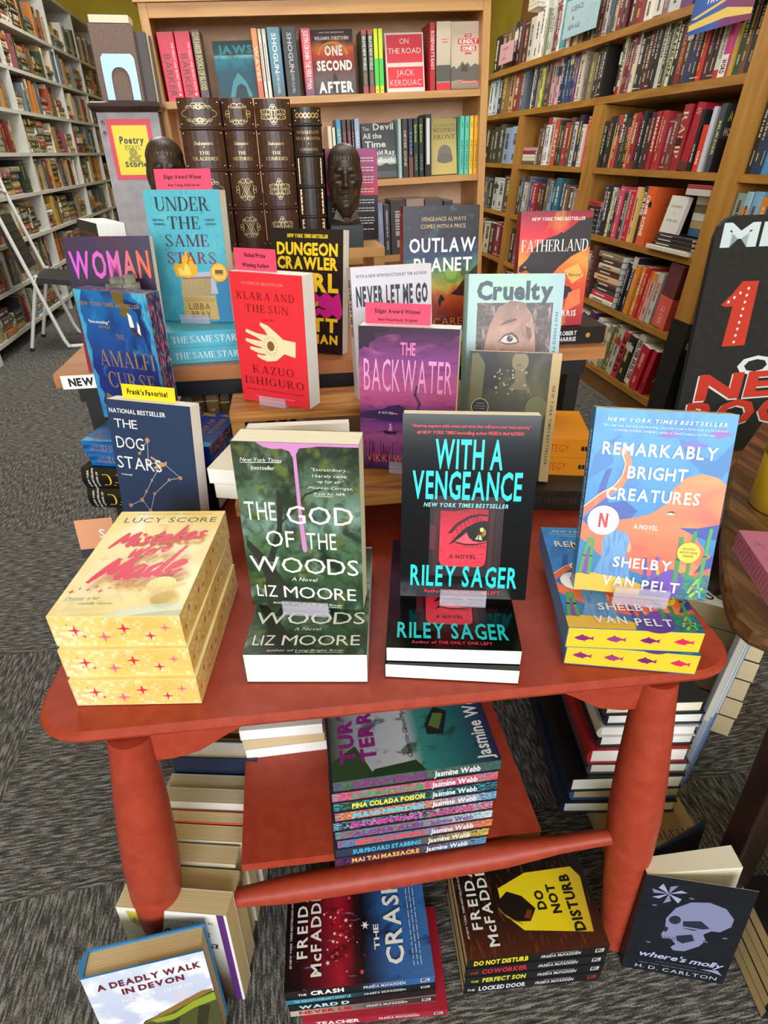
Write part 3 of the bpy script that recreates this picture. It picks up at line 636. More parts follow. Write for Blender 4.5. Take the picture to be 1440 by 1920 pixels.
FOREST = art('cover_forest', [(0, '#26402f'), (0.25, '#3c5c3a'), (0.42, '#4c6e50'), (0.55, '#7a9a90'), (0.68, '#63806c'), (0.85, '#3a4a38'), (1, '#4c5648')], 1,
  [('#1c2a20', 3.2, 0.48, 0.62, 1, 1.5, 0.92), ('#9fb9a8', 4.5, 0.58, 0.72, 1, 1.4, 0.6), ('#6d7a36', 6.5, 0.55, 0.68, 1, 1.5, 0.7), ('#233427', 14, 0.5, 0.62, 1, 1.5, 0.6)], 0.32, 0.35)
WH = '#eef0ea'
god_front = [('p', '#2b3028', [(0.14, 0.0), (0.44, 0.0), (0.36, 0.12), (0.26, 0.24), (0.14, 0.36), (0.03, 0.44), (0.02, 0.40), (0.1, 0.3), (0.15, 0.2)]), ('p', '#2b3028', [(0.18, 0.3), (0.24, 0.3), (0.34, 0.5), (0.38, 0.72), (0.33, 0.74), (0.30, 0.52)]),
  ('l', '#2c352a', 0.0022, [(0.34, 0.55), (0.48, 0.64), (0.56, 0.72), (0.72, 0.76)]), ('l', '#2c352a', 0.0013, [(0.24, 0.16), (0.42, 0.2), (0.66, 0.14)]), ('l', '#2c352a', 0.0016, [(0.30, 0.2), (0.2, 0.08)]),
  ('p', '#cf8cc8', [(0.20, 1), (0.26, 0.975), (0.33, 0.965), (0.40, 0.968), (0.46, 0.955), (0.485, 0.92), (0.49, 0.6), (0.497, 0.40), (0.505, 0.378), (0.52, 0.37), (0.535, 0.378), (0.54, 0.40), (0.52, 0.6), (0.512, 0.94), (0.54, 0.972), (0.7, 0.985), (1.0, 0.985), (1, 1)]),
  ('t', WH, 'New York Times', 0.225, 0.905, 0.33, 0.020, {'st': 's', 'sl': 0.25}), ('l', WH, 0.0006, [(0.06, 0.888), (0.39, 0.893)]), ('t', WH, 'bestseller', 0.235, 0.862, 0.19, 0.022, {'st': 's', 'sl': 0.2}),
  ('t', WH, '"Extraordinary...', 0.77, 0.862, 0.30, 0.016, {'st': 's', 'sl': 0.2, 'gap': 0.12}), ('t', WH, 'I barely came', 0.76, 0.828, 0.27, 0.016, {'st': 's', 'sl': 0.2, 'gap': 0.12}), ('t', WH, 'up for air."', 0.77, 0.797, 0.21, 0.016, {'st': 's', 'sl': 0.2, 'gap': 0.12}),
  ('t', WH, '-Maureen Corrigan,', 0.76, 0.762, 0.37, 0.015, {'st': 's', 'sl': 0.2, 'gap': 0.12}), ('t', WH, 'Fresh Air, NPR', 0.755, 0.728, 0.25, 0.015, {'st': 's', 'sl': 0.2, 'gap': 0.12}), ('l', WH, 0.0005, [(0.63, 0.715), (0.78, 0.713)]),
  ('t', WH, 'THE', 0.175, 0.615, 0.26, 0.108, {'st': 's', 'gap': 0.14}), ('t', WH, 'GOD', 0.665, 0.60, 0.55, 0.105, {'st': 's', 'gap': 0.1}), ('t', WH, 'OF', 0.315, 0.45, 0.24, 0.1, {'st': 's', 'gap': 0.1}), ('t', WH, 'THE', 0.665, 0.445, 0.25, 0.1, {'st': 's', 'gap': 0.14}), ('t', WH, 'WOODS', 0.50, 0.285, 0.94, 0.10, {'st': 's', 'gap': 0.06}),
  ('t', WH, 'A Novel', 0.49, 0.195, 0.22, 0.024, {'st': 's', 'sl': 0.25, 'gap': 0.1}), ('t', WH, 'LIZ', 0.15, 0.105, 0.18, 0.078, {'st': 's', 'gap': 0.12}), ('t', WH, 'MOORE', 0.62, 0.105, 0.64, 0.078, {'st': 's', 'gap': 0.07}), ('t', WH, 'author of Long Bright River', 0.50, 0.028, 0.62, 0.016, {'st': 's', 'sl': 0.25}), ('l', WH, 0.0005, [(0.42, 0.012), (0.81, 0.012)])]
GG = 'green forest paperbacks on the red table'
book('paperback_book', 'thick green forest paperback lying flat under its standing copy', flat(-0.0085, 0.4885, 0.5361, -10.5, 0.043), 0.137, 0.207, 0.043, '#3a4a36', 'w', god_front, (), GG, False, FOREST)
book('paperback_book', 'green forest paperback with white title and pink drip, standing in clear stand', pose(0.0004, 0.5618, 0.5835, -15.3, 2.0), 0.1345, 0.212, 0.036, '#3a4a36', 'c', god_front, (), GG, False, FOREST)
stand('clear stand under the green forest paperback', 0.0004, 0.5618, 0.5797, -15.3)

GLB = mat('#060709', 0.16)
CY = '#1fd3dc'; RD = '#e8394d'
iris = art('eye_iris', [(0, '#1a1208'), (0.6, '#3b2a10'), (1, '#c99a3a')], 0)
redpic = art('cover_red_window', [(0, '#e33a4e'), (0.45, '#e2364c'), (0.8, '#b8283c'), (1, '#7a1a28')], 1, [('#8e1d2e', 8, 0.55, 0.7, 1, 4, 0.7)])
wv_front = [('r', '#1d0b0f', 0.22, 0.13, 0.78, 0.58), ('r', '#3d1219', 0.25, 0.15, 0.29, 0.5), ('r', '#5a1a24', 0.225, 0.28, 0.27, 0.42), ('r', '#45141c', 0.68, 0.16, 0.71, 0.55), ('r', '#2b0d13', 0.73, 0.2, 0.75, 0.5),
  ('p', redpic, [(0.30, 0.22), (0.315, 0.195), (0.35, 0.185), (0.62, 0.185), (0.655, 0.2), (0.665, 0.23), (0.665, 0.52), (0.65, 0.55), (0.61, 0.562), (0.35, 0.562), (0.31, 0.55), (0.30, 0.52)]),
  ('p', '#2a0a10', [(0.30, 0.50), (0.42, 0.50), (0.55, 0.515), (0.665, 0.512), (0.665, 0.52), (0.65, 0.55), (0.61, 0.562), (0.35, 0.562), (0.31, 0.55), (0.30, 0.52)]),
  ('p', '#3a0e16', [(0.36, 0.375), (0.43, 0.435), (0.52, 0.475), (0.6, 0.487), (0.665, 0.485), (0.665, 0.475), (0.6, 0.475), (0.53, 0.463), (0.45, 0.425), (0.39, 0.375)]),
  ('p', '#12070a', [(0.37, 0.31), (0.43, 0.36), (0.49, 0.405), (0.56, 0.435), (0.63, 0.45), (0.665, 0.448), (0.665, 0.43), (0.6, 0.425), (0.53, 0.40), (0.47, 0.36), (0.43, 0.33)]),
  ('p', '#e8586a', [(0.42, 0.332), (0.47, 0.358), (0.53, 0.398), (0.6, 0.42), (0.665, 0.425), (0.665, 0.335), (0.58, 0.322), (0.5, 0.32)]),
  ('p', '#0c0708', [(0.505, 0.385), (0.54, 0.41), (0.6, 0.428), (0.665, 0.43), (0.665, 0.338), (0.61, 0.33), (0.56, 0.335), (0.525, 0.355)]), ('e', iris, 0.605, 0.385, 0.05, 0.045), ('e', '#ffd88a', 0.625, 0.40, 0.018, 0.018), ('p', '#e9d9b0', [(0.575, 0.345), (0.60, 0.375), (0.592, 0.345)]), ('p', '#e9d9b0', [(0.6, 0.345), (0.61, 0.375), (0.63, 0.342)]),
  ('p', '#2a0a10', [(0.42, 0.33), (0.5, 0.318), (0.58, 0.32), (0.665, 0.332), (0.665, 0.328), (0.58, 0.312), (0.5, 0.31), (0.43, 0.32)])]
for k in range(9): wv_front.append(('l', '#16080b', 0.0007, [(0.45 + k * 0.024, 0.355 + 0.09 * math.sin(0.35 * k)), (0.43 + k * 0.025, 0.40 + 0.085 * math.sin(0.33 * k))]))
for k in range(8): wv_front.append(('l', '#3a0e16', 0.0005, [(0.5 + k * 0.02, 0.316), (0.495 + k * 0.022, 0.298)]))
wv_front += [('t', RD, '"Nonstop suspense with twists and turns that will leave your head spinning."', 0.5, 0.943, 0.86, 0.014, {'st': 'b'}), ('t', RD, '-#1 NEW YORK TIMES bestselling author FREIDA McFADDEN', 0.49, 0.91, 0.78, 0.016, {'st': 'b'}),
  ('t', CY, 'WITH A', 0.495, 0.80, 0.50, 0.145, {'st': 'b', 'gap': 0.1}), ('t', CY, 'VENGEANCE', 0.49, 0.637, 0.82, 0.142, {'st': 'b', 'gap': 0.1}), ('t', '#8fe3ea', 'NEW YORK TIMES BESTSELLER', 0.49, 0.532, 0.64, 0.021, {'st': 'b', 'sl': 0.2, 'gap': 0.16}),
  ('t', '#3a0c14', 'A NOVEL', 0.485, 0.245, 0.21, 0.022, {'st': 'b', 'gap': 0.2}), ('t', CY, 'RILEY SAGER', 0.50, 0.13, 0.84, 0.115, {'st': 'b', 'gap': 0.12}), ('t', RD, 'Author of THE ONLY ONE LEFT', 0.49, 0.04, 0.60, 0.02, {'st': 'b', 'gap': 0.12})]
GW = 'black and cyan paperbacks on the red table'
book('paperback_book', 'glossy black paperback lying flat, upper of two under their standing copy', flat(0.1545, 0.467, 0.5577, -12.8, 0.0212), 0.150, 0.215, 0.0212, GLB, 'w', wv_front, (), GW)
book('paperback_book', 'glossy black paperback lying flat, lower of two, directly on the red table', flat(0.1519, 0.4615, 0.5361, -14.5, 0.0212), 0.150, 0.215, 0.0212, GLB, 'w', (), (), GW)
book('paperback_book', 'glossy black paperback with cyan title and red eye window, standing upright', pose(0.1869, 0.5449, 0.5835, -14.0, 11.9), 0.1514, 0.2238, 0.024, GLB, 'c', wv_front, (), GW)
stand('clear stand under the glossy black paperback', 0.1869, 0.5449, 0.5792, -14.0, 0.055, 0.024)

OCT = art('octopus_orange', [(0, '#e8604a'), (0.5, '#ee7a4c'), (1, '#f08a52')], 1, [('#e2504e', 2.5, 0.5, 0.7, 1, 1, 0.8), ('#f2a05a', 3.2, 0.55, 0.7, 1, 1, 0.7)])
SEA = art('cover_sea_blue', [(0, '#1f6f9f'), (0.4, '#2b86cf'), (0.75, '#2f90e0'), (1, '#3a98e4')], 1, [('#2278c8', 5, 0.5, 0.62, 1, 1, 0.7)])
REEF = art('reef', [(0, '#1f5f8a'), (0.5, '#27708a'), (1, '#2f8a78')], 1, [('#3a9a52', 7, 0.5, 0.58, 1, 1, 0.9), ('#5a3a9a', 5, 0.55, 0.62, 1, 1, 0.8), ('#ee7a4c', 8, 0.60, 0.66, 1, 1, 0.8)])
HAIR = art('hair_blue', [(0, '#5a8ac8'), (1, '#6fa6da')], 1, [('#4a78b8', 6, 0.5, 0.65, 3, 0.6, 0.8)])
def frond(c, w, x, y, h, lean=0.0):
    return ('l', c, w, [(x, y), (x + lean * 0.4, y + h * 0.5), (x + lean, y + h)])
rb_front = [('p', '#2a7ac4', [(0.0, 0.62), (0.03, 0.75), (0.12, 0.83), (0.22, 0.87), (0.13, 0.8), (0.18, 0.72), (0.08, 0.66)]), ('p', '#2a78c0', [(0.62, 0.86), (0.68, 0.78), (0.8, 0.7), (0.93, 0.66), (1, 0.72), (1, 0.86), (0.9, 0.76), (0.8, 0.78), (0.7, 0.84)]),
  ('p', '#7a64c0', [(0.46, 0.87), (0.55, 0.86), (0.63, 0.88), (0.55, 0.905)]), ('p', '#8a62bc', [(0.80, 0.89), (0.9, 0.875), (0.98, 0.90), (0.9, 0.925)]), ('p', '#6a6ac8', [(0.62, 0.83), (0.74, 0.81), (0.84, 0.835), (0.72, 0.86)]),
  ('p', '#2f55b0', [(0.0, 0.40), (0.07, 0.46), (0.1, 0.6), (0.13, 0.68), (0.17, 0.69), (0.14, 0.56), (0.18, 0.5), (0.3, 0.52), (0.4, 0.47), (0.33, 0.4), (0.2, 0.33), (0.0, 0.3)]),
  ('p', OCT, [(0.24, 0.17), (0.0, 0.30), (0.0, 0.40), (0.10, 0.33), (0.25, 0.41), (0.38, 0.43), (0.50, 0.46), (0.60, 0.52), (0.63, 0.60), (0.71, 0.665), (0.82, 0.69), (0.93, 0.675), (1.0, 0.64), (1.0, 0.43), (0.90, 0.40), (0.82, 0.39), (0.87, 0.33), (0.98, 0.25), (1.0, 0.14), (0.6, 0.1)]),
  ('p', OCT, [(0.0, 0.48), (0.1, 0.55), (0.2, 0.60), (0.255, 0.66), (0.265, 0.72), (0.23, 0.77), (0.165, 0.80), (0.16, 0.81), (0.25, 0.79), (0.305, 0.74), (0.31, 0.66), (0.26, 0.585), (0.14, 0.52), (0.0, 0.42)]),
  ('p', '#2748a8', [(0.72, 0.395), (0.85, 0.40), (1, 0.43), (1, 0.345), (0.92, 0.34), (0.82, 0.365)]), ('p', '#2a4aa0', [(0.88, 0.15), (1, 0.19), (1, 0.26), (0.93, 0.22)]),
  ('p', HAIR, [(0.10, 0.0), (0.13, 0.10), (0.18, 0.20), (0.17, 0.29), (0.20, 0.345), (0.27, 0.36), (0.34, 0.345), (0.38, 0.30), (0.365, 0.22), (0.40, 0.14), (0.42, 0.06), (0.43, 0.0)]), ('p', '#f0a878', [(0.375, 0.30), (0.395, 0.27), (0.385, 0.24), (0.365, 0.235), (0.365, 0.28)]),
  ('p', '#e2b436', [(0, 0), (0.52, 0), (0.51, 0.06), (0.40, 0.085), (0.18, 0.10), (0.06, 0.11), (0, 0.09)]), ('p', REEF, [(0.5, 0), (1, 0), (1, 0.16), (0.9, 0.13), (0.8, 0.15), (0.7, 0.12), (0.62, 0.14), (0.52, 0.10)]),
  ('e', '#5a3aa0', 0.66, 0.05, 0.13, 0.10), ('e', '#6a3fb0', 0.72, 0.10, 0.09, 0.09), ('p', '#7a3a9a', [(0.02, 0.10), (0.05, 0.22), (0.08, 0.24), (0.12, 0.14), (0.10, 0.09)])]
for f_ in (('#3f9a56', 0.004, 0.03, 0.1, 0.2, 0.04), ('#3f9a56', 0.004, 0.10, 0.1, 0.2, 0.0), ('#3a8f4e', 0.005, 0.75, 0.1, 0.24, 0.0), ('#3a8f4e', 0.004, 0.83, 0.12, 0.26, 0.01), ('#46a05a', 0.004, 0.93, 0.1, 0.3, 0.02), ('#5a3fb0', 0.004, 0.53, 0.09, 0.12, -0.02), ('#6a45b8', 0.004, 0.58, 0.1, 0.12, 0.02), ('#8fc04a', 0.003, 0.86, 0.04, 0.08, 0.06), ('#9acb54', 0.003, 0.88, 0.02, 0.05, 0.08), ('#55b49a', 0.003, 0.95, 0.02, 0.08, -0.03), ('#f2b23a', 0.003, 0.62, 0.13, 0.06, -0.03)): rb_front.append(frond(*f_))
rb_front += [('l', '#f3e3b0', 0.0012, [(0.0, 0.475), (0.1, 0.545), (0.2, 0.595), (0.252, 0.655), (0.263, 0.72), (0.23, 0.768)]), ('p', '#3a2620', [(0.61, 0.472), (0.63, 0.48), (0.66, 0.482), (0.675, 0.47), (0.645, 0.474)]), ('p', '#f6e6c4', [(0.61, 0.471), (0.64, 0.473), (0.675, 0.469), (0.65, 0.461), (0.62, 0.463)]),
  ('t', '#e9f4fb', 'NEW YORK TIMES BESTSELLER', 0.51, 0.945, 0.84, 0.018, {'st': 'b', 'sl': 0.2, 'gap': 0.25}), ('t', '#e9f4fb', '"Wry and wise, charming and surprising, I defy you to put it down once you\'ve started."', 0.5, 0.915, 0.88, 0.011, {'st': 's'}), ('t', '#e9f4fb', '-CYNTHIA D\'APRIX SWEENEY, author of Good Company and The Nest', 0.5, 0.89, 0.72, 0.011, {'st': 's'}),
  ('t', WH, 'REMARKABLY', 0.49, 0.795, 0.82, 0.062, {'st': 'b', 'gap': 0.1}), ('t', WH, 'BRIGHT', 0.50, 0.675, 0.43, 0.062, {'st': 'b', 'gap': 0.1}), ('t', WH, 'CREATURES', 0.49, 0.555, 0.68, 0.062, {'st': 'b', 'gap': 0.1}), ('t', WH, 'A NOVEL', 0.475, 0.385, 0.18, 0.024, {'st': 'b', 'gap': 0.12}),
  ('e', '#f4f3f5', 0.155, 0.405, 0.118, 0.118), ('e', '#d9d7dc', 0.155, 0.405, 0.108, 0.108), ('e', '#f7f6f8', 0.155, 0.405, 0.105, 0.105), ('p', '#b81d24', [(0.122, 0.365), (0.14, 0.365), (0.14, 0.445), (0.122, 0.445)]), ('p', '#b81d24', [(0.172, 0.365), (0.19, 0.365), (0.19, 0.445), (0.172, 0.445)]), ('p', '#e5242c', [(0.122, 0.445), (0.142, 0.445), (0.19, 0.365), (0.17, 0.365)]), ('t', '#5a5a62', 'COMING TO NETFLIX', 0.155, 0.463, 0.13, 0.007, {'st': 's'}),
  ('e', '#f0cf3c', 0.815, 0.265, 0.083, 0.083), ('t', '#33301c', 'READING', 0.815, 0.285, 0.09, 0.011, {'st': 'b', 'gap': 0.12}), ('t', '#33301c', 'GROUP GUIDE', 0.815, 0.265, 0.13, 0.011, {'st': 'b', 'gap': 0.12}), ('t', '#33301c', 'INSIDE', 0.815, 0.245, 0.075, 0.011, {'st': 'b', 'gap': 0.12}),
  ('t', '#dfe9f4', 'SHELBY', 0.49, 0.18, 0.44, 0.055, {'st': 'b', 'gap': 0.12}), ('t', '#dfe9f4', 'VAN', 0.33, 0.07, 0.24, 0.055, {'st': 'b', 'gap': 0.15}), ('t', '#dfe9f4', 'PELT', 0.65, 0.06, 0.28, 0.055, {'st': 'b', 'gap': 0.15})]
def fish(u, v, c, s=1.0):
    p = [(-0.5, 0), (-0.35, 0.12), (-0.2, 0.2), (-0.12, 0.32), (-0.02, 0.2), (0.12, 0.16), (0.28, 0.06), (0.36, 0.06), (0.5, 0.18), (0.46, 0), (0.5, -0.18), (0.36, -0.08), (0.26, -0.08), (0.1, -0.18), (0.06, -0.27), (-0.02, -0.2), (-0.2, -0.18), (-0.36, -0.1)]
    return ('p', c, [(u + x * 0.15 * s, v + y * 0.62 * s) for x, y in p])
FISH = [fish(0.13, 0.5, '#8a2a78'), fish(0.37, 0.5, '#9a3a80'), fish(0.62, 0.5, '#7a2470'), fish(0.87, 0.5, '#d62a5e')]
YE = '#ecc92e'
GR = 'blue octopus paperbacks on the red table'
book('paperback_book', 'blue octopus paperback lying flat, upper of two, yellow fish edge towards viewer', flat(0.3545, 0.4415, 0.5664, -14.2, 0.0295), 0.147, 0.207, 0.0295, '#2f7fbe', 'c', rb_front, (), GR, False, SEA, bottom=FISH, edge_bg=mat(YE, 0.6))
book('paperback_book', 'blue octopus paperback lying flat, lower of two, resting on the red table', flat(0.3575, 0.4415, 0.5361, -17.5, 0.0295), 0.1455, 0.207, 0.0295, '#2f7fbe', 'c', rb_front, (), GR, False, SEA, bottom=FISH, edge_bg=mat(YE, 0.6))
book('paperback_book', 'blue paperback with orange octopus and white sticker, standing in clear stand', pose(0.3814, 0.4882, 0.6045, -19.9, 17.1), 0.1460, 0.2122, 0.027, '#2f7fbe', 'c', rb_front, [('t', '#dfe9f4', 'REMARKABLY BRIGHT CREATURES', 0.42, 0.5, 0.6, 0.35, {'st': 'b'})], GR, False, SEA, top=FISH, edge_bg=mat(YE, 0.6))
stand('clear stand under the blue octopus paperback', 0.3814, 0.4882, 0.5962, -19.9, 0.06, 0.025)
# ================================================================ second rows: books standing on the riser, the table back and the tall table
def hero(label, x, y, z, yaw, lean, W, H, T, col, paper, front, **k):
    return book(k.pop('name', 'paperback_book'), label, pose(x, y, z, yaw, lean), W, H, T, col, paper, front, k.pop('spine', ()), **k)
# navy, constellation
SK = '#e8ecef'; TB = '#b8896a'
pts = {'a': (0.45, 0.73), 'b': (0.33, 0.625), 'c': (0.42, 0.555), 'd': (0.60, 0.575), 'e': (0.80, 0.475), 'f': (0.66, 0.45), 'g': (0.44, 0.43), 'h': (0.35, 0.335), 'i': (0.45, 0.325), 'j': (0.28, 0.262), 'k': (0.12, 0.205), 'l': (0.37, 0.18)}
dog = [('l', '#b9c3d2', 0.0008, [pts[p] for p in q]) for q in ('ab', 'ac', 'cd', 'de', 'ef', 'fi', 'dg', 'gh', 'hj', 'jk', 'jl', 'il')]
dog += [('e', TB, *pts[p], r, r) for p, r in (('a', .028), ('b', .018), ('c', .018), ('e', .024), ('f', .018), ('g', .016), ('h', .018), ('i', .018), ('j', .026), ('k', .024), ('l', .026))]
dog += [('p', '#c39468', [(0.47, 0.615), (0.60, 0.57), (0.66, 0.59), (0.65, 0.56), (0.61, 0.545), (0.5, 0.52), (0.48, 0.53), (0.56, 0.565), (0.46, 0.60)]), ('p', '#c39468', [(0.545, 0.535), (0.585, 0.57), (0.60, 0.565), (0.57, 0.53)]),
  ('t', SK, 'NATIONAL BESTSELLER', 0.37, 0.925, 0.68, 0.030, {'st': 'b', 'gap': 0.08}), ('t', SK, 'THE', 0.21, 0.835, 0.28, 0.062, {'st': 's'}), ('t', SK, 'DOG', 0.23, 0.695, 0.34, 0.085, {'st': 's'}), ('t', SK, 'STARS', 0.31, 0.545, 0.55, 0.09, {'st': 's'}), ('t', SK, 'a novel', 0.13, 0.452, 0.13, 0.014, {'st': 'b'}), ('t', SK, 'PETER HELLER', 0.42, 0.085, 0.7, 0.055, {'st': 's'})]
hero('navy paperback with white title and tan constellation, yellow card in its top', -0.2109, 0.8355, 0.5379, -25.1, 7.9, 0.1383, 0.2093, 0.026, '#21375e', 'w', dog, rough=0.45)
# blue and gold sea cliff
sea2 = art('cover_deep_blue', [(0, '#12307a'), (0.4, '#162c84'), (0.75, '#1558a8'), (1, '#1b6fb8')], 1, [('#0e2260', 3, 0.5, 0.65, 1, 1, 0.8), ('#2f9ad6', 6, 0.6, 0.75, 1, 1, 0.6)], 0.3, 0.3)
cliff = art('cliff_cyan', [(0, '#2a8ad0'), (1, '#48b8e4')], 1, [('#8a7440', 12, 0.55, 0.65, 1, 1, 0.8), ('#1a5a9a', 9, 0.5, 0.6, 1, 1, 0.7)])
AG = '#9c7d56'
amal = [('p', cliff, [(0, 0), (0.10, 0), (0.12, 0.06), (0.05, 0.14), (0.11, 0.2), (0.05, 0.26), (0.08, 0.34), (0.03, 0.42), (0.07, 0.55), (0.04, 0.66), (0.08, 0.74), (0.04, 0.84), (0.07, 0.93), (0.12, 1.0), (0, 1)]), ('p', cliff, [(1, 0.3), (0.96, 0.36), (0.98, 0.5), (0.93, 0.6), (0.96, 0.72), (0.89, 0.84), (0.92, 0.92), (0.80, 0.97), (0.8, 1), (1, 1)]), ('p', '#0e2a66', [(0.58, 0.97), (0.70, 0.95), (0.84, 0.93), (0.9, 0.88), (0.87, 0.83), (0.92, 0.74), (0.90, 0.66), (0.94, 0.58), (0.9, 0.6), (0.84, 0.74), (0.83, 0.86), (0.7, 0.92)]),
  ('p', '#6f5c2e', [(0.52, 1), (0.55, 0.93), (0.62, 0.9), (0.60, 0.84), (0.66, 0.82), (0.74, 0.88), (0.68, 0.93), (0.7, 1)]), ('p', '#8a7038', [(0.1, 0.14), (0.2, 0.1), (0.24, 0.18), (0.14, 0.22)]), ('p', '#8a7038', [(0.86, 0.16), (0.96, 0.2), (0.98, 0.3), (0.88, 0.28)]), ('p', '#8a7038', [(0.85, 0.05), (0.95, 0.08), (0.9, 0.14)]),
  ('p', '#f3f1ea', [(0.70, 0.86), (0.745, 0.84), (0.76, 0.76), (0.70, 0.74)]), ('p', '#f3f1ea', [(0.81, 0.80), (0.835, 0.77), (0.83, 0.70), (0.79, 0.70)]), ('p', '#4a2a20', [(0.68, 0.76), (0.72, 0.73), (0.82, 0.68), (0.84, 0.69), (0.76, 0.75)]),
  ('t', AG, 'NEW YORK TIMES BESTSELLER', 0.46, 0.905, 0.84, 0.026, {'st': 'b', 'gap': 0.1}), ('t', '#eef2f6', '"Intoxicating."', 0.27, 0.775, 0.30, 0.020, {'st': 'b'}), ('t', AG, '-PEOPLE', 0.33, 0.74, 0.17, 0.018, {'st': 'b'}),
  ('t', AG, 'THE', 0.53, 0.675, 0.12, 0.040, {'st': 'r'}), ('t', AG, 'AMALFI', 0.55, 0.505, 0.78, 0.125, {'st': 'r', 'gap': 0.1}), ('t', AG, 'CURSE', 0.56, 0.335, 0.68, 0.125, {'st': 'r', 'gap': 0.1}), ('t', AG, 'a novel', 0.57, 0.24, 0.16, 0.018, {'st': 'b'}), ('t', AG, 'SARAH', 0.56, 0.16, 0.42, 0.05, {'st': 'r', 'gap': 0.1}), ('t', AG, 'PENNER', 0.58, 0.08, 0.46, 0.05, {'st': 'r', 'gap': 0.1})]
coral = art('edge_sea_life', [(0, '#1d2c5c'), (1, '#243568')], 1, [('#d8506a', 9, 0.57, 0.62, 1, 1, 1.0), ('#5fa46a', 11, 0.6, 0.65, 1, 1, 1.0), ('#e8824e', 13, 0.6, 0.65, 1, 1, 1.0), ('#bcd4dc', 14, 0.62, 0.67, 1, 1, 0.8)], 0.6)
hero('blue paperback with gold title, sailboat and coral printed edges, standing on blue copies', -0.2549, 1.0091, 0.6605, -30.1, 1.2, 0.1394, 0.2113, 0.030, '#2a8fd0', 'w', amal, bg=sea2, edge_bg=coral, group=None)
for k, lab in enumerate(('blue paperback lying flat, lower of two, on the black hardbacks', 'blue paperback lying flat under its standing copy, upper of two')):
    W_, T_, H_ = 0.139, 0.0235, 0.215
    book('paperback_book', lab, flat_spine(-0.1267 + 0.004 * (1 - k), 0.886 + 0.006 * (1 - k), 0.6111 + k * 0.0237, -17.5, W_, T_), W_, H_, T_, '#1d62b0', 'w', amal if k else (), [('r', '#2a9ad8', 0.80, 0, 1, 1), ('t', AG, 'THE AMALFI CURSE', 0.42, 0.5, 0.56, 0.42, {'st': 'r'}), ('t', AG, 'SARAH', 0.12, 0.68, 0.10, 0.22, {'st': 'r'}), ('t', AG, 'PENNER', 0.12, 0.34, 0.12, 0.22, {'st': 'r'})][1:], 'flat blue and gold copies', False, sea2 if k else None, spine_bg=sea2, edge_bg=coral)
BG = mat('#101013', 0.2)
for k, lab in enumerate(('thick black hardback with yellow capitals on spine, lower of two', 'thick black hardback with yellow capitals on spine, upper of two')):
    W_, T_, H_ = 0.160, 0.037, 0.225
    book('hardback_book', lab, flat_spine(-0.128, 0.890, 0.5358 + k * 0.0376, -16.0, W_, T_), W_, H_, T_, BG, 'c', (), [('t', '#e6c33c', 'DAN BROWN', 0.49, 0.5, 0.66, 0.55, {'st': 'r', 'gap': 0.06}), ('t', '#d9dce0', '#1 NEW YORK', 0.05, 0.5, 0.42 * T_ / H_ * 2, 0.09, {'st': 'b', 'rot': 90}), ('t', '#d9dce0', 'TIMES BESTSELLING', 0.085, 0.5, 0.5 * T_ / H_ * 2, 0.09, {'st': 'b', 'rot': 90}), ('t', '#d9dce0', 'AUTHOR OF', 0.12, 0.5, 0.36 * T_ / H_ * 2, 0.09, {'st': 'b', 'rot': 90})], 'thick black hardbacks at the table corner', True)
# red, cream hand
DR = '#7d1522'; PK = '#f6a3a0'; HC = '#f3e2b8'
hand = [(1.0, 0.52), (0.98, 0.40), (0.80, 0.42), (0.66, 0.36), (0.50, 0.345), (0.40, 0.36), (0.33, 0.378), (0.335, 0.395), (0.45, 0.39), (0.5, 0.40), (0.36, 0.405), (0.22, 0.43), (0.225, 0.452), (0.38, 0.445), (0.46, 0.45), (0.3, 0.465), (0.16, 0.49), (0.165, 0.512), (0.32, 0.505), (0.46, 0.50), (0.34, 0.53), (0.17, 0.56), (0.19, 0.585), (0.36, 0.56), (0.54, 0.55), (0.50, 0.59), (0.43, 0.62), (0.435, 0.645), (0.56, 0.625), (0.68, 0.58), (0.80, 0.53)]
kl = [('p', HC, [(u * 0.86, v) for u, v in hand]), ('e', '#8a5a44', 0.50, 0.47, 0.052, 0.06)]
for j in range(16):
    a = R(22.5 * j); kl.append(('l', '#8a6a50', 0.0006, [(0.50 + 0.075 * math.cos(a), 0.47 + 0.055 * math.sin(a)), (0.50 + 0.105 * math.cos(a), 0.47 + 0.075 * math.sin(a))]))
kl += [('t', PK, 'NATIONAL BESTSELLER', 0.46, 0.925, 0.58, 0.020, {'st': 'r', 'gap': 0.12}), ('t', DR, 'KLARA AND', 0.48, 0.835, 0.80, 0.055, {'st': 'r', 'gap': 0.22}), ('t', DR, 'THE SUN', 0.49, 0.745, 0.60, 0.055, {'st': 'r', 'gap': 0.22}), ('t', DR, 'A NOVEL', 0.49, 0.665, 0.18, 0.016, {'st': 'r', 'gap': 0.2}),
  ('t', DR, 'KAZUO', 0.50, 0.275, 0.60, 0.062, {'st': 'r', 'gap': 0.22}), ('t', DR, 'ISHIGURO', 0.50, 0.18, 0.87, 0.062, {'st': 'r', 'gap': 0.2}), ('t', DR, 'WINNER OF THE NOBEL PRIZE IN LITERATURE', 0.5, 0.105, 0.86, 0.013, {'st': 'r', 'gap': 0.12}), ('t', PK, 'A masterpiece of great beauty - The Guardian', 0.5, 0.055, 0.58, 0.012, {'st': 's'})]
hero('red paperback with cream hand holding a dark sun, standing on upper riser step', -0.0183, 0.9712, 0.6882, -33.1, 1.5, 0.1297, 0.2063, 0.036, '#ec3040', 'w', kl)
stand('clear stand under the red paperback with cream hand', -0.0183, 0.9712, 0.6875, -33.1, 0.05, 0.016)
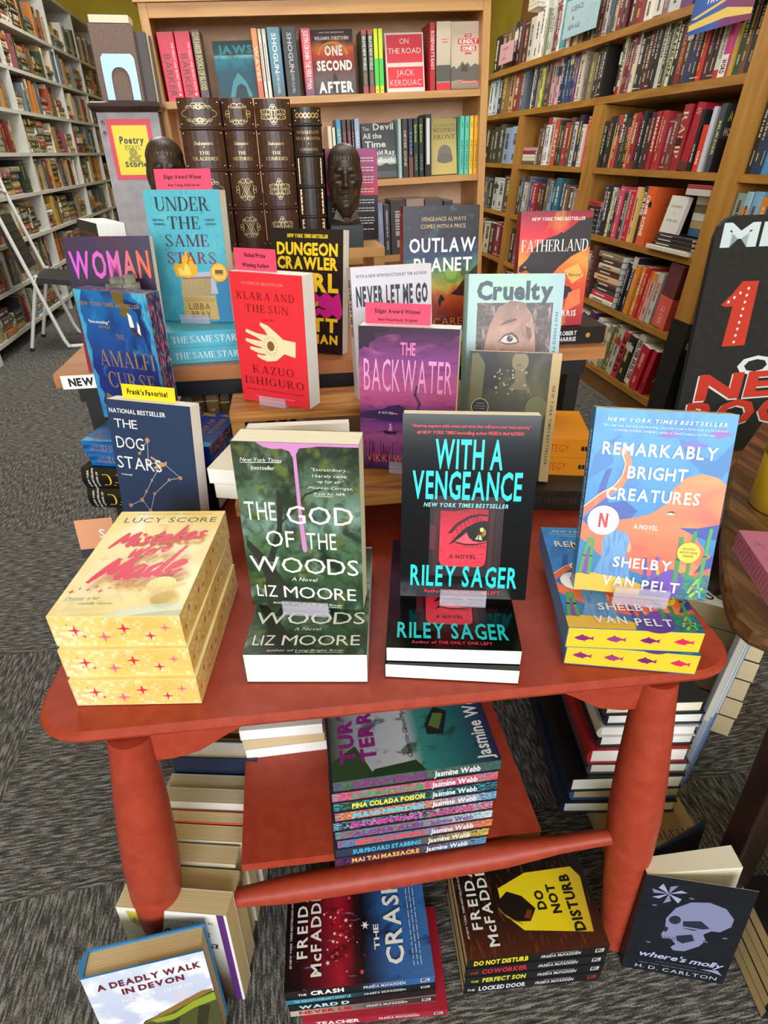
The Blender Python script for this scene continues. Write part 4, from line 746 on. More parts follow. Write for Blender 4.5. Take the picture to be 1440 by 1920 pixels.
# purple water
dusk = art('cover_purple_dusk', [(0, '#3a1c52'), (0.12, '#8a3f86'), (0.25, '#a9569c'), (0.345, '#7a3f92'), (0.37, '#3a2060'), (0.42, '#5a2f80'), (0.50, '#b6528c'), (0.6, '#c65c92'), (0.8, '#8a4a8c'), (1, '#3c2a3e')], 1, [('#2a1838', 5, 0.55, 0.75, 1, 6, 0.5), ('#d074a8', 4, 0.55, 0.75, 1, 3, 0.5)])
PT = '#eba2d6'
bw = [('p', '#43284a', [(0, 0.9), (0.12, 0.92), (0.3, 0.95), (0.45, 0.96), (0.6, 0.97), (1, 0.965), (1, 1), (0, 1)]), ('p', '#33223e', [(0, 0.84), (0.06, 0.87), (0.10, 0.86), (0.12, 0.90), (0.18, 0.92), (0.14, 0.96), (0.3, 0.965), (0.3, 1), (0, 1)]),
  ('p', '#38205a', [(0, 0.41), (0.1, 0.43), (0.25, 0.45), (0.3, 0.47), (0.42, 0.485), (0.48, 0.46), (0.6, 0.45), (0.75, 0.44), (0.9, 0.45), (1, 0.44), (1, 0.375), (0, 0.375)]), ('e', '#f4a060', 0.60, 0.435, 0.06, 0.022), ('e', '#ffd98a', 0.61, 0.438, 0.025, 0.013), ('e', '#f08a50', 0.50, 0.43, 0.03, 0.01), ('e', '#f4a868', 0.72, 0.42, 0.07, 0.008), ('e', '#f08a70', 0.36, 0.42, 0.05, 0.006), ('l', '#5c3a66', 0.004, [(0.61, 0.455), (0.63, 0.50), (0.58, 0.56), (0.60, 0.62)]),
  ('p', '#2a1434', [(0.24, 0.292), (0.40, 0.29), (0.42, 0.30), (0.38, 0.268), (0.27, 0.268)]), ('p', '#d9a8c8', [(0.30, 0.292), (0.32, 0.33), (0.34, 0.325), (0.35, 0.292)]), ('e', '#d9a8c8', 0.325, 0.338, 0.012, 0.014), ('l', '#2a1434', 0.0006, [(0.18, 0.275), (0.34, 0.305)]), ('l', '#2a1434', 0.0006, [(0.34, 0.305), (0.48, 0.285)])]
r_ = random.Random(3)
for j in range(46):
    x0 = r_.uniform(0.02, 0.95); bw.append(('l', r_.choice(('#3a1c3e', '#4a2448', '#2c1634')), 0.0008, [(x0, 0.02), (x0 + r_.uniform(-0.03, 0.03), r_.uniform(0.10, 0.24))]))
bw += [('t', '#ec86c8', 'THE', 0.50, 0.865, 0.15, 0.078, {'st': 'b'}), ('t', PT, 'BACKWATER', 0.50, 0.685, 0.90, 0.215, {'st': 's', 'gap': 0.1}), ('t', '#e6c8e4', 'A NOVEL', 0.28, 0.425, 0.16, 0.016, {'st': 'b', 'gap': 0.2}), ('t', '#e6c8e4', '"An original thriller"', 0.74, 0.40, 0.2, 0.014, {'st': 's'}), ('t', '#ec7a4c', 'VIKKI WAKEFIELD', 0.5, 0.085, 0.86, 0.06, {'st': 's', 'gap': 0.2})]
hero('purple paperback showing a lake fire at dusk, pink card in its top', 0.1738, 0.8214, 0.6200, -21.2, 2.7, 0.1445, 0.2191, 0.030, '#4a2a58', 'w', bw, bg=dusk)
stand('clear stand under the purple lake paperback', 0.1738, 0.8214, 0.6184, -21.2, 0.05, 0.02)
# dark olive painting, gold strip
olive = art('cover_olive_painting', [(0, '#12110e'), (0.4, '#2c2a18'), (0.7, '#4a4626'), (1, '#24221a')], 1, [('#6a6234', 2.2, 0.5, 0.68, 1.3, 1, 0.85), ('#0e0d0b', 3, 0.5, 0.62, 1, 1, 0.8), ('#5a5a30', 6, 0.58, 0.7, 1, 1, 0.5)], 0.4)
gl = [('p', '#6a6236', [(0.03, 0.55), (0.16, 0.5), (0.18, 0.9), (0.10, 0.985), (0.03, 0.98)]), ('e', '#8a7c52', 0.56, 0.93, 0.09, 0.11), ('r', '#2a2818', 0.40, 0.99, 0.75, 1.0), ('e', '#5a3a2e', 0.55, 0.905, 0.03, 0.008), ('p', '#7a6c46', [(0.51, 0.87), (0.62, 0.87), (0.64, 0.78), (0.70, 0.72), (0.45, 0.72), (0.52, 0.78)]), ('e', '#6c6a38', 0.78, 0.58, 0.12, 0.14)]
r_ = random.Random(8)
for j in range(26): gl.append(('s', r_.choice(('#cfc79a', '#b9b07c')), r_.uniform(0.28, 0.72), r_.uniform(0.68, 0.88), r_.uniform(0.001, 0.003), 4, 0.4))
gl += [('e', '#c9c3b0', 0.155, 0.575, 0.098, 0.098), ('e', '#16191c', 0.155, 0.575, 0.091, 0.091), ('t', '#b9b7ae', '"Hoffman', 0.155, 0.605, 0.1, 0.01, {'st': 's'}), ('t', '#b9b7ae', 'certainly knows', 0.155, 0.585, 0.13, 0.009, {'st': 's'}), ('t', '#b9b7ae', 'how to enchant."', 0.155, 0.565, 0.13, 0.009, {'st': 's'}), ('r', '#c9ad72', 0.895, 0, 1, 1), ('t', '#3c3020', 'NEW YORK TIMES BESTSELLER', 0.948, 0.45, 0.62 * 0.2063 / 0.1423, 0.020, {'st': 'b', 'gap': 0.22, 'rot': -90})]
hero('dark olive paperback with painted woman and gold strip along its fore edge', 0.3461, 0.8405, 0.5772, -19.2, 12.1, 0.1423, 0.2063, 0.022, '#2a2820', 'c', gl, bg=olive)
AC = '#a89a78'
alice = [('t', AC, 'ALICE', 0.58, 0.72, 0.46, 0.055, {'st': 'r', 'rot': 0}), ('t', AC, 'HOFFMAN', 0.5, 0.87, 0.7, 0.055, {'st': 'r'}), ('t', AC, 'MAGIC', 0.5, 0.45, 0.6, 0.07, {'st': 'r'}), ('l', AC, 0.0005, [(0.2, 0.6), (0.8, 0.6)])]
alice = [(k[0], k[1], k[2], 0.55, 1 - {'ALICE': 0.17, 'HOFFMAN': 0.08, 'MAGIC': 0.30}[k[2]] , k[5], k[6], k[7]) if k[0] == 't' else k for k in alice]
charc = speckle('cover_charcoal', '#2a2826', '#383532', 30, 0.5)
W_, T_, H_ = 0.138, 0.036, 0.205
book('paperback_book', 'charcoal paperback with tan serif names, lying flat at back of the red table', flat_spine(0.488, 0.776, 0.5361, -14.5, W_, T_), W_, H_, T_, charc, 'c', alice, [('t', '#57524c', 'ALICE HOFFMAN', 0.62, 0.5, 0.42, 0.32, {'st': 'r'})])
OR = art('cover_orange', [(0, '#f39a1f'), (1, '#f5a52c')], 1)
for k, lab in enumerate(('orange paperback with red spine lettering, lower of two on charcoal book', 'orange paperback with red spine lettering, upper of two on charcoal book')):
    W_, T_, H_ = 0.128, 0.0332, 0.2
    book('paperback_book', lab, flat_spine(0.4905, 0.8325, 0.5725 + k * 0.0337, -15.5, W_, T_), W_, H_, T_, OR, 'w', [('t', '#e0352a', 'ANNIHILATION', 0.62, 0.62, 0.9 * H_ / W_ * 0.55, 0.16, {'st': 'b', 'rot': 70}), ('t', '#e0352a', 'SIN', 0.55, 0.88, 0.5, 0.12, {'st': 'b', 'rot': 0})][:1], [('t', '#e2502a', 'THE STRATEGY', 0.60, 0.5, 0.44, 0.40, {'st': 's', 'gap': 0.1}), ('r', '#2a1a12', 0.92, 0.38, 0.945, 0.62), ('r', '#2a1a12', 0.95, 0.38, 0.972, 0.62)], 'orange strategy paperbacks')
# teal jacket, close face
skinp = art('portrait_skin', [(0, '#a8796a'), (0.5, '#b98a78'), (1, '#8a6256')], 1, [('#7a5248', 3, 0.5, 0.68, 1, 1, 0.8), ('#d0a898', 6, 0.56, 0.7, 2, 1, 0.6)])
hairp = art('portrait_hair', [(0, '#4a3430'), (1, '#3a2a26')], 1, [('#b9a2a0', 5, 0.56, 0.68, 3, 1, 0.8), ('#8a6a62', 8, 0.5, 0.66, 1, 2, 0.7)])
tealj = art('cover_pale_teal', [(0, '#a9c8cf'), (0.3, '#a6d8c2'), (0.7, '#a3cfc4'), (1, '#9fbfd0')], 0)
cr = [('r', hairp, 0.10, 0.10, 0.90, 0.675), ('p', skinp, [(0.17, 0.22), (0.20, 0.40), (0.24, 0.52), (0.32, 0.64), (0.45, 0.69), (0.58, 0.68), (0.68, 0.60), (0.72, 0.5), (0.74, 0.4), (0.76, 0.22)]),
  ('p', '#6a4238', [(0.33, 0.515), (0.42, 0.555), (0.52, 0.57), (0.53, 0.555), (0.44, 0.535)]), ('p', '#5a3a34', [(0.34, 0.41), (0.40, 0.455), (0.48, 0.475), (0.545, 0.445), (0.57, 0.40), (0.50, 0.385), (0.42, 0.385)]), ('p', '#d9cfca', [(0.36, 0.41), (0.41, 0.445), (0.48, 0.455), (0.53, 0.43), (0.55, 0.405), (0.49, 0.395), (0.42, 0.395)]), ('e', '#2a2426', 0.465, 0.427, 0.033, 0.033), ('e', '#c9c4c4', 0.475, 0.437, 0.008, 0.008),
  ('p', '#7a5248', [(0.62, 0.52), (0.68, 0.5), (0.70, 0.44), (0.665, 0.42), (0.64, 0.46)]), ('p', '#9a6a5c', [(0.58, 0.30), (0.66, 0.33), (0.70, 0.28), (0.62, 0.24)]),
  ('t', '#22384a', 'Cruelty', 0.49, 0.888, 0.80, 0.115, {'st': 'k', 'gap': 0.03}), ('t', '#3f6a5c', 'NOTHING FEELS BETTER', 0.945, 0.46, 0.56 * 0.233 / 0.158, 0.020, {'st': 'b', 'gap': 0.2, 'rot': -90})]
cr = [((k[0], k[1], [(u, v + 0.13) for u, v in k[2]]) if k[0] == 'p' else k[:3] + (k[3] + 0.13,) + k[4:] if k[0] == 'e' else k if k[0] == 't' else k[:3] + (k[3] + 0.13, k[4], k[5] + 0.13)) for k in cr]
tl_ = 'pale teal hardback with navy title over a close portrait of an eye'
book('hardback_book', tl_, pose(0.3850, 0.9466, 0.6475, -11.5, 11.9), 0.158, 0.2329, 0.030, '#8fb9b4', 'c', cr, (), None, True, tealj)
# lilac with dark dome
nv = [('p', '#3a3f48', [(0.5 + 0.47 * math.cos(R(a)), 0.28 + 0.40 * math.sin(R(a))) for a in range(-10, 191, 8)]), ('p', '#8a8d92', [(0.30, 0.44), (0.40, 0.53), (0.46, 0.52), (0.44, 0.42), (0.36, 0.38)]), ('p', '#9a9da2', [(0.55, 0.5), (0.62, 0.56), (0.76, 0.5), (0.74, 0.42), (0.6, 0.42)]), ('t', '#4a525e', 'WITH A NEW INTRODUCTION BY THE AUTHOR', 0.5, 0.935, 0.88, 0.021, {'st': 'b', 'gap': 0.18}), ('t', '#2c3644', 'NEVER LET ME GO', 0.5, 0.79, 0.90, 0.13, {'st': 'k', 'gap': 0.12})]
for u_, v_ in ((0.27, 0.6), (0.5, 0.6), (0.64, 0.62), (0.8, 0.6), (0.22, 0.5), (0.72, 0.56), (0.35, 0.64)): nv.append(('s', '#e9ebee', u_, v_, 0.0022, 4, 0.4))
hero('lilac white paperback with dark starry dome, behind the pink award card', 0.1873, 0.972, 0.6882, 6.5, 7.3, 0.1345, 0.2085, 0.026, '#d5d3e2', 'w', nv, spine=[('t', '#2c3644', 'NEVER LET ME GO', 0.3, 0.5, 0.42, 0.45, {'st': 'k'})])
# space and desert
spc = art('cover_space', [(0, '#5a1a14'), (0.18, '#a8381e'), (0.3, '#d0602e'), (0.38, '#c8b04a'), (0.5, '#5a8a5a'), (0.6, '#2c3f66'), (0.75, '#262436'), (1, '#2a2028')], 1, [('#1a1a2a', 3, 0.5, 0.68, 1, 1, 0.7), ('#4a7a8a', 5, 0.6, 0.75, 1, 2, 0.5)], 0.35, 0.25)
ol = [('e', '#6f9a3e', 0.66, 0.46, 0.11, 0.11), ('e', '#8ab04c', 0.64, 0.475, 0.08, 0.08), ('p', '#3a1614', [(1, 0.54), (0.93, 0.50), (0.84, 0.44), (0.72, 0.34), (0.64, 0.30), (0.85, 0.28), (1, 0.29)]), ('p', '#5a2018', [(1, 0.42), (0.9, 0.38), (0.8, 0.32), (1, 0.30)]), ('p', '#1a0e10', [(0.47, 0.24), (0.50, 0.30), (0.52, 0.30), (0.57, 0.255), (0.52, 0.24), (0.505, 0.20), (0.49, 0.20)]),
  ('t', '#d9b98a', 'VENGEANCE ALWAYS', 0.53, 0.90, 0.58, 0.030, {'st': 's', 'gap': 0.12}), ('t', '#d9b98a', 'COMES WITH A PRICE.', 0.53, 0.845, 0.60, 0.030, {'st': 's', 'gap': 0.12}), ('t', '#eef1f6', 'OUTLAW', 0.52, 0.70, 0.88, 0.105, {'st': 'b', 'gap': 0.1}), ('t', '#eef1f6', 'PLANET', 0.53, 0.545, 0.78, 0.105, {'st': 'b', 'gap': 0.1}), ('t', '#d8823c', 'M.R. CAREY', 0.5, 0.07, 0.86, 0.062, {'st': 's', 'gap': 0.1})]
r_ = random.Random(4)
for j in range(30): ol.append(('s', '#c9cbe0', r_.uniform(0.03, 0.97), r_.uniform(0.6, 0.98), 0.0006, 4, 0.5))
hero('dark space paperback with green planet over orange desert and red spine', 0.3044, 1.1373, 0.7535, -0.2, 4.2, 0.1412, 0.2143, 0.030, '#2a2430', 'c', ol, bg=spc, spine=[('r', '#c8101e', 0, 0, 1, 0.62), ('t', '#c9a468', 'OUTLAW PLANET', 0.36, 0.8, 0.6, 0.25, {'st': 's', 'gap': 0.2}), ('s', '#f0e0e0', 0.06, 0.3, 0.003, 4, 0.5)])
book('paperback_book', 'dark paperback lying flat under the space paperback on cherry table', flat(0.3044, 1.135, 0.7275, 0, 0.0255), 0.14, 0.21, 0.0255, '#2a2430', 'c', (), ())
# red and black eagle
rag = art('cover_red_orange', [(0, '#a8203a'), (0.35, '#e0503a'), (0.6, '#f08a3c'), (0.8, '#e8283e'), (1, '#8a1a3a')], 1, [('#f4b04a', 2.5, 0.52, 0.7, 1, 1, 0.8), ('#d8203c', 3, 0.55, 0.7, 1, 1.5, 0.8)])
EB = '#241420'
fa = [('p', EB, [(1, 0.95), (0.84, 0.93), (0.72, 0.87), (0.6, 0.815), (0.58, 0.83), (0.52, 0.80), (0.37, 0.775), (0.35, 0.765), (0.2, 0.69), (0.12, 0.60), (0.02, 0.54), (0.015, 0.50), (0.05, 0.49), (0.12, 0.51), (0.2, 0.47), (0.24, 0.38), (0.3, 0.30), (0.45, 0.28), (0.48, 0.36), (0.46, 0.44), (0.58, 0.53), (0.75, 0.62), (1, 0.70)]), ('p', EB, [(0.55, 0.40), (0.78, 0.35), (0.83, 0.30), (0.7, 0.24), (0.5, 0.28)]), ('e', '#e8a060', 0.10, 0.535, 0.018, 0.012), ('p', '#f2b45a', [(0.66, 0.5), (0.86, 0.56), (0.95, 0.45), (0.8, 0.38)]), ('p', '#ee7a4c', [(0.7, 0.12), (0.95, 0.2), (0.92, 0.34), (0.76, 0.3)]), ('p', '#e4384a', [(0.05, 0.1), (0.6, 0.05), (0.7, 0.18), (0.3, 0.26)]),
  ('t', '#f3e6e4', 'NEW YORK TIMES BESTSELLER', 0.52, 0.935, 0.74, 0.026, {'st': 'b', 'sl': 0.15, 'gap': 0.14}), ('t', '#f3eef0', 'FATHERLAND', 0.5, 0.715, 0.94, 0.10, {'st': 'r', 'gap': 0.08}), ('t', '#5a1a14', 'A Novel', 0.78, 0.46, 0.26, 0.034, {'st': 's', 'sl': 0.3}), ('t', '#f6e4e0', 'ROBERT HARRIS', 0.5, 0.115, 0.8, 0.05, {'st': 'b', 'gap': 0.14})]
hero('red and orange paperback with black eagle head, standing at the cherry table end', 0.5063, 1.0948, 0.7600, -3.9, 5.8, 0.1329, 0.1978, 0.024, '#8a1a2c', 'w', fa, bg=rag)
W_, T_, H_ = 0.133, 0.0315, 0.203
book('paperback_book', 'black paperback with white spine lettering, flat under the eagle paperback', flat_spine(0.618, 1.076, 0.7276, -2.5, W_, T_), W_, H_, T_, '#16131a', 'w', [('t', '#e6e2dc', 'HARRIS', 0.86, 0.5, 0.5, 0.1, {'st': 'b', 'rot': -90})], [('t', '#d9d6d8', 'FATHERLAND', 0.28, 0.5, 0.42, 0.46, {'st': 'r'}), ('t', '#eceaea', 'ROBERT', 0.63, 0.66, 0.17, 0.24, {'st': 'b'}), ('t', '#eceaea', 'HARRIS', 0.63, 0.30, 0.17, 0.24, {'st': 'b'}), ('e', '#c08a3c', 0.83, 0.5, 0.022, 0.022)])
# turquoise with matchbook
turq = art('cover_turquoise', [(0, '#3f9fbf'), (0.5, '#4fb4cc'), (1, '#55b9cf')], 1, [('#2a7f9a', 22, 0.60, 0.68, 1.5, 1, 0.6), ('#6cc8d8', 6, 0.5, 0.7, 1, 1, 0.5)], 0.5)
matchm = art('match_sticks', [(0, '#cdb88a'), (1, '#bba678')], 0)
DT = '#23303c'; MT = '#8a2a48'
us = [('p', '#3a86b8', [(0.78, 0), (1, 0), (1, 0.4), (0.82, 0.3)]), ('p', '#b7bccb', [(0.42, 0.21), (0.84, 0.23), (0.80, 0.40), (0.52, 0.395), (0.46, 0.37)]), ('p', matchm, [(0.33, 0.20), (0.74, 0.22), (0.76, 0.36), (0.35, 0.345)])]
for j in range(15): us += [('l', '#6a5a3e', 0.0006, [(0.36 + j * 0.027, 0.205 + j * 0.001), (0.365 + j * 0.027, 0.34 + j * 0.001)]), ('r', '#a83a44', 0.375 + j * 0.027, 0.338 + j * 0.001, 0.39 + j * 0.027, 0.352 + j * 0.001)]
us += [('p', '#f3b52e', [(0.30, 0.36), (0.26, 0.43), (0.31, 0.47), (0.36, 0.45), (0.42, 0.52), (0.50, 0.57), (0.49, 0.50), (0.56, 0.53), (0.55, 0.47), (0.60, 0.44), (0.58, 0.38), (0.46, 0.35)]), ('p', '#f6dd6a', [(0.34, 0.37), (0.32, 0.42), (0.37, 0.43), (0.40, 0.40), (0.44, 0.47), (0.49, 0.42), (0.50, 0.37)]), ('p', '#e8662e', [(0.47, 0.53), (0.50, 0.57), (0.49, 0.50)]), ('p', '#c7a868', [(0.33, 0.02), (0.82, 0.02), (0.80, 0.215), (0.34, 0.21)]), ('r', '#a8894c', 0.34, 0.185, 0.80, 0.19), ('t', '#6a5430', 'LIBBA', 0.56, 0.125, 0.30, 0.05, {'st': 's', 'gap': 0.14}), ('t', '#6a5430', 'BRAY', 0.57, 0.06, 0.27, 0.05, {'st': 's', 'gap': 0.14}), ('t', '#6a5430', 'A NEW YORK TIMES BESTSELLING AUTHOR', 0.57, 0.172, 0.42, 0.009, {'st': 's'}),
  ('e', '#c88a2c', 0.885, 0.395, 0.118, 0.118), ('e', '#f0b94a', 0.885, 0.395, 0.112, 0.112), ('e', '#f4ca6a', 0.885, 0.395, 0.09, 0.09), ('r', '#7a5a20', 0.83, 0.375, 0.94, 0.38), ('r', '#7a5a20', 0.83, 0.385, 0.94, 0.415), ('t', '#6a4a1a', 'AWARD SEAL', 0.885, 0.43, 0.1, 0.01, {'st': 's'}),
  ('t', DT, 'UNDER', 0.50, 0.90, 0.72, 0.098, {'st': 'r', 'gap': 0.12}), ('t', DT, 'THE', 0.49, 0.765, 0.42, 0.09, {'st': 'r', 'gap': 0.12}), ('t', '#5a2c48', 'SAME', 0.50, 0.635, 0.58, 0.088, {'st': 'r', 'gap': 0.12}), ('t', MT, 'STARS', 0.535, 0.505, 0.66, 0.085, {'st': 'r', 'gap': 0.12}), ('t', DT, 'THREE WORLDS,', 0.15, 0.785, 0.15, 0.014, {'st': 'b'}), ('t', DT, 'TWO MURDERS,', 0.16, 0.755, 0.15, 0.014, {'st': 'b'}), ('t', DT, 'A CENTURY', 0.84, 0.785, 0.14, 0.014, {'st': 'b'}), ('t', DT, 'OF SECRETS.', 0.85, 0.755, 0.14, 0.014, {'st': 'b'})]
us = [i for i in us if not (i[0] == 't' and i[2] == 'AWARD SEAL')]
hero('turquoise paperback with burning matchbook and gold medal, pink card on top', -0.1478, 1.1695, 0.7850, -17.0, 4.6, 0.1350, 0.2144, 0.030, turq, 'w', us, bg=turq)
for k, lab in enumerate(('turquoise book with white spine lettering, lower of two lying flat', 'turquoise book with white spine lettering, upper of two lying flat')):
    W_, T_, H_ = 0.139, 0.0278, 0.215
    book('paperback_book', lab, flat_spine(-0.030, 1.1035, 0.7276 + k * 0.0283, 0.5, W_, T_), W_, H_, T_, turq, 'w', (), [('t', '#f0f3f4', 'UNDER THE SAME STARS', 0.42, 0.5, 0.80, 0.42, {'st': 'r', 'gap': 0.1})], 'flat turquoise books on the cherry table', False, turq)
stand('clear stand under the turquoise matchbook paperback', -0.1478, 1.1695, 0.7838, -17.0, 0.055, 0.016)
# pink and orange title on violet
vio = art('cover_violet', [(0, '#8a2038'), (0.25, '#6a2040'), (0.45, '#2a2038'), (1, '#332a54')], 1, [('#5a1a38', 3, 0.5, 0.7, 1, 1, 0.7)])
gt = art('title_pink_orange', [(0, '#d85ae0'), (0.5, '#dc62c8'), (0.8, '#e0685c'), (1, '#de6a4a')], 0)
pt_ = mat('#d65ae2', 0.4)
hero('violet paperback with huge pink and orange capitals behind a stone ornament', -0.2666, 1.0820, 0.7285, -10, 7.7, 0.1406, 0.2119, 0.018, '#32264a', 'w', [('t', gt, 'WOMAN', 0.50, 0.80, 0.92, 0.185, {'st': 'b', 'gap': 0.12}), ('t', pt_, 'DOWN', 0.50, 0.51, 0.76, 0.18, {'st': 'b', 'gap': 0.12}), ('t', gt, 'COLLEEN HOOVER', 0.5, 0.12, 0.8, 0.07, {'st': 's'})], bg=vio)
# black and yellow
YL = '#f3cf2a'
zig = [(0.0, 0.47)] + [(0.05 + 0.09 * j, 0.44 + (0.075 if j % 2 == 0 else 0.03)) for j in range(11)] + [(1, 0.35)] + [(0.95 - 0.09 * j, 0.335 + (-0.045 if j % 2 == 0 else 0.0)) for j in range(11)]
dc = [('p', '#cc1f88', zig), ('p', '#16120e', [(0.60, 0.41), (0.66, 0.40), (0.72, 0.385), (0.80, 0.375), (0.72, 0.37), (0.66, 0.385), (0.62, 0.36), (0.60, 0.38)]), ('p', '#c9a42a', [(0.61, 0.42), (0.66, 0.44), (0.66, 0.40), (0.62, 0.39)]), ('t', YL, 'NEW YORK TIMES BESTSELLER', 0.52, 0.945, 0.56, 0.026, {'st': 'k', 'sl': 0.15}), ('t', YL, 'DUNGEON', 0.51, 0.845, 0.84, 0.088, {'st': 'k', 'gap': 0.05}), ('t', YL, 'CRAWLER', 0.51, 0.735, 0.84, 0.088, {'st': 'k', 'gap': 0.05}), ('t', YL, 'CARL', 0.53, 0.585, 0.82, 0.135, {'st': 'k', 'gap': 0.05}), ('t', YL, 'MATT', 0.53, 0.24, 0.80, 0.105, {'st': 'k', 'gap': 0.08}), ('t', YL, 'DINNIMAN', 0.51, 0.12, 0.84, 0.07, {'st': 'k', 'gap': 0.08}), ('t', YL, 'A DUNGEON OF A GOOD TIME', 0.6, 0.045, 0.5, 0.014, {'st': 'b'}), ('e', '#16151a', 0.715, 0.845, 0.02, 0.025)]
dc = [i for i in dc if not (i[0] == 't' and i[2].startswith('A DUNGEON'))]
hero('black paperback with fat yellow title and pink jagged band', 0.0476, 1.1276, 0.7285, -28.9, 8.0, 0.1408, 0.2100, 0.028, '#121116', 'w', dc)
# the oblique thick book behind the violet one
hero('thick black paperback seen edge-on with red cover lettering, behind the violet paperback', -0.352, 1.34, 0.7276, -62, 2, 0.135, 0.215, 0.052, '#1a1216', 'w', [('t', '#c8485a', 'FREIDA', 0.5, 0.72, 0.8, 0.14, {'st': 's', 'gap': 0.1}), ('t', '#c8485a', 'McFADDEN', 0.5, 0.52, 0.86, 0.14, {'st': 's', 'gap': 0.1}), ('t', '#b8485a', '#1 NEW YORK TIMES BESTSELLING AUTHOR', 0.5, 0.9, 0.8, 0.03, {'st': 's'})])
# pale books between the navy and forest paperbacks
blush = art('cover_blush', [(0, '#e9d6c8'), (1, '#ecdccf')], 1)
hero('blush white paperback leaning behind the green forest paperback', 0.008, 0.708, 0.5362, -5, 9, 0.135, 0.2095, 0.022, '#e6d6ca', 'w', [('t', '#a89080', 'NEW YORK TIMES BESTSELLER', 0.52, 0.93, 0.74, 0.016, {'st': 'r', 'gap': 0.2}), ('t', '#6a5a50', 'Theo', 0.26, 0.82, 0.36, 0.085, {'st': 's', 'sl': 0.25}), ('t', '#6a5a50', 'of Golden', 0.6, 0.70, 0.6, 0.085, {'st': 's', 'sl': 0.25})], bg=blush)
for k, lab in enumerate(('cream covered paperback lying flat on lower riser step, lower of two', 'cream covered paperback lying flat on lower riser step, upper of two')):
    book('paperback_book', lab, flat(-0.058 + 0.006 * (1 - k), 0.769, 0.6186 + k * 0.0245, -20, 0.024), 0.135, 0.12, 0.024, '#ece4d2', 'w', (), (), 'flat cream paperbacks on the riser')

# ================================================================ cards tucked into the books
def card(label, M, w, h, col, lines, name='book_card'):
    t = thing(name, label, 'card', M, None)
    mb = MB(); mb.box(-w / 2, -0.0002, 0, w / 2, 0.0002, h, mat(col, 0.6)); mb.build('card_sheet', t)
    mb = MB(); draw(mb, lambda a, b, l: (a - w / 2, -0.0002 - l, b), w, h, lines); mb.build('printed_words', t)
def on_top(x, y, z, yaw, lean, H, du, back, rot=0.0, dz=-0.012):
    return pose(x, y, z, yaw, lean) @ TR(du, back, H + dz) @ RY(rot)
PKC = '#ee4a72'; PT2 = '#4a1426'
card('pink card with two dark lines standing in the turquoise paperback', on_top(-0.1478, 1.1695, 0.7850, -17.0, 4.6, 0.2144, 0.0, 0.017, 0, 0.0006), 0.1, 0.031, PKC, [('t', PT2, 'Edgar Award Winner', 0.5, 0.62, 0.68, 0.18, {'st': 'k'}), ('t', PT2, 'Best Young Adult Novel', 0.5, 0.22, 0.56, 0.11, {'st': 'k'})])
card('pink card with two dark lines standing in the purple lake paperback', on_top(0.1738, 0.8214, 0.6200, -21.2, 2.7, 0.2191, -0.018, 0.015, 0, 0.0006), 0.094, 0.029, PKC, [('t', PT2, 'Edgar Award Winner', 0.5, 0.62, 0.70, 0.18, {'st': 'k'}), ('t', PT2, 'Best Paperback Original', 0.5, 0.22, 0.6, 0.12, {'st': 'k'})])
card('pink card with two dark lines standing in the red paperback', on_top(-0.0183, 0.9712, 0.6882, -33.1, 1.5, 0.2063, -0.022, 0.012, 0, 0.0006), 0.075, 0.032, PKC, [('t', PT2, 'Nobel Prize', 0.5, 0.70, 0.50, 0.17, {'st': 'k'}), ('t', PT2, 'Winning Author', 0.5, 0.26, 0.66, 0.17, {'st': 'k'})])
card('yellow card with one dark line standing in the navy paperback', on_top(-0.2109, 0.8355, 0.5379, -25.1, 7.9, 0.2093, -0.004, 0.012, 0, 0.0006), 0.088, 0.021, '#f3d81e', [('t', '#2c2a14', 'Frank\'s Favorite!', 0.48, 0.5, 0.76, 0.34, {'st': 'k'})])
card('orange shelf card with white letter low behind the red table corner', pose(-0.395, 1.06, 0.365, 0, 8), 0.07, 0.08, '#e8a27c', [('r', '#3a3440', 0, 0, 1, 0.22), ('t', '#f4efe9', 'S', 0.66, 0.6, 0.16, 0.22, {'st': 'b'})])
# ================================================================ books of the pine bookcase
def px2x(px, z): return -0.285 + (px - 327) * 1.954e-3 - 0.30 + 0.0349 * z
def pine_spine(name, label, row, p0, p1, H, col, spine=(), group=None, W=0.128, dy=0.03, front=(), paper='c', hard=False, bg=None, roll=0):
    z = CSH[row]; T = (p1 - p0) * 1.954e-3 - 0.0012
    return sbook(name, label, MC @ TR(px2x(p1, z), dy, z + 0.0004) @ RZ(90) @ RX(roll), W, H, T, col, paper, spine, group, hard, front, bg=bg)
def pine_face(label, row, p0, p1, H, T, col, front, bg=None, dy=0.05, lean=9, **k):
    z = CSH[row]; W = (p1 - p0) * 1.954e-3
    return book('paperback_book', label, MC @ TR((px2x(p0, z) + px2x(p1, z)) / 2, dy, z + 0.001 + T * math.sin(R(lean))) @ RX(-lean), W, H, T, col, 'c', front, (), bg=bg, **k)
ST = lambda txt, c, s=0.5, w=0.8, h=0.5, st='b': ('t', c, txt, s, 0.5, w, h, {'st': st})
brk = [('t', '#201418', 'BARKER', 0.62, 0.40, 0.62, 0.40, {'st': 's', 'gap': 0.1}), ('t', '#f4c8cc', 'THE GREAT AND SECRET SHOW', 0.5, 0.82, 0.7, 0.13, {'st': 'b'}), ('e', '#f3dcd8', 0.9, 0.8, 0.02, 0.02)]
pine_spine('paperback_book', 'thick crimson paperback with black author letters, first on the top pine shelf', 4, 313, 342, 0.197, '#dd2244', brk, 'crimson twin paperbacks')
pine_spine('paperback_book', 'thick crimson paperback with black author letters, second on the top pine shelf', 4, 343, 370, 0.197, '#dd2244', brk, 'crimson twin paperbacks')
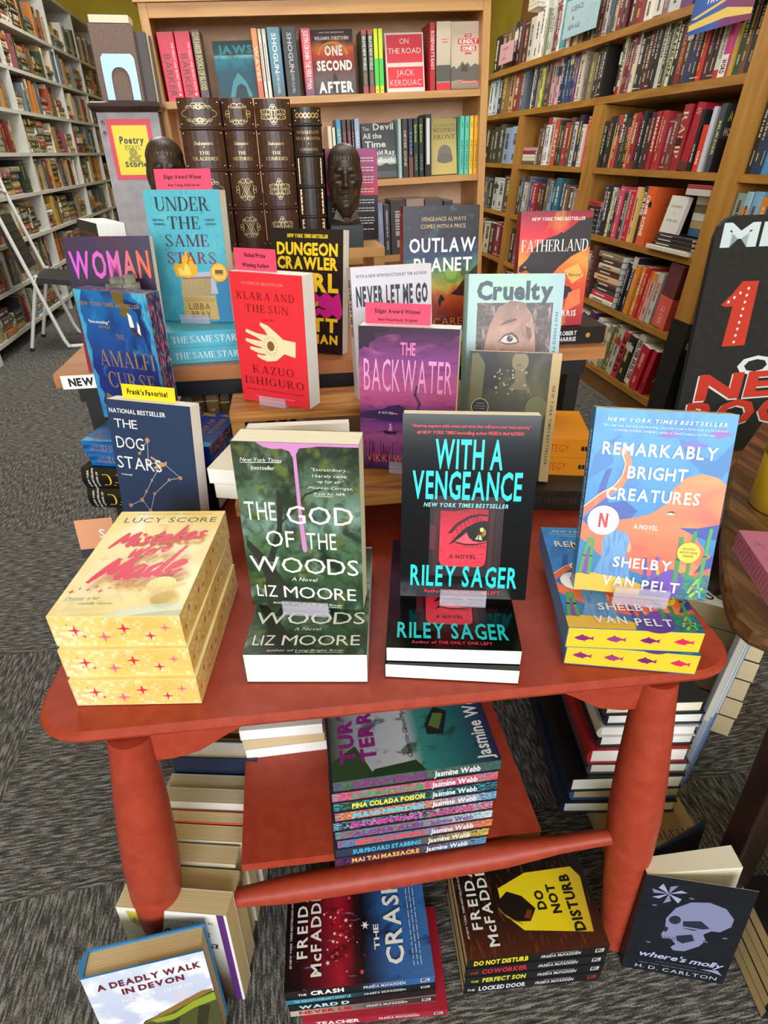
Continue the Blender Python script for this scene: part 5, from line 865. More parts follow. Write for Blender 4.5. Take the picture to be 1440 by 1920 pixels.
pine_spine('paperback_book', 'plum paperback with gold and lime spine letters beside the crimson twins', 4, 372, 388, 0.2, '#5a4450', [ST('CLIVE BARKER', '#e0c070', 0.18, 0.3, 0.6), ST('BOOKS OF BLOOD', '#c8c84a', 0.6, 0.5, 0.6)], front=[('r', '#4a3c2c', 0, 0, 1, 1), ('r', '#6a7a2c', 0.3, 0.1, 0.9, 0.9)])
shark = art('cover_blue_depth', [(0, '#1a4254'), (0.45, '#1d5468'), (0.68, '#2a88a0'), (0.745, '#7fd0dc'), (0.76, '#2f5560'), (1, '#24404c')], 1, [('#123644', 4, 0.5, 0.7, 1, 1, 0.7)])
pine_face('dark blue paperback with teal block title facing out on the top pine shelf', 4, 405, 484, 0.172, 0.02, '#24404c', [('t', '#2f9aa8', 'JAWS', 0.5, 0.85, 0.8, 0.13, {'st': 'k', 'gap': 0.03}), ('p', '#3f8ea0', [(0.25, 0.02), (0.36, 0.30), (0.5, 0.46), (0.66, 0.30), (0.78, 0.02)]), ('p', '#14303c', [(0.36, 0.02), (0.44, 0.22), (0.54, 0.26), (0.64, 0.2), (0.68, 0.02)])], shark)
pine_spine('paperback_book', 'orange to red paperback leaning beside the white pair, top pine shelf', 4, 476, 487, 0.2, art('spine_orange', [(0, '#c8402c'), (1, '#f0902c')], 1), [ST('WAVES', '#f6d8b0', 0.5, 0.5, 0.5)], W=0.12)
for k, (a, b) in enumerate(((488, 494), (495, 502))):
    pine_spine('paperback_book', ('thin white paperback next to the orange spine, top pine shelf', 'thin white paperback next to the blue spine, top pine shelf')[k], 4, a, b, 0.198, '#e9e6df', [('r', '#6a6a6a', 0.2, 0.35, 0.75, 0.55), ('e', '#3a3a3a', 0.93, 0.5, 0.008, 0.008)])
pine_spine('paperback_book', 'thick teal blue paperback with spaced white letters, top pine shelf', 4, 504, 527, 0.202, art('spine_teal', [(0, '#2a3a44'), (0.25, '#2f6a84'), (1, '#3a8aa4')], 1), [ST('SHOGUN', '#dfe9ec', 0.36, 0.56, 0.35), ST('JAMES CLAVELL', '#c8d4d8', 0.8, 0.3, 0.2)], W=0.13)
pine_spine('paperback_book', 'thick black paperback with spaced grey letters, top pine shelf', 4, 530, 556, 0.202, '#23262a', [ST('SHOGUN', '#b8b4b8', 0.36, 0.56, 0.3), ST('JAMES CLAVELL', '#a8a8ac', 0.8, 0.3, 0.2)], W=0.13)
pine_spine('paperback_book', 'red paperback fading to purple with white spine letters, top pine shelf', 4, 564, 582, 0.196, art('spine_red', [(0, '#5a2a5a'), (0.4, '#c8283a'), (1, '#d82a3a')], 1), [ST('JUSTIN CRONIN', '#f0e2e0', 0.24, 0.42, 0.45), ST('THE FERRYMAN', '#f0e2e0', 0.68, 0.42, 0.5)], W=0.13)
burn = art('cover_burning_sky', [(0, '#4a4a50'), (0.25, '#6a5a58'), (0.45, '#7a2a24'), (0.6, '#b83a24'), (0.72, '#d8742c'), (0.84, '#4a2426'), (1, '#2c2024')], 1, [('#3a1c1c', 3, 0.55, 0.75, 1, 1, 0.7)], 0.35, 0.2)
pine_face('dark paperback with white title over an orange burning ring, top pine shelf', 4, 583, 662, 0.196, 0.024, '#2a2024', [('p', '#e8882c', [(0.5 + 0.36 * math.cos(R(a)), 0.62 + 0.2 * math.sin(R(a))) for a in range(0, 181, 10)] + [(0.5 + 0.3 * math.cos(R(a)), 0.62 + 0.16 * math.sin(R(a))) for a in range(180, -1, -10)]), ('p', '#2a2628', [(0.44, 0.05), (0.46, 0.28), (0.5, 0.35), (0.56, 0.28), (0.58, 0.05)]), ('t', '#d8c8c0', 'A NEW YORK TIMES BESTSELLER', 0.5, 0.955, 0.6, 0.02, {'st': 'b'}), ('t', '#efe9e6', 'WILLIAM R. FORSTCHEN', 0.5, 0.87, 0.80, 0.05, {'st': 'b'}), ('t', '#f3f0ee', 'ONE', 0.52, 0.68, 0.42, 0.14, {'st': 'k', 'gap': 0.12}), ('t', '#f3f0ee', 'SECOND', 0.52, 0.45, 0.84, 0.14, {'st': 'k', 'gap': 0.1}), ('t', '#e6e4e6', 'AFTER', 0.52, 0.11, 0.84, 0.16, {'st': 'k', 'gap': 0.1})], burn)
for k, (a, b) in enumerate(((674, 684), (686, 696))):
    pine_spine('paperback_book', ('grey green paperback with red ends, nearer the burning ring cover', 'grey green paperback with red ends, nearer the lime pair')[k], 4, a, b, 0.188, '#4f5a52', [('r', '#b8342c', 0, 0, 0.07, 1), ('r', '#a83a2c', 0.88, 0, 1, 1), ST('BRAVE NEW WORLD', '#e0ddd0', 0.36, 0.52, 0.55), ST('ALDOUS HUXLEY', '#c87a4a', 0.76, 0.2, 0.4)], front=[('r', '#3a4440', 0, 0, 1, 1)])
for k, (a, b) in enumerate(((697, 705), (706, 714))):
    pine_spine('paperback_book', ('lime and yellow paperback spine beside the grey green ones', 'lime and yellow paperback spine with the empty gap beside it')[k], 4, a, b, 0.19, '#d8ec2a', [('r', '#3fd84a', 0.45, 0, 0.88, 1), ('e', '#2a3a1a', 0.95, 0.5, 0.01, 0.01)])
ORED = '#e23a4a'
pine_face('coral red and white banded paperback facing out on the top pine shelf', 4, 722, 796, 0.182, 0.014, '#f0dfdb', [('r', ORED, 0.04, 0.5, 0.97, 0.97), ('r', ORED, 0.04, 0.07, 0.97, 0.43), ('t', '#f6dede', 'ON', 0.5, 0.86, 0.24, 0.09, {'st': 's'}), ('t', '#f6dede', 'THE ROAD', 0.5, 0.70, 0.86, 0.09, {'st': 's'}), ('t', '#f3c8c8', 'JACK', 0.5, 0.33, 0.46, 0.1, {'st': 's', 'gap': 0.14}), ('t', '#f3c8c8', 'KEROUAC', 0.5, 0.16, 0.82, 0.1, {'st': 's', 'gap': 0.12})])
pine_spine('paperback_book', 'dark red paperback angled beside the coral banded cover', 4, 803, 814, 0.203, '#b8202e', [ST('ROSEMARY\'S BABY', '#efc8c4', 0.4, 0.56, 0.6)], front=[('r', '#a01c2c', 0, 0, 1, 1)])
beige = art('cover_beige_ruins', [(0, '#8a8078'), (0.12, '#a89c8c'), (0.35, '#cfc0ac'), (1, '#dccbb6')], 1)
ruin = [(0, 0.12), (0, 0.32), (0.10, 0.35), (0.16, 0.30), (0.28, 0.36), (0.34, 0.42), (0.42, 0.36), (0.5, 0.40), (0.6, 0.33), (0.72, 0.38), (0.86, 0.35), (0.9, 0.28), (1, 0.33), (1, 0.12), (0.6, 0.10), (0.3, 0.14)]
pine_spine('paperback_book', 'thick beige paperback spine with red foot showing grey ruins', 4, 816, 844, 0.205, beige, [('r', '#5a5650', 0.62, 0, 0.86, 1), ('r', '#d82a3a', 0.88, 0, 1, 1), ('t', '#d83a4a', 'KINDLY', 0.25, 0.6, 0.5 * 0.0535 / 0.205, 0.07, {'st': 'k', 'rot': 90}), ('t', '#d83a4a', 'ONES', 0.29, 0.6, 0.4 * 0.0535 / 0.205, 0.07, {'st': 'k', 'rot': 90})], W=0.1)
pine_face('beige paperback with red boxed title above grey ruins, end of top pine shelf', 4, 846, 911, 0.204, 0.03, '#d8c8b2', [('p', '#6a645c', ruin), ('p', '#4a4642', [(0.3, 0.30), (0.36, 0.38), (0.44, 0.34), (0.5, 0.37), (0.5, 0.26), (0.3, 0.26)]), ('r', '#d83a4a', 0.42, 0.77, 0.62, 0.82), ('r', '#d83a4a', 0.22, 0.67, 0.84, 0.75), ('r', '#d83a4a', 0.30, 0.565, 0.76, 0.645), ('r', '#d83a4a', 0.42, 0.52, 0.62, 0.545), ('t', '#f3ece2', 'THE', 0.52, 0.795, 0.14, 0.03, {'st': 'b'}), ('t', '#f6f0e6', 'KINDLY', 0.53, 0.71, 0.54, 0.055, {'st': 'k'}), ('t', '#f6f0e6', 'ONES', 0.53, 0.605, 0.38, 0.055, {'st': 'k'}), ('r', '#d83a4a', 0.27, 0.08, 0.82, 0.12), ('t', '#f6e6e0', 'JONATHAN LITTELL', 0.545, 0.10, 0.5, 0.022, {'st': 'b'})], beige, dy=0.03, lean=6)
# middle shelf
M2 = [(604, 612, 0.185, '#e6ddc6', 'cream', ()), (613, 619, 0.18, '#efe9dc', 'ivory', ()), (621, 631, 0.205, '#3f9ac8', 'sky blue with yellow letters', [ST('CATCH 22', '#e6d84a', 0.35, 0.4, 0.55)]), (632, 641, 0.203, '#4a2a30', 'plum red', [ST('INFINITE', '#a84a50', 0.4, 0.4, 0.5)]), (642, 650, 0.203, '#4a2a30', 'plum red', [ST('INFINITE', '#a84a50', 0.4, 0.4, 0.5)]), (651, 656, 0.2, '#3f2228', 'thin maroon', [ST('HARRIS', '#c8a0a0', 0.4, 0.4, 0.5)]), (657, 667, 0.205, '#9fb4dc', 'pale blue', [ST('CALL ME', '#e9eef6', 0.4, 0.4, 0.4)])]
for k, (a, b, h, c, nm, sp) in enumerate(M2):
    pine_spine('paperback_book', f'{nm} paperback spine, {ORD[k]} from the leather volumes, middle pine shelf', 3, a, b, h, c, sp)
dev = art('cover_night_field', [(0, '#3a4044'), (0.15, '#4a5054'), (0.3, '#c8ccc8'), (0.38, '#8a9090'), (0.45, '#3a4248'), (1, '#2c3238')], 1)
DW = '#e9e9e6'
pine_face('charcoal paperback with white typewriter title facing out on the middle pine shelf', 3, 673, 741, 0.188, 0.02, '#2c3238', [('p', '#23282c', [(0, 0.12), (0, 0.20), (0.2, 0.22), (0.35, 0.26), (0.5, 0.22), (0.7, 0.27), (0.8, 0.24), (1, 0.25), (1, 0.12)]), ('t', DW, 'The', 0.14, 0.9, 0.20, 0.065, {'st': 's'}), ('t', DW, 'Devil', 0.66, 0.93, 0.60, 0.11, {'st': 'b'}), ('t', DW, 'All the', 0.32, 0.77, 0.56, 0.09, {'st': 'b'}), ('t', DW, 'Time', 0.40, 0.62, 0.62, 0.11, {'st': 'b'}), ('t', DW, 'Donald Ray', 0.52, 0.47, 0.90, 0.08, {'st': 'b'}), ('t', DW, 'Pollock', 0.60, 0.33, 0.72, 0.09, {'st': 'b'})], dev)
M3 = [(743, 750, 0.197, '#a8c8d0', 'pale teal', ()), (751, 763, 0.197, '#3a2a26', 'brown black', [ST('NEVER GONE', '#c8b8a0', 0.5, 0.6, 0.4)]), (764, 773, 0.197, '#28304a', 'dark blue and copper', [ST('TITUS', '#8a9ab8', 0.4, 0.4, 0.4), ('r', '#7a4434', 0.65, 0, 1, 1)]), (774, 784, 0.197, '#1c241e', 'black with lime letters', [ST('Spookomes', '#a8c83a', 0.25, 0.3, 0.5), ST('CHUCK', '#6a9a7a', 0.75, 0.3, 0.4)]), (785, 795, 0.197, '#1c241e', 'black with lime letters', [ST('Spookomes', '#a8c83a', 0.25, 0.3, 0.5), ST('CHUCK', '#6a9a7a', 0.75, 0.3, 0.4)]), (797, 811, 0.208, '#17181c', 'tall black with white panel', [('r', '#dfe0e6', 0.06, 0.25, 0.80, 0.75), ('e', '#a83a34', 0.92, 0.5, 0.01, 0.01)])]
for k, (a, b, h, c, nm, sp) in enumerate(M3):
    pine_spine('paperback_book', f'{nm} paperback, {ORD[k]} after the charcoal title cover, middle pine shelf', 3, a, b, h, c, sp)
wf = art('cover_mustard', [(0, '#c8b46a'), (0.5, '#cbb670'), (1, '#c2ae66')], 1)
pine_face('mustard paperback with grey steel helmet facing out on the middle pine shelf', 3, 813, 868, 0.192, 0.016, '#c8b46a', [('e', '#7a766a', 0.55, 0.38, 0.26, 0.28, 0, 180), ('p', '#6e6a60', [(0.29, 0.38), (0.24, 0.26), (0.30, 0.22), (0.55, 0.20), (0.82, 0.23), (0.85, 0.27), (0.81, 0.38)]), ('t', '#6a6240', 'ALL QUIET ON THE', 0.55, 0.885, 0.8, 0.045, {'st': 'r'}), ('t', '#4a442c', 'WESTERN', 0.53, 0.80, 0.82, 0.075, {'st': 'r'}), ('t', '#4a442c', 'FRONT', 0.55, 0.68, 0.80, 0.085, {'st': 'r'})], wf)
for k, (a, b, c, nm) in enumerate(((870, 879, '#5fd0c0', 'turquoise'), (880, 889, '#5fd0c0', 'turquoise'), (890, 898, '#f0d05a', 'pale yellow'), (899, 908, '#f4b41a', 'amber'))):
    pine_spine('paperback_book', f'{nm} paperback of the matching four, {ORD[k]} from the helmet cover', 3, a, b, 0.197, c, [ST('KURT VONNEGUT', '#3a5a50' if k < 2 else '#8a6a1a', 0.66, 0.5, 0.4), ('r', '#3a7a70' if k < 2 else '#b88a2a', 0.1, 0.4, 0.2, 0.6)])
# lower shelf glimpsed between the display books
for k, (a, b, h, c) in enumerate(((700, 712, 0.2, '#8a90c0'), (713, 726, 0.19, '#3a3a40'), (727, 760, 0.205, '#3c3a3e'), (761, 800, 0.205, '#a89080'), (801, 840, 0.2, '#5a5258'), (842, 862, 0.19, '#3a3f4a'), (863, 890, 0.17, '#3a4048'))):
    pine_spine('paperback_book', f'{cname(c)} book, {ORD[k]} of those half hidden on the lower pine shelf', 2, a, b, h, c, spine_print(random.Random(k), h, 0.02, '#b8b8b8'))

# ================================================================ books of the oak wall shelves
def oak_spine(name, label, y_far, T, h, H, W, col, spine=(), group=None, hard=False, front=(), d=0.012, tilt=0.0, paper='c', bg=None):
    """y_far = far face; the front cover looks towards the viewer"""
    return sbook(name, label, MR @ TR(d, y_far - T, h + 0.0006) @ RX(tilt), W, H, T, col, paper, spine, group, hard, front, bg=bg)
INK = ['#d9d3c4', '#e6e2d8', '#c8b48a', '#b8bcc4', '#d8c060', '#e0a890']
def run_books(cols, y0, y1, h, where, Hs=(0.185, 0.225), seed=1, hard_p=0.4, special=None, name='shelf_book', W=0.145, tilt=0.0, d=(0.008, 0.02), used=None):
    r = random.Random(seed); n = len(cols); ws = [r.uniform(0.75, 1.3) for _ in cols]; k = (y0 - y1) / sum(ws); y = y0
    for i, c in enumerate(cols):
        T = ws[i] * k - 0.001; H = r.uniform(*Hs); hard = r.random() < hard_p
        sp = (special or {}).get(i)
        bright = sum(int(c[j:j + 2], 16) for j in (1, 3, 5)) / 3
        ink = r.choice(INK) if bright < 150 else r.choice(['#2a2422', '#5a2a26', '#2a3450'])
        pr = sp[0] if sp else spine_print(r, H, T, ink, r.choice(cols), r.randint(0, 5))
        if sp and len(sp) > 1: H = sp[1]
        lab = f'{cname(c)} book, {ORD[i]} from the far post, {where}'
        if sp and len(sp) > 2: lab = sp[2]
        oak_spine(name, lab, y, T, h, H, W, c, pr, None, hard, (), r.uniform(*d), tilt, r.choice('cwo'))
        y -= ws[i] * k
L1 = ['#1f231e', '#c4bfae', '#a3202c', '#5a2a28', '#8a3a52', '#d8cfb4', '#2a2a2c', '#33302e', '#5a2c2c', '#3a2c2a', '#1c1c1e', '#c9c5b4', '#3a3a30', '#7d8a5c', '#d8d2b0', '#22201e', '#7a2a2c', '#3a3a42', '#2a3468', '#2c2c30', '#b82a26', '#4a2a28', '#2a2a2a', '#d6d4cc', '#d03c8a', '#c9a23a', '#2a4a3a', '#6a4a3a', '#2a2c30']
BT = lambda s, c, p=0.5, w=0.7, h=0.55, st='b': [('t', c, s, p, 0.5, w, h, {'st': st})]
run_books(L1, 3.165, 2.225, RSH[4], 'second oak shelf down', (0.2, 0.24), 4, 0.6, {0: ([('r', '#d8d8d0', 0.3, 0.1, 0.5, 0.8), ('r', '#c9c070', 0.85, 0.1, 0.92, 0.5)], 0.235), 1: ([('r', '#a3202c', 0.86, 0, 1, 1)] + BT('UFO CRASH', '#2a2624', 0.5, 0.5, 0.7, 'k'), 0.23), 11: (BT('BLACK DAHLIA', '#23201e', 0.34, 0.46, 0.5, 'k'), 0.24, 'cream hardback with heavy black spine letters on the second oak shelf down'), 14: (BT('MANSON', '#3a3a2a', 0.5, 0.7, 0.6, 'k'), 0.24, 'cream hardback with torn green spine next to the olive one, second oak shelf'), 16: (BT('NATALIE BENEDICT', '#c88a5a', 0.5, 0.7, 0.5), 0.238), 23: ([('r', '#c8303a', 0.86, 0, 1, 1)] + BT('KILLED THE DEAD', '#4a4a4a', 0.4, 0.6, 0.3), 0.2), 24: ([('r', '#f0ede8', 0.68, 0, 1, 1)] + BT('WORD', '#1c1c1c', 0.84, 0.2, 0.6, 'k'), 0.21)})
# face-out black book closing that shelf
oak_face = lambda label, y, h, W, H, T, col, front, yaw=-55, d=0.06, **k: book('paperback_book', label, MR @ TR(d, y, h) @ RZ(yaw), W, H, T, col, 'c', front, (), **k)
L2 = ['#23302a', '#2c2c38', '#2c2a30', '#c9a03a', '#b83a44', '#3a4030', '#2a2824', '#3a2e24', '#c8622e', '#8a2a34', '#a8202c', '#2c2c2e', '#34343a', '#4a2428', '#a8242c', '#b8303a', '#a83038', '#8a2430', '#7a3a34']
run_books(L2, 3.165, 2.555, RSH[3], 'third oak shelf down', (0.18, 0.215), 7, 0.3, {0: (BT('OFF THE PATH', '#c8d4d0', 0.4, 0.6, 0.5), 0.19), 5: (BT('FRAMED', '#d8d4c8', 0.28, 0.5, 0.6, 'k'), 0.215, 'dark green hardback with white spaced letters on the third oak shelf'), 10: (BT('RED COLLAR', '#2a1414', 0.5, 0.7, 0.5, 'k'), 0.2), 14: (BT('MANHUNT', '#f0e0c8', 0.4, 0.6, 0.5, 'k'), 0.21), 15: (BT('MANHUNT', '#f0e0c8', 0.4, 0.6, 0.5, 'k'), 0.21)})
oak_spine('shelf_book', 'broad red striped book with cream capitals on third oak shelf', 2.550, 0.055, RSH[3], 0.222, 0.15, '#9a2430', [('t', '#ead9c0', 'RAMP', 0.45, 0.5, 0.7, 0.6, {'st': 'r'}), ('r', '#2a1a1c', 0.5, 0.2, 0.62, 0.8)], None, True)
oak_spine('shelf_book', 'tall crimson hardback leaning forward on third oak shelf', 2.490, 0.060, RSH[3], 0.222, 0.15, '#a81830', [('t', '#ead0d0', 'AN', 0.12, 0.5, 0.10, 0.4, {'st': 'r'}), ('r', '#5a3430', 0.86, 0, 1, 1)], None, True, [('r', '#a81830', 0, 0, 1, 1), ('t', '#ead0d0', 'AN', 0.3, 0.86, 0.3, 0.12, {'st': 'r'}), ('t', '#ead0d0', 'ACT OF', 0.3, 0.72, 0.4, 0.06, {'st': 'r'}), ('t', '#ead0d0', 'MURDER', 0.4, 0.6, 0.6, 0.06, {'st': 'r'})], tilt=5)
for k, (c, T) in enumerate((('#1e1e1e', 0.02), ('#d83a2a', 0.03), ('#c9cad8', 0.022))):
    oak_spine('shelf_book', ('black book beside the tall crimson hardback, third oak shelf', 'scarlet book with white letter near its foot, third oak shelf', 'pale violet book before the last cover on third oak shelf')[k], 2.425 - k * 0.033, T, RSH[3], (0.2, 0.15, 0.205)[k], 0.14, c, BT('CRIME', '#e9e2d8', 0.7, 0.3, 0.4))
mur = [('r', '#3c4a50', 0, 0.5, 1, 1), ('r', '#2a2230', 0, 0, 1, 0.5), ('t', '#d8cf6a', 'A MURDER', 0.52, 0.82, 0.82, 0.13, {'st': 'k'}), ('t', '#e8e0d8', 'HOLLYWOOD', 0.5, 0.60, 0.8, 0.10, {'st': 'k'}), ('r', '#d83040', 0.3, 0.43, 0.95, 0.52), ('r', '#221a20', 0.3, 0.30, 0.95, 0.40), ('r', '#e0c8a0', 0.35, 0.17, 0.95, 0.28), ('r', '#2a3450', 0.35, 0.04, 0.95, 0.14)]
oak_spine('shelf_book', 'dark teal book with yellow title cover facing the post, third oak shelf', 2.315, 0.030, RSH[3], 0.212, 0.15, '#3a4650', BT('MURDER', '#d8cf6a', 0.5, 0.5, 0.4), None, False, mur)
L3 = ['#2a3f78', '#2a2a28', '#d8d0b0', '#4a4640', '#2c2a28', '#d84a6a', '#3a3a3a', '#8a8a90', '#c8202c', '#e0b48a', '#d8b020', '#2a2f3a']
run_books(L3, 3.02, 2.66, RSH[2], 'fourth oak shelf down', (0.19, 0.225), 9, 0.3, {1: (BT('SCANNER', '#e0dcd0', 0.4, 0.6, 0.5, 'k'), 0.21), 11: (BT('CRIME', '#e0e4ea', 0.3, 0.4, 0.6, 'k'), 0.225)})
oak_spine('shelf_book', 'broad orange book with white letters on the fourth oak shelf', 2.655, 0.062, RSH[2], 0.225, 0.15, '#e0602c', [('t', '#f6e9df', 'CRIME SCENE', 0.5, 0.35, 0.7, 0.35, {'st': 'k'}), ('r', '#2a2020', 0.25, 0.5, 0.35, 0.9)], None, False, [('t', '#f6e9df', 'S', 0.6, 0.6, 0.3, 0.2, {'st': 'k'})])
def oak_flat(label, y0, h, Hl, W, T, col, spine=(), name='shelf_book', d=0.012, group=None, paper='w', hard=False):
    return sbook(name, label, MR @ TR(d, y0, h + T) @ RX(-90), W, Hl, T, col, paper, spine, group, hard)
for k in range(5):
    oak_flat(f'black paperback lying flat, {ORD[k]} up in the pile by the far post, fourth oak shelf', 3.03, RSH[2] + 0.001 + k * 0.0235, 0.125, 0.10, 0.0225, '#1d1c1e', [('r', '#b8b0a8', 0.15, 0.35, 0.5, 0.6), ('r', '#8a8480', 0.65, 0.4, 0.9, 0.6)])
oak_flat('red paperback lying flat on top of the black pile, fourth oak shelf', 3.03, RSH[2] + 0.1195, 0.125, 0.11, 0.022, '#b02a34', BT('ORIENT', '#4a1418', 0.5, 0.5, 0.4))
for k, (c, W, T) in enumerate((('#e0d8c8', 0.15, 0.016), ('#26241f', 0.15, 0.014), ('#2a2620', 0.15, 0.014), ('#2b2a2c', 0.14, 0.012))):
    oak_flat(('cream book at the bottom of the pile beside the front post, fourth oak shelf', 'black book second up under the white box book, fourth oak shelf', 'brownish black book third up under the white box book, fourth oak shelf', 'charcoal book fourth up right under the white box book, fourth oak shelf')[k], 2.235 + 0.003 * k, RSH[2] + 0.001 + k * 0.0165, 0.28 - k * 0.012, W, T, c, [('r', '#d8d4cc', 0.1, 0.35, 0.45, 0.6)], d=-0.02 if k == 0 else 0.0)
t = thing('section_card', 'white block card naming a section, leaning on the fourth oak shelf pile', 'card', MR @ TR(0.0, 2.478, RSH[2] + 0.0675) @ RZ(-90) @ RX(-8), None)
mb = MB(); mb.box(0, 0, 0, 0.115, 0.018, 0.135, mat('#d9d7d0', 0.5)); mb.build('card_block', t, bevel=0.001)
mb = MB(); draw(mb, lambda a, b, l: (a, -l, b), 0.115, 0.135, [('t', '#3a3a3a', 'SELF-SUFFICIENCY', 0.5, 0.72, 0.68, 0.06, {'st': 's'}), ('t', '#3a3a3a', '&', 0.5, 0.54, 0.06, 0.06, {'st': 's'}), ('t', '#3a3a3a', 'NATURAL LIVING', 0.5, 0.34, 0.64, 0.06, {'st': 's'})]); mb.build('printed_words', t)
for k, (c, T) in enumerate((('#c9c4ba', 0.022), ('#a8323c', 0.014))):
    oak_flat(('pale hardback lying on top above the white block card, fourth oak shelf', 'red book lying topmost above the white block card, fourth oak shelf')[k], 2.225, RSH[2] + 0.207 + k * 0.0225, 0.15, 0.13, T, c, (), d=0.004)
for k in range(5):
    oak_flat(f'book {("blue", "tan", "white", "olive", "white")[k]} lying {ORD[k]} up behind the white block card', 2.222, RSH[2] + 0.0665 + k * 0.0278, 0.13, 0.10, 0.027, ('#3a6a9a', '#b8a070', '#d8d8dc', '#6a6a40', '#dcdce0')[k], (), d=0.045)
L4 = ['#d8d4c8', '#d8d020', '#8a8a74', '#c8c4b8']
run_books(L4, 3.165, 3.02, RSH[1], 'fifth oak shelf down', (0.19, 0.225), 12, 0.2)
oak_spine('shelf_book', 'large brown book whose jacket pictures a pile of books, fifth oak shelf', 3.0, 0.04, RSH[1], 0.245, 0.2, '#5c3630', BT('LIBRARY', '#a88a70', 0.5, 0.6, 0.4), None, True, d=0.0)
PIL = ['#d9d2b8', '#c83a48', '#3e4450', '#5a342c', '#e0b48a', '#5c3a30', '#c9b4a0', '#4a3a30', '#8a7a60']
for k, c in enumerate(PIL):
    oak_flat(f'{cname(c)} book lying {ORD[k]} up in the pile beside the brown jacket, fifth oak shelf', 2.70 + (k % 3) * 0.004, RSH[1] + 0.001 + k * 0.0252, 0.23 - (k % 4) * 0.012, 0.16, 0.0245, c, [('r', '#e6ded0' if k not in (0, 4, 6) else '#5a4a3a', 0.15, 0.4, 0.6, 0.62)], d=0.0 + 0.004 * (k % 3), hard=k % 3 == 0)
L5 = ['#23262e', '#2a2f44', '#dd8a2a', '#e09a3a', '#c8302a', '#d84a3a', '#d8a8a0', '#c8c4c8']
run_books(L5, 2.68, 2.40, RSH[1], 'fifth oak shelf down past the pile', (0.2, 0.24), 14, 0.2, tilt=6)
oak_spine('shelf_book', 'broad coral and maroon book beside the front post, fifth oak shelf', 2.375, 0.09, RSH[1], 0.25, 0.17, '#6a343a', [('r', '#e2605a', 0.5, 0, 1, 1), ('t', '#f0b8b0', 'GLOBE', 0.8, 0.5, 0.3, 0.3, {'st': 's'})], None, False, [('r', '#e2605a', 0, 0, 1, 0.5)], tilt=5)
L6 = ['#b8b0a8', '#2a3a44', '#2a3038', '#3a3f48', '#5a2a5a', '#8a8a90', '#b8bcc8', '#c8b490', '#8a8a6a', '#6a6a50', '#b8b0a0', '#c8303a', '#2a2426', '#d8d0c0', '#b81a3a']
run_books(L6, 3.165, 2.36, RSH[0], 'lowest oak shelf', (0.19, 0.235), 16, 0.5, {13: (BT('HELTER SKELTER', '#2a2424', 0.5, 0.8, 0.5, 'k'), 0.23), 11: (BT('2020', '#1c1618', 0.5, 0.8, 0.6, 'k'), 0.22)}, tilt=9)
oak_spine('shelf_book', 'magenta striped book facing out beside the front post, lowest oak shelf', 2.34, 0.03, RSH[0], 0.2, 0.15, '#b81a3a', BT('MICRO', '#1c1618', 0.85, 0.2, 0.5, 'k'), None, False, [('p', '#d8d0c8', [(0.2, 0.3), (0.4, 0.7), (0.5, 0.7), (0.3, 0.3)])], tilt=10)
# top shelf, near half and far half
T1 = ['#5a3a28', '#8a2a34', '#e6e2d6', '#dcd8cc', '#8a6a7a', '#c9cac6', '#6a3a7a', '#e0d4c0', '#c9a88a', '#7a7a60', '#4a4a44', '#8a7a5a', '#5a4a3a', '#b8b0a0']
run_books(T1, 3.16, 2.23, RSH[5], 'top oak shelf in the near bay', (0.22, 0.28), 21, 0.7)
T2 = ['#e6e3da', '#d9d9d6', '#7d8a6c', '#cfd0cc', '#c4c0b4', '#6a4a44', '#8a2a3a', '#e0dcd4', '#3aa0a8', '#2a6a8a', '#d9c9b0', '#4a4a44', '#c9b48c', '#8a7a58', '#2c2c2a', '#3a3a38', '#d0c8b8', '#6a5a4a', '#8a3a3a', '#c8c4bc', '#4a5a6a', '#b8a888', '#7a3038', '#5c2830']
run_books(T2, 4.19, 3.18, RSH[5], 'top oak shelf in the middle bay', (0.22, 0.29), 22, 0.8)
T3 = ['#2a2a28', '#5a4a3a', '#6a5a40', '#2a3040', '#5a3434', '#4a3a30', '#c8c0b0', '#e0ddd4']
run_books(T3, 4.98, 4.2, RSH[5], 'top oak shelf in the far bay', (0.2, 0.25), 23, 0.8)
for k in range(4):
    oak_flat(f'cream paperback lying {ORD[k]} up beneath the dark top book, far end of top shelf', 4.30, RSH[5] + 0.001 + k * 0.036 + 0.0 if False else RSH[5] + 0.27 + k * 0.02, 0.16, 0.11, 0.019, '#d8d0ba' if k < 3 else '#3a3630', (), d=0.02)
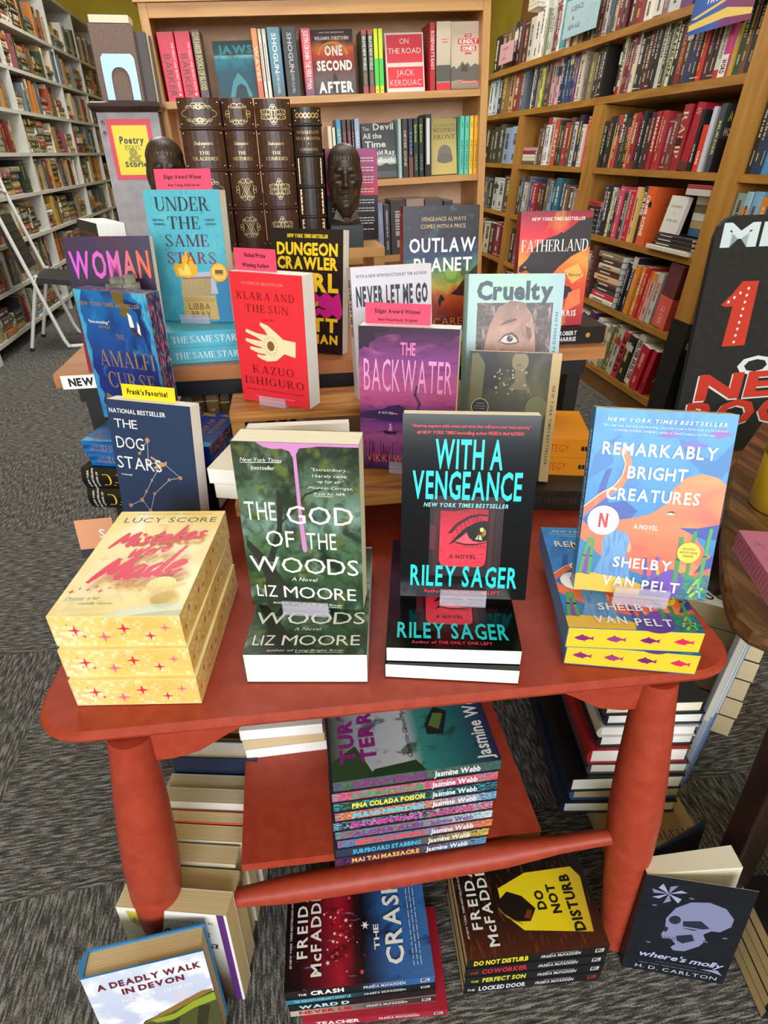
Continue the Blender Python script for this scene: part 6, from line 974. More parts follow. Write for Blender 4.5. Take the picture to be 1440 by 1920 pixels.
B2 = [(['#ecebe4', '#3a3a38', '#8a8a88', '#d8d448', '#5a6a3a', '#2a3f4a', '#6a3a3a', '#b8b0a0', '#d8406a', '#c8b0b8', '#26304a', '#3a4a7a', '#2a4a78', '#1f3a5c', '#6a3a7a', '#d9d0bc', '#e0d8c8', '#6a6258', '#8a8060', '#3a3a34', '#4a3428', '#2a2624'], 4.175, 3.275, 4),
      (['#5a4a44', '#6a4a40', '#d8d8d6', '#e6e3e0', '#b8a8a0', '#c8503a', '#2a3a2c', '#2c4a34', '#a8303a', '#5a4a40', '#c8c4c8', '#2a2c4a', '#e0ddd0', '#e0907a', '#d84a44'], 3.95, 3.275, 3),
      (['#2c2c2e', '#4a5058', '#c8c6c0', '#8a8478', '#33508a', '#a82434', '#5a2a2c', '#3a2a26', '#6a5a4a', '#7aa0b8', '#3a3f48', '#2a6a8a', '#3a4a44', '#6a5a4a', '#5a3a34', '#8a7a6a'], 4.175, 3.3, 2),
      (['#26262a', '#8a4a6a', '#6a3a5a', '#23282c', '#1f3a34', '#2a2a2c', '#4a2a2c', '#3a3a44', '#6a4a44', '#b8a890'], 4.175, 3.4, 1),
      (['#2a2a2c', '#5a2c2c', '#3a3f44', '#8a8478', '#4a2a38', '#6a6a60', '#2c3440', '#a89a80'], 4.175, 3.45, 0)]
for i, (cs, a, b, j) in enumerate(B2):
    run_books(cs, a, b, RSH[j], ('middle bay, second oak shelf down', 'middle bay, third oak shelf down', 'middle bay, fourth oak shelf down', 'middle bay, fifth oak shelf down', 'middle bay, lowest oak shelf')[i], (0.18, 0.235), 31 + i, 0.5, {5: (BT('CRAFTS', '#f0e2d8', 0.5, 0.6, 0.5), 0.22)} if i == 1 else None)
for k in range(5):
    oak_flat(f'{("olive", "cream", "cream", "maroon", "pink")[k]} book lying {ORD[k]} up in the far pile of the middle bay, third shelf', 3.965, RSH[3] + 0.001 + k * 0.018, 0.2, 0.13, 0.0172, ('#5a5a44', '#d8d0b8', '#dcd6c4', '#8a3038', '#c8909a')[k], ())
for i, (cs, j) in enumerate(((['#dfe8ea', '#b8c8d0', '#2a3a50', '#8a6a4a', '#c8a070', '#8a3a30', '#5a6a7a'], 4), (['#2a2a20', '#34342a', '#3a3a30', '#4a4a3c', '#8aa0c0', '#9ab0cc'], 3), (['#3a4048', '#5a6068', '#2a3038', '#b8b8b4', '#c8c8c4', '#4a4a48'], 2), (['#8a8a84', '#5a4a3a', '#c8c0b0', '#4a2a34', '#8a2a44', '#3a3a38'], 1))):
    run_books(cs, 4.98, 4.275, RSH[j], ('far bay, second oak shelf down', 'far bay, third oak shelf down', 'far bay, fourth oak shelf down', 'far bay, fifth oak shelf down')[i], (0.19, 0.23), 41 + i, 0.6)
# nearest bay, beyond the front post
N3 = ['#26282c', '#2a3a52', '#23405e', '#4a90c8', '#1f2a38', '#5a98d0', '#c4d8ea', '#e6dfc8', '#d8c8b8', '#c85048', '#7a3a3a', '#8a5a5a', '#3a4a5a', '#b8a888']
run_books(N3, 2.095, 1.68, RSH[3], 'nearest bay, third oak shelf down', (0.215, 0.23), 51, 0.1)
N2 = ['#8aa4a0', '#9ac0d0', '#7ab0cc', '#e08a3a', '#4a3a6a', '#44507a', '#b83a44', '#8a9a4a', '#c8c4bc']
run_books(N2, 2.095, 1.72, RSH[2], 'nearest bay, fourth oak shelf down', (0.22, 0.24), 52, 0.1)
N1 = ['#c9c6bc', '#d0ccc2', '#bab6ac', '#8a8a80', '#6a6a60']
run_books(N1, 2.06, 1.85, RSH[1], 'nearest bay, fifth oak shelf down', (0.22, 0.235), 53, 0.1, tilt=14)
N0 = ['#23305a', '#2a3468', '#23262e', '#2a3a6a', '#5a8ac0', '#8ab0d8']
run_books(N0, 2.07, 1.85, RSH[0], 'nearest bay, lowest oak shelf', (0.22, 0.235), 54, 0.1, tilt=14)
N4 = ['#8a2a30', '#a04038', '#5a3a30', '#3a3a3a', '#6a2a2a']
run_books(N4, 2.09, 1.9, RSH[4], 'nearest bay, second oak shelf down', (0.2, 0.23), 55, 0.3)
# section cards on the oak shelves
def sec_card(label, y0, y1, h0, h1, col, items, out=-0.03, skew=0):
    t = thing('section_card', label, 'card', MR @ TR(out, y0, h0) @ RZ(-90 + skew), None); w, h = abs(y0 - y1), h1 - h0
    mb = MB(); mb.box(0, 0, 0, w, 0.001, h, col); mb.build('card_sheet', t)
    mb = MB(); draw(mb, lambda a, b, l: (a, -l, b), w, h, items); mb.build('printed_words', t)
    return t
crime = art('card_sunset', [(0, '#2a5ab0'), (0.4, '#3a6ac0'), (0.6, '#7a3a7a'), (1, '#8a2a44')], 0)
YT = '#f0cf6a'
sec_card('glossy blue and red card with yellow tape bands and white title on oak shelf', 2.575, 2.235, 1.405, 1.56, crime, [('p', YT, [(0, 0.08), (0, 0.2), (0.6, 0.34), (1, 0.20), (1, 0.1), (0.6, 0.16)]), ('p', YT, [(0, 0.30), (0.1, 0.28), (1, 0.66), (1, 0.78), (0.4, 0.46)]), ('p', YT, [(0, 0.72), (0.9, 0.98), (0.6, 1), (0, 0.86)]), ('t', '#f3f0ee', 'TRUE CRIME', 0.52, 0.60, 0.62, 0.15, {'st': 'k', 'sl': 0.2})], -0.035)
sec_card('pale blue card with dark hand lettering hanging before the top oak shelf', 3.76, 3.38, 1.545, 1.70, '#a9c8d0', [('t', '#3a4a54', 'SCIENCE', 0.34, 0.74, 0.36, 0.13, {'st': 's'}), ('t', '#3a4a54', '&', 0.26, 0.50, 0.06, 0.11, {'st': 's'}), ('t', '#3a4a54', 'NEW-AGE', 0.32, 0.26, 0.36, 0.13, {'st': 's'}), ('l', '#7a98a2', 0.0015, [(0.66, 0.3), (0.74, 0.62), (0.86, 0.66), (0.84, 0.4), (0.72, 0.25)])], -0.025)
sec_card('dusty pink card with faint lettering at the far end of top oak shelf', 4.76, 4.50, 1.535, 1.645, '#d7a5ab', [('t', '#6a3a44', 'RELIGION', 0.42, 0.72, 0.36, 0.13, {'st': 's'}), ('t', '#6a3a44', '&', 0.38, 0.48, 0.06, 0.1, {'st': 's'}), ('t', '#6a3a44', 'MYTH', 0.36, 0.24, 0.26, 0.13, {'st': 's'})], -0.025)

# ================================================================ old books of the white bookcase
OLD = ['#6b4a30', '#8a6a44', '#a88a5c', '#5a3a2c', '#7a2a28', '#4a2426', '#33382c', '#4a5238', '#2f4a3c', '#2a3c50', '#3f5f80', '#c9b890', '#d9cfb4', '#e0dccf', '#8a8478', '#b89a40', '#a8502c', '#c87a3a', '#9a3a34', '#5c5c58', '#2c2a28', '#7f8f7a', '#b0a890', '#6a7a8a', '#8a4a5a']
r_ = random.Random(77)
FAR = MB()
def left_book(lab, M, W, H, T, c, far):
    if far:
        cm = mat(c, 0.55); n0 = len(FAR.v); FAR.box(0, 0, 0, W, T, H, cm); FAR.mesh([(-0.0004, T * 0.2, H * 0.15), (-0.0004, T * 0.8, H * 0.15), (-0.0004, T * 0.8, H * 0.3), (-0.0004, T * 0.2, H * 0.3)], [(0, 1, 2, 3)], '#c9b890')
        FAR.v[n0:] = [tuple(M @ Vector(v)) for v in FAR.v[n0:]]
    else:
        ink = r_.choice(['#c9b070', '#d9cfb4', '#b8a060']) if sum(int(c[j:j + 2], 16) for j in (1, 3, 5)) < 420 else r_.choice(['#6a4a30', '#7a2a28', '#3a3a38'])
        sbook('old_book', lab, M, W, H, T, c, r_.choice('oct'), spine_print(r_, H, T, ink, r_.choice(OLD), r_.choice((0, 1, 1, 2, 3, 4))), None, True)
YST = [3.80, 3.80, 4.05, 4.30, 4.55, 4.80, 5.02, 5.28]
for b, (ya, yb) in enumerate(((3.78, 5.30), (5.30, 6.58), (6.58, 7.46), (7.46, 8.45))):
    for j, z in enumerate(LSH):
        y = ya + 0.014; cnt = 0; pile = 0; H0 = (LSH[j + 1] if j < 7 else 2.19) - z - 0.03
        where = f'{ORD[7 - j]} shelf down, {"near" if b == 0 else "second"} bay, white bookcase'
        while y < yb - 0.06:
            if r_.random() < 0.5:      # a pile lying flat
                w = r_.uniform(0.15, 0.21)
                if y + w > yb - 0.014: break
                n = r_.randint(3, 5); zz = z + 0.001; pile += 1
                for k in range(n):
                    T = r_.uniform(0.028, 0.048)
                    if zz + T > z + H0: break
                    c = r_.choice(OLD); wl = w - r_.uniform(0, 0.03)
                    if y > YST[j] - 0.25: left_book(f'{cname(c)} book {ORD[k]} up in pile {("one", "two", "three", "four", "five", "six", "seven", "eight", "nine")[pile - 1]}, {where}', TR(LX - r_.uniform(0.004, 0.03), y + wl, zz + T) @ RZ(180) @ RX(-90), 0.15, wl, T, c, b >= 2)
                    zz += T + 0.0006
                y += w + 0.006
            else:
                for _ in range(r_.randint(2, 5)):
                    T = r_.uniform(0.03, 0.055); H = min(H0, r_.uniform(0.16, 0.215)); c = r_.choice(OLD)
                    if y + T > yb - 0.014: break
                    cnt += 1
                    if y > YST[j] - 0.25: left_book(f'{cname(c)} upright book, {ORD[cnt - 1]} upright one, {where}', TR(LX - r_.uniform(0.004, 0.03), y + T, z + 0.0005) @ RZ(180), 0.15, H, T, c, b >= 2)
                    y += T + 0.001
                y += r_.choice((0.0, 0.004, 0.03))
tag(FAR.build('distant_old_books'), 'rows of small old books filling the two farthest bays of the white bookcase', 'books', None, 'stuff')
for j in (0, 1, 2):
    run = 3.72; k = 0
    while run > 3.2:
        T = r_.uniform(0.03, 0.05); c = r_.choice(['#2a5aa0', '#3a6ab0', '#d8c8a0', '#8a2a2c', '#e0dccf', '#2a2a2c', '#7a9a6a'])
        sbook('old_book', f'{cname(c)} book, {ORD[k]} from the end panel, {("lowest", "second lowest", "third lowest")[j]} shelf of the near corner bookcase', TR(LX - 0.012, run, LSH[j] + 0.0005) @ RZ(180), 0.15, r_.uniform(0.17, 0.21), T, c, 'c', spine_print(r_, 0.2, T, '#d9cfb4', None, 1), None, True); run -= T + 0.001; k += 1
# ================================================================ leather volumes and bronze heads on the pale riser
LEA = speckle('leather_brown', '#3a211b', '#4c2c24', 90, 0.36, bmp=0.25, spec=0.5)
LEAD = speckle('leather_dark', '#231a18', '#33241f', 90, 0.36, bmp=0.25, spec=0.5)
GOLD = mat('#e6cf9c', 0.32, 0.35); GOLDP = mat('#d9ae86', 0.3, 0.5)
ZR = PZ + 0.1365
def knot(cx, cy, w, h, kind):
    """gilt line ornament: interlaced arcs"""
    it = []; g = GOLD
    def arc(x, y, rx, ry, a0, a1, n=14): it.append(('l', g, 0.0008, [(cx + w * (x + rx * math.cos(R(a0 + (a1 - a0) * k / n))), cy + h * (y + ry * math.sin(R(a0 + (a1 - a0) * k / n)))) for k in range(n + 1)]))
    if kind == 0:
        for s in (-1, 1):
            arc(s * 0.36, 0, 0.14, 0.16, 90 if s > 0 else 90, -90 if s > 0 else 270)
            for q in (-1, 1):
                arc(s * 0.2, q * 0.24, 0.17, 0.12, 180 if s > 0 else 0, (0 if s > 0 else 180) if q > 0 else (360 if s > 0 else -180)); arc(s * 0.12, q * 0.36, 0.10, 0.12, 0, 360); arc(s * 0.3, q * 0.3, 0.05, 0.06, 0, 300)
        for q in (-1, 1): arc(0, q * 0.34, 0.07, 0.15, 0, 360); arc(0, q * 0.30, 0.12, 0.08, 0, 360)
    elif kind == 1:
        it.append(('l', g, 0.0008, [(cx - w * 0.34, cy - h * 0.34), (cx + w * 0.34, cy - h * 0.34), (cx + w * 0.34, cy + h * 0.34), (cx - w * 0.34, cy + h * 0.34), (cx - w * 0.34, cy - h * 0.34)]))
        for k in (-0.1, 0, 0.1):
            it.append(('l', g, 0.0007, [(cx - w * (0.22 + k), cy - h * 0.4), (cx + w * (0.22 - k), cy + h * 0.4)])); it.append(('l', g, 0.0007, [(cx + w * (0.22 + k), cy - h * 0.4), (cx - w * (0.22 - k), cy + h * 0.4)]))
        for sx, sy in ((-0.12, 0.38), (0.12, 0.38), (-0.12, -0.38), (0.12, -0.38)): arc(sx, sy, 0.13, 0.1, 0, 360)
        for s in (-1, 1): arc(s * 0.40, 0.06, 0.08, 0.09, 0, 360); arc(s * 0.40, -0.06, 0.08, 0.09, 0, 360)
    else:
        for s in (-1, 1):
            arc(s * 0.26, 0.1, 0.16, 0.14, 0, 360); arc(s * 0.26, -0.1, 0.16, 0.14, 0, 360); arc(s * 0.14, 0, 0.1, 0.24, 0, 360); arc(s * 0.36, 0.16, 0.06, 0.06, 0, 360); arc(s * 0.36, -0.16, 0.06, 0.06, 0, 360)
            arc(0, s * 0.40, 0.07, 0.07, 0, 360); arc(0, s * 0.28, 0.12, 0.1, 0, 360)
        arc(0, 0, 0.06, 0.3, 0, 360)
    return it
def volume(label, x0, x1, H, leather, orn, lines, dark=False, W=0.17):
    T = x1 - x0 - 0.0015; it = []
    hv = lambda v: v
    bands = [0.815, 0.555, 0.295] if not dark else [0.885, 0.68, 0.46, 0.24]
    if not dark:
        for b in bands:
            it += [('r', GOLD, 0.04, b + 0.026, 0.96, b + 0.030), ('r', GOLD, 0.04, b - 0.030, 0.96, b - 0.026), ('r', '#24140f', 0.0, b - 0.012, 1.0, b + 0.012)]
        it += [('r', GOLD, 0.04, 0.972, 0.96, 0.976), ('r', GOLD, 0.04, 0.04, 0.96, 0.044)]
        it += knot(0.5, 0.905, 0.82, 0.13, orn) + knot(0.5, 0.425, 0.70, 0.15, orn) + knot(0.5, 0.165, 0.70, 0.15, orn)
        it += [('t', GOLD, lines[0], 0.5, 0.725, 0.44, 0.022, {'st': 's', 'sl': 0.2}), ('e', GOLD, 0.5, 0.700, 0.012, 0.012), ('t', GOLD, lines[1], 0.5, 0.665, 0.26, 0.020, {'st': 'r'}), ('t', GOLD, lines[2], 0.5, 0.628, 0.62, 0.022, {'st': 'r'})]
    else:
        it += [('r', '#120c0b', 0, b - 0.014, 1, b + 0.014) for b in bands]
        it += [('r', GOLDP, 0.08, 0.91, 0.92, 0.916), ('r', GOLDP, 0.08, 0.975, 0.92, 0.981)]
        for k in range(6): it.append(('e', GOLDP, 0.16 + k * 0.136, 0.946, 0.07, 0.085)); it.append(('e', '#231a18', 0.16 + k * 0.136, 0.946, 0.035, 0.045))
        it += [('t', GOLDP, 'DON QUIXOTE', 0.5, 0.835, 0.78, 0.020, {'st': 'r'}), ('t', GOLDP, 'DE LA MANCHA', 0.5, 0.795, 0.84, 0.020, {'st': 'r'}), ('t', GOLDP, 'CERVANTES', 0.5, 0.72, 0.66, 0.018, {'st': 'r'}), ('e', GOLDP, 0.5, 0.76, 0.012, 0.012)]
        for lo, hi in ((0.48, 0.66), (0.26, 0.44), (0.04, 0.22)):
            it.append(('r', GOLDP, 0.08, lo, 0.92, hi))
            for a in range(6):
                for b in range(6):
                    u, v = 0.08 + 0.84 * (a + 0.5) / 6, lo + (hi - lo) * (b + 0.5) / 6
                    it.append(('s', '#3a241c', u, v, 0.0035, 4, 0.35 if (a + b) % 2 else 0.7))
    t = thing('leather_volume', label, 'book', TR(x1 - 0.0008, 1.492, ZR + 0.0005) @ RZ(90) @ TR(W / 2, 0, 0), None if dark else 'gilt brown leather volumes')
    mb = MB(); n = 8; c = 0.003
    prof = [(-W / 2 - 0.012 * math.sin(math.pi * k / n) ** 0.8, T * k / n) for k in range(n + 1)]
    for a, b in zip(prof, prof[1:]): mb.poly([(b[0], b[1], 0), (a[0], a[1], 0), (a[0], a[1], H), (b[0], b[1], H)], leather, smooth=True)
    mb.poly([(x, y, H) for x, y in prof], leather); mb.poly([(x, y, 0) for x, y in reversed(prof)], leather)
    mb.box(-W / 2, 0, 0, W / 2, c, H, leather); mb.box(-W / 2, T - c, 0, W / 2, T, H, leather)
    xs = lambda a: -W / 2 - 0.012 * math.sin(math.pi * min(max((T - a) / T, 0.0001), 0.9999)) ** 0.8
    draw(mb, lambda a, b, l: (xs(a) - l - 0.0004, T - a, b), T, H, it)
    mb.build('cover', t)
    for b in bands:
        mb = MB(); mb.tube([(x - 0.0012, y, b * H) for x, y in prof], 0.0032, leather, 8); mb.build('raised_band', t)
    mb = MB(); mb.pages(-W / 2 + 0.003, c + 0.0003, 0.004, W / 2 - 0.004, T - c - 0.0003, H - 0.004, CREAM); mb.build('page_block', t)
volume('widest brown leather volume with gilt scroll, next to the half hidden bronze head', -0.160, -0.075, 0.282, LEA, 0, ('Shakespeare', 'THE', 'TRAGEDIES'))
volume('middle brown leather volume with square gilt knot, second of the three', -0.0735, -0.009, 0.281, LEA, 1, ('Shakespeare', 'THE', 'HISTORIES'))
volume('brown leather volume with looped gilt cross, third of the three', -0.0075, 0.0665, 0.280, LEA, 2, ('Shakespeare', 'THE', 'COMEDIES'))
volume('dark slim leather volume with copper lattice panels beside the bronze bust', 0.068, 0.128, 0.266, LEAD, 0, (), True)

BRZ = speckle('bronze', '#241a15', '#4a382c', 60, 0.42, bmp=0.25, spec=0.5)
def bust(label, x, y, z, yaw=0, s=1.0):
    """carved head on a square plinth: one continuous head and neck surface, collar, plinth"""
    t = thing('bronze_bust', label, 'sculpture', TR(x, y, z) @ RZ(yaw), None)
    hb = 0.072 * s      # height of the chin line above the plinth foot
    mb = MB(); mb.rings([[(-a, -b, z_), (a, -b, z_), (a, b, z_), (-a, b, z_)] for a, b, z_ in ((0.037 * s, 0.035 * s, 0), (0.037 * s, 0.035 * s, 0.046 * s), (0.034 * s, 0.032 * s, 0.049 * s))], mat('#22252b', 0.4), smooth=False); mb.build('plinth', t)
    def chest(r0, r1, z0, z1, n=24):
        rr = []
        for k in range(6):
            q = k / 5; a = r0[0] + (r1[0] - r0[0]) * q ** 0.7; b = r0[1] + (r1[1] - r0[1]) * q ** 0.7; rr.append([(a * math.cos(2 * math.pi * j / n), b * math.sin(2 * math.pi * j / n), z0 + (z1 - z0) * q) for j in range(n)])
        return rr
    mb = MB(); mb.rings(chest((0.036 * s, 0.030 * s), (0.021 * s, 0.019 * s), 0.0495 * s, 0.078 * s), BRZ)
    for sx in (-1, 1):   # lapels
        p = [(sx * 0.004 * s, -0.027 * s, 0.052 * s), (sx * 0.030 * s, -0.020 * s, 0.060 * s), (sx * 0.023 * s, -0.017 * s, 0.080 * s), (sx * 0.012 * s, -0.024 * s, 0.070 * s)]
        q = [(a, b - 0.004 * s, c) for a, b, c in p]; mb.poly(q, BRZ); mb.poly(list(reversed(p)), BRZ)
        for k in range(4): mb.poly([p[k], p[(k + 1) % 4], q[(k + 1) % 4], q[k]], BRZ)
    mb.build('shoulders', t)
    # head: a deformed sphere with brow, sockets, nose, lips, beard and chin
    n, m = 96, 90; Hh = 0.142 * s; z0 = hb - 0.004 * s; rr = []
    def g(x, c, w): return math.exp(-((x - c) / w) ** 2)
    for i in range(m + 1):
        v = i / m
        prof = (0.60 + 0.40 * math.sin(math.pi * v) ** 0.8) if v <= 0.5 else max(0.0, 1 - ((v - 0.5) / 0.5) ** 3.6) ** 0.5
        row = []
        for j in range(n):
            a = 2 * math.pi * j / n; fx, fy = math.sin(a), -math.cos(a)       # fy = -1 is the face
            rx, ry = 0.0375 * s * prof, 0.044 * s * prof
            front = max(0.0, -fy); d = 0.0
            A = abs(fx)
            d += 0.0085 * g(v, 0.645, 0.028) * front * (g(A, 0.34, 0.24)) - 0.002 * g(v, 0.645, 0.03) * g(fx, 0, 0.08) * front      # brows
            d -= 0.0135 * g(v, 0.575, 0.036) * g(A, 0.36, 0.16) * front          # eye sockets
            d += 0.0065 * g(v, 0.568, 0.017) * g(A, 0.36, 0.10) * front          # lids and eyes
            d -= 0.0030 * g(v, 0.568, 0.005) * g(A, 0.36, 0.09) * front
            d += (0.0190 * g(v, 0.440, 0.040) + 0.0130 * g(v, 0.52, 0.07)) * g(fx, 0, 0.10 + 0.10 * g(v, 0.425, 0.03)) * front     # nose
            d += 0.0060 * g(v, 0.48, 0.05) * g(A, 0.58, 0.16)                    # cheekbones
            d -= 0.0060 * g(v, 0.36, 0.05) * g(A, 0.62, 0.16) * front            # hollow cheeks
            d -= 0.0030 * g(v, 0.40, 0.04) * g(A, 0.30, 0.05) * front            # folds beside the nose
            d += 0.0075 * g(v, 0.350, 0.020) * g(fx, 0, 0.36) * front * (1 + 0.25 * math.sin(60 * fx))
            d += 0.0050 * (g(v, 0.305, 0.011) + g(v, 0.272, 0.011)) * g(fx, 0, 0.22) * front - 0.006 * g(v, 0.288, 0.006) * g(fx, 0, 0.25) * front
            d += 0.0110 * g(v, 0.15, 0.09) * g(fx, 0, 0.46) * front * (1 + 0.18 * math.sin(48 * fx + 9 * v))
            d += 0.0075 * g(v, 0.52, 0.09) * g(A, 1.0, 0.07) - 0.003 * g(v, 0.52, 0.05) * g(A, 1.0, 0.03)
            hl = 0.80 - 0.06 * A                                                 # hair line and combed strands
            if v > hl: d += 0.0030 * min(1, (v - hl) * 30) * (1 - v) ** 0.3 + 0.0022 * math.sin(30 * a + 14 * v) * (1 - v) ** 0.4
            if 0.69 < v < 0.79: d += 0.0012 * math.sin(v * 330) * front
            row.append((fx * (rx + d * 0.6), fy * (ry + d), z0 + Hh * v - 0.006 * s * front * (1 - v)))
        rr.append(row)
    mb = MB(); mb.rings(rr, BRZ); mb.build('head', t)
bust('dark bronze bearded head on black plinth in front of the magenta book back', 0.1745, 1.512, ZR, -4, 0.97)
bust('dark bronze head half hidden behind the pink card of the turquoise paperback', -0.203, 1.512, ZR, 4, 1.04)
mag = art('cover_magenta_black', [(0, '#1a181c'), (0.5, '#1a181c'), (0.505, '#c8203e'), (0.75, '#a02464'), (1, '#9a2a70')], 1)
r_ = random.Random(9)
book('hardback_book', 'magenta over black book back covered in small print behind the bronze bust', TR(0.203, 1.605, ZR + 0.0005), 0.122, 0.193, 0.022, '#1a181c', 'c', words_lines('#e6d8dc', 0.08, 0.92, [0.9, 0.87, 0.80, 0.77, 0.70, 0.67, 0.64, 0.57, 0.54, 0.45, 0.42, 0.36, 0.33, 0.25, 0.22, 0.19, 0.12], 0.010, 2), (), None, True, mag)

# ---------------------------------------------------------------- grey stone ornament
STN = speckle('stone', '#5c5a50', '#8f8b7c', 60, 0.85, bmp=0.6)
t = thing('stone_ornament', 'rough grey stone block ornament between the violet and the blue paperbacks', 'ornament', TR(-0.238, 1.052, 0.7275) @ RZ(8), None)
mb = MB(); mb.box(-0.032, 0.0, 0, 0.032, 0.014, 0.105, STN); mb.build('base', t, bevel=0.002)
for i, (x0, z0, w, h) in enumerate(((-0.031, 0.1055, 0.02, 0.02), (-0.010, 0.1055, 0.023, 0.021), (0.0135, 0.1055, 0.018, 0.02), (-0.026, 0.127, 0.024, 0.02), (-0.001, 0.127, 0.026, 0.02), (-0.018, 0.1475, 0.020, 0.009), (0.003, 0.1475, 0.017, 0.012))):
    mb = MB(); mb.box(x0, 0.0, z0, x0 + w, 0.014, z0 + h, STN); mb.build('stone', t, bevel=0.003)

# ---------------------------------------------------------------- on and around the grey cabinet
t = thing('poster', 'yellow poster with red border and black fancy lettering on the grey cabinet end', 'poster', MG @ TR(-0.073, -0.0012, 0.975), None)
mb = MB(); mb.box(0, 0, 0, 0.142, 0.001, 0.178, mat('#e84a5e', 0.5)); mb.build('border_sheet', t)
mb = MB(); draw(mb, lambda a, b, l: (a, -l, b), 0.142, 0.178, [('r', '#f3df12', 0.10, 0.08, 0.90, 0.90), ('t', '#a89a1a', '&', 0.52, 0.40, 0.34, 0.22, {'st': 'k'}), ('t', '#2a2616', 'Poetry', 0.50, 0.66, 0.56, 0.11, {'st': 'k', 'sl': 0.1}), ('t', '#2a2616', 'ESSAYS,', 0.50, 0.54, 0.36, 0.07, {'st': 's'}), ('t', '#2a2616', 'Stories', 0.55, 0.26, 0.60, 0.085, {'st': 'k'})]); mb.build('printed_face', t)
BRC = speckle('buckram_taupe', '#7a6560', '#8a736c', 160, 0.7)
ZG = 1.2025
book('large_book', 'large taupe cloth book standing on the grey cabinet behind the steel bookend', MG @ TR(-0.005, 0.022, ZG + 0.0005), 0.132, 0.205, 0.030, BRC, 'o', (), (), None, True)
book('large_book', 'yellowed book lying flat on top of the large taupe cloth book', MG @ TR(0.050, 0.022, ZG + 0.2062 + 0.022) @ RZ(0) @ RX(-90) @ TR(-0.055, -0.0, 0), 0.122, 0.08, 0.0215, '#5a4a34', 'c', (), ())
for k, (c, T, H, lab) in enumerate((('#3a2c26', 0.016, 0.19, 'dark brown tall book behind the taupe cloth book on the cabinet'), ('#c9b27a', 0.006, 0.188, 'thin gilt edged book behind the taupe cloth book on the cabinet'), ('#22252a', 0.012, 0.183, 'black tall book last in the cabinet top row'))):
    sbook('large_book', lab, MG @ TR(-0.040, 0.054 + sum((0.017, 0.007, 0.013)[:k]), ZG + 0.0005), 0.135 + k * 0.006, H, T, c, 'o', (), None, True)
STL = mat('#6f84a2', 0.3, 0.75)
t = thing('bookend', 'blue grey steel bookend with arched cutout on the grey cabinet', 'bookend', MG @ TR(0.0, 0.016, ZG), None)
mb = MB()
outer = [(-0.053, 0.0), (-0.053, 0.03), (-0.053, 0.06), (-0.053, 0.09), (-0.052, 0.118), (-0.043, 0.128), (-0.02, 0.128), (0.0, 0.128), (0.02, 0.128), (0.043, 0.128), (0.052, 0.118), (0.053, 0.09), (0.053, 0.06), (0.053, 0.03), (0.053, 0.0)]
inner = [(-0.029, 0.0), (-0.029, 0.025), (-0.029, 0.05), (-0.028, 0.068), (-0.024, 0.080), (-0.017, 0.088), (-0.009, 0.092), (0.0, 0.093), (0.009, 0.092), (0.017, 0.088), (0.024, 0.080), (0.028, 0.068), (0.029, 0.05), (0.029, 0.025), (0.029, 0.0)]
for k in range(14):
    a, b, c, d = outer[k], outer[k + 1], inner[k + 1], inner[k]
    mb.poly([(p[0], 0, p[1]) for p in (a, d, c, b)], STL); mb.poly([(p[0], 0.0015, p[1]) for p in (a, b, c, d)], STL)
    mb.poly([(a[0], 0, a[1]), (b[0], 0, b[1]), (b[0], 0.0015, b[1]), (a[0], 0.0015, a[1])], STL); mb.poly([(d[0], 0.0015, d[1]), (c[0], 0.0015, c[1]), (c[0], 0, c[1]), (d[0], 0, d[1])], STL)
mb.build('plate', t)
mb = MB(); mb.box(-0.052, -0.020, 0.0002, 0.052, -0.0002, 0.003, mat('#2a2a2c', 0.5)); mb.build('foot', t)

# ---------------------------------------------------------------- folding chair by the white bookcase
WT = mat('#e8e8e6', 0.3); BP = mat('#1e1f22', 0.5)
t = thing('folding_chair', 'folding chair with white tube frame and black ribbed back and seat', 'chair', TR(-1.44, 4.25, 0) @ RZ(6), None)
for sy in (-0.20, 0.20):
    mb = MB(); mb.tube([(-0.12, sy, 1.0), (-0.10, sy, 0.86), (-0.02, sy, 0.50), (0.08, sy, 0.06), (0.10, sy, 0.013)], 0.011, WT, 10); mb.build('front_rail', t)
    mb = MB(); mb.tube([(0.02, sy * 0.88, 0.44), (-0.12, sy * 0.88, 0.02)], 0.011, WT, 10); mb.build('rear_leg', t)
    mb = MB(); mb.tube([(-0.12, sy * 0.88, 0.018), (-0.121, sy * 0.88, 0.001)], 0.014, BP, 10); mb.build('rubber_foot', t)
mb = MB(); mb.tube([(0.105, -0.18, 0.013), (0.17, -0.185, 0.013), (0.20, -0.15, 0.013), (0.20, 0.15, 0.013), (0.17, 0.185, 0.013), (0.105, 0.18, 0.013)], 0.0115, WT, 10); mb.build('floor_bar', t)
mb = MB(); mb.tube([(-0.10, -0.187, 0.86), (-0.108, 0, 0.90), (-0.10, 0.187, 0.86)], 0.011, WT, 10); mb.build('top_bar', t)
mb = MB(); mb.box(-0.004, -0.185, 0, 0.004, 0.185, 0.30, BP); back = mb.build('backrest', t, TR(-0.045, 0, 0.455) @ RY(-12), bevel=0.003)
for k in range(6):
    mb = MB(); mb.box(0.0045, -0.15, 0.03 + k * 0.045, 0.011, 0.15, 0.048 + k * 0.045, BP); mb.build('rib', back, bevel=0.002)
mb = MB(); mb.box(0.0, -0.186, 0, 0.30, 0.186, 0.03, BP); mb.build('seat', t, TR(0.0, 0, 0.40) @ RY(8), bevel=0.006)

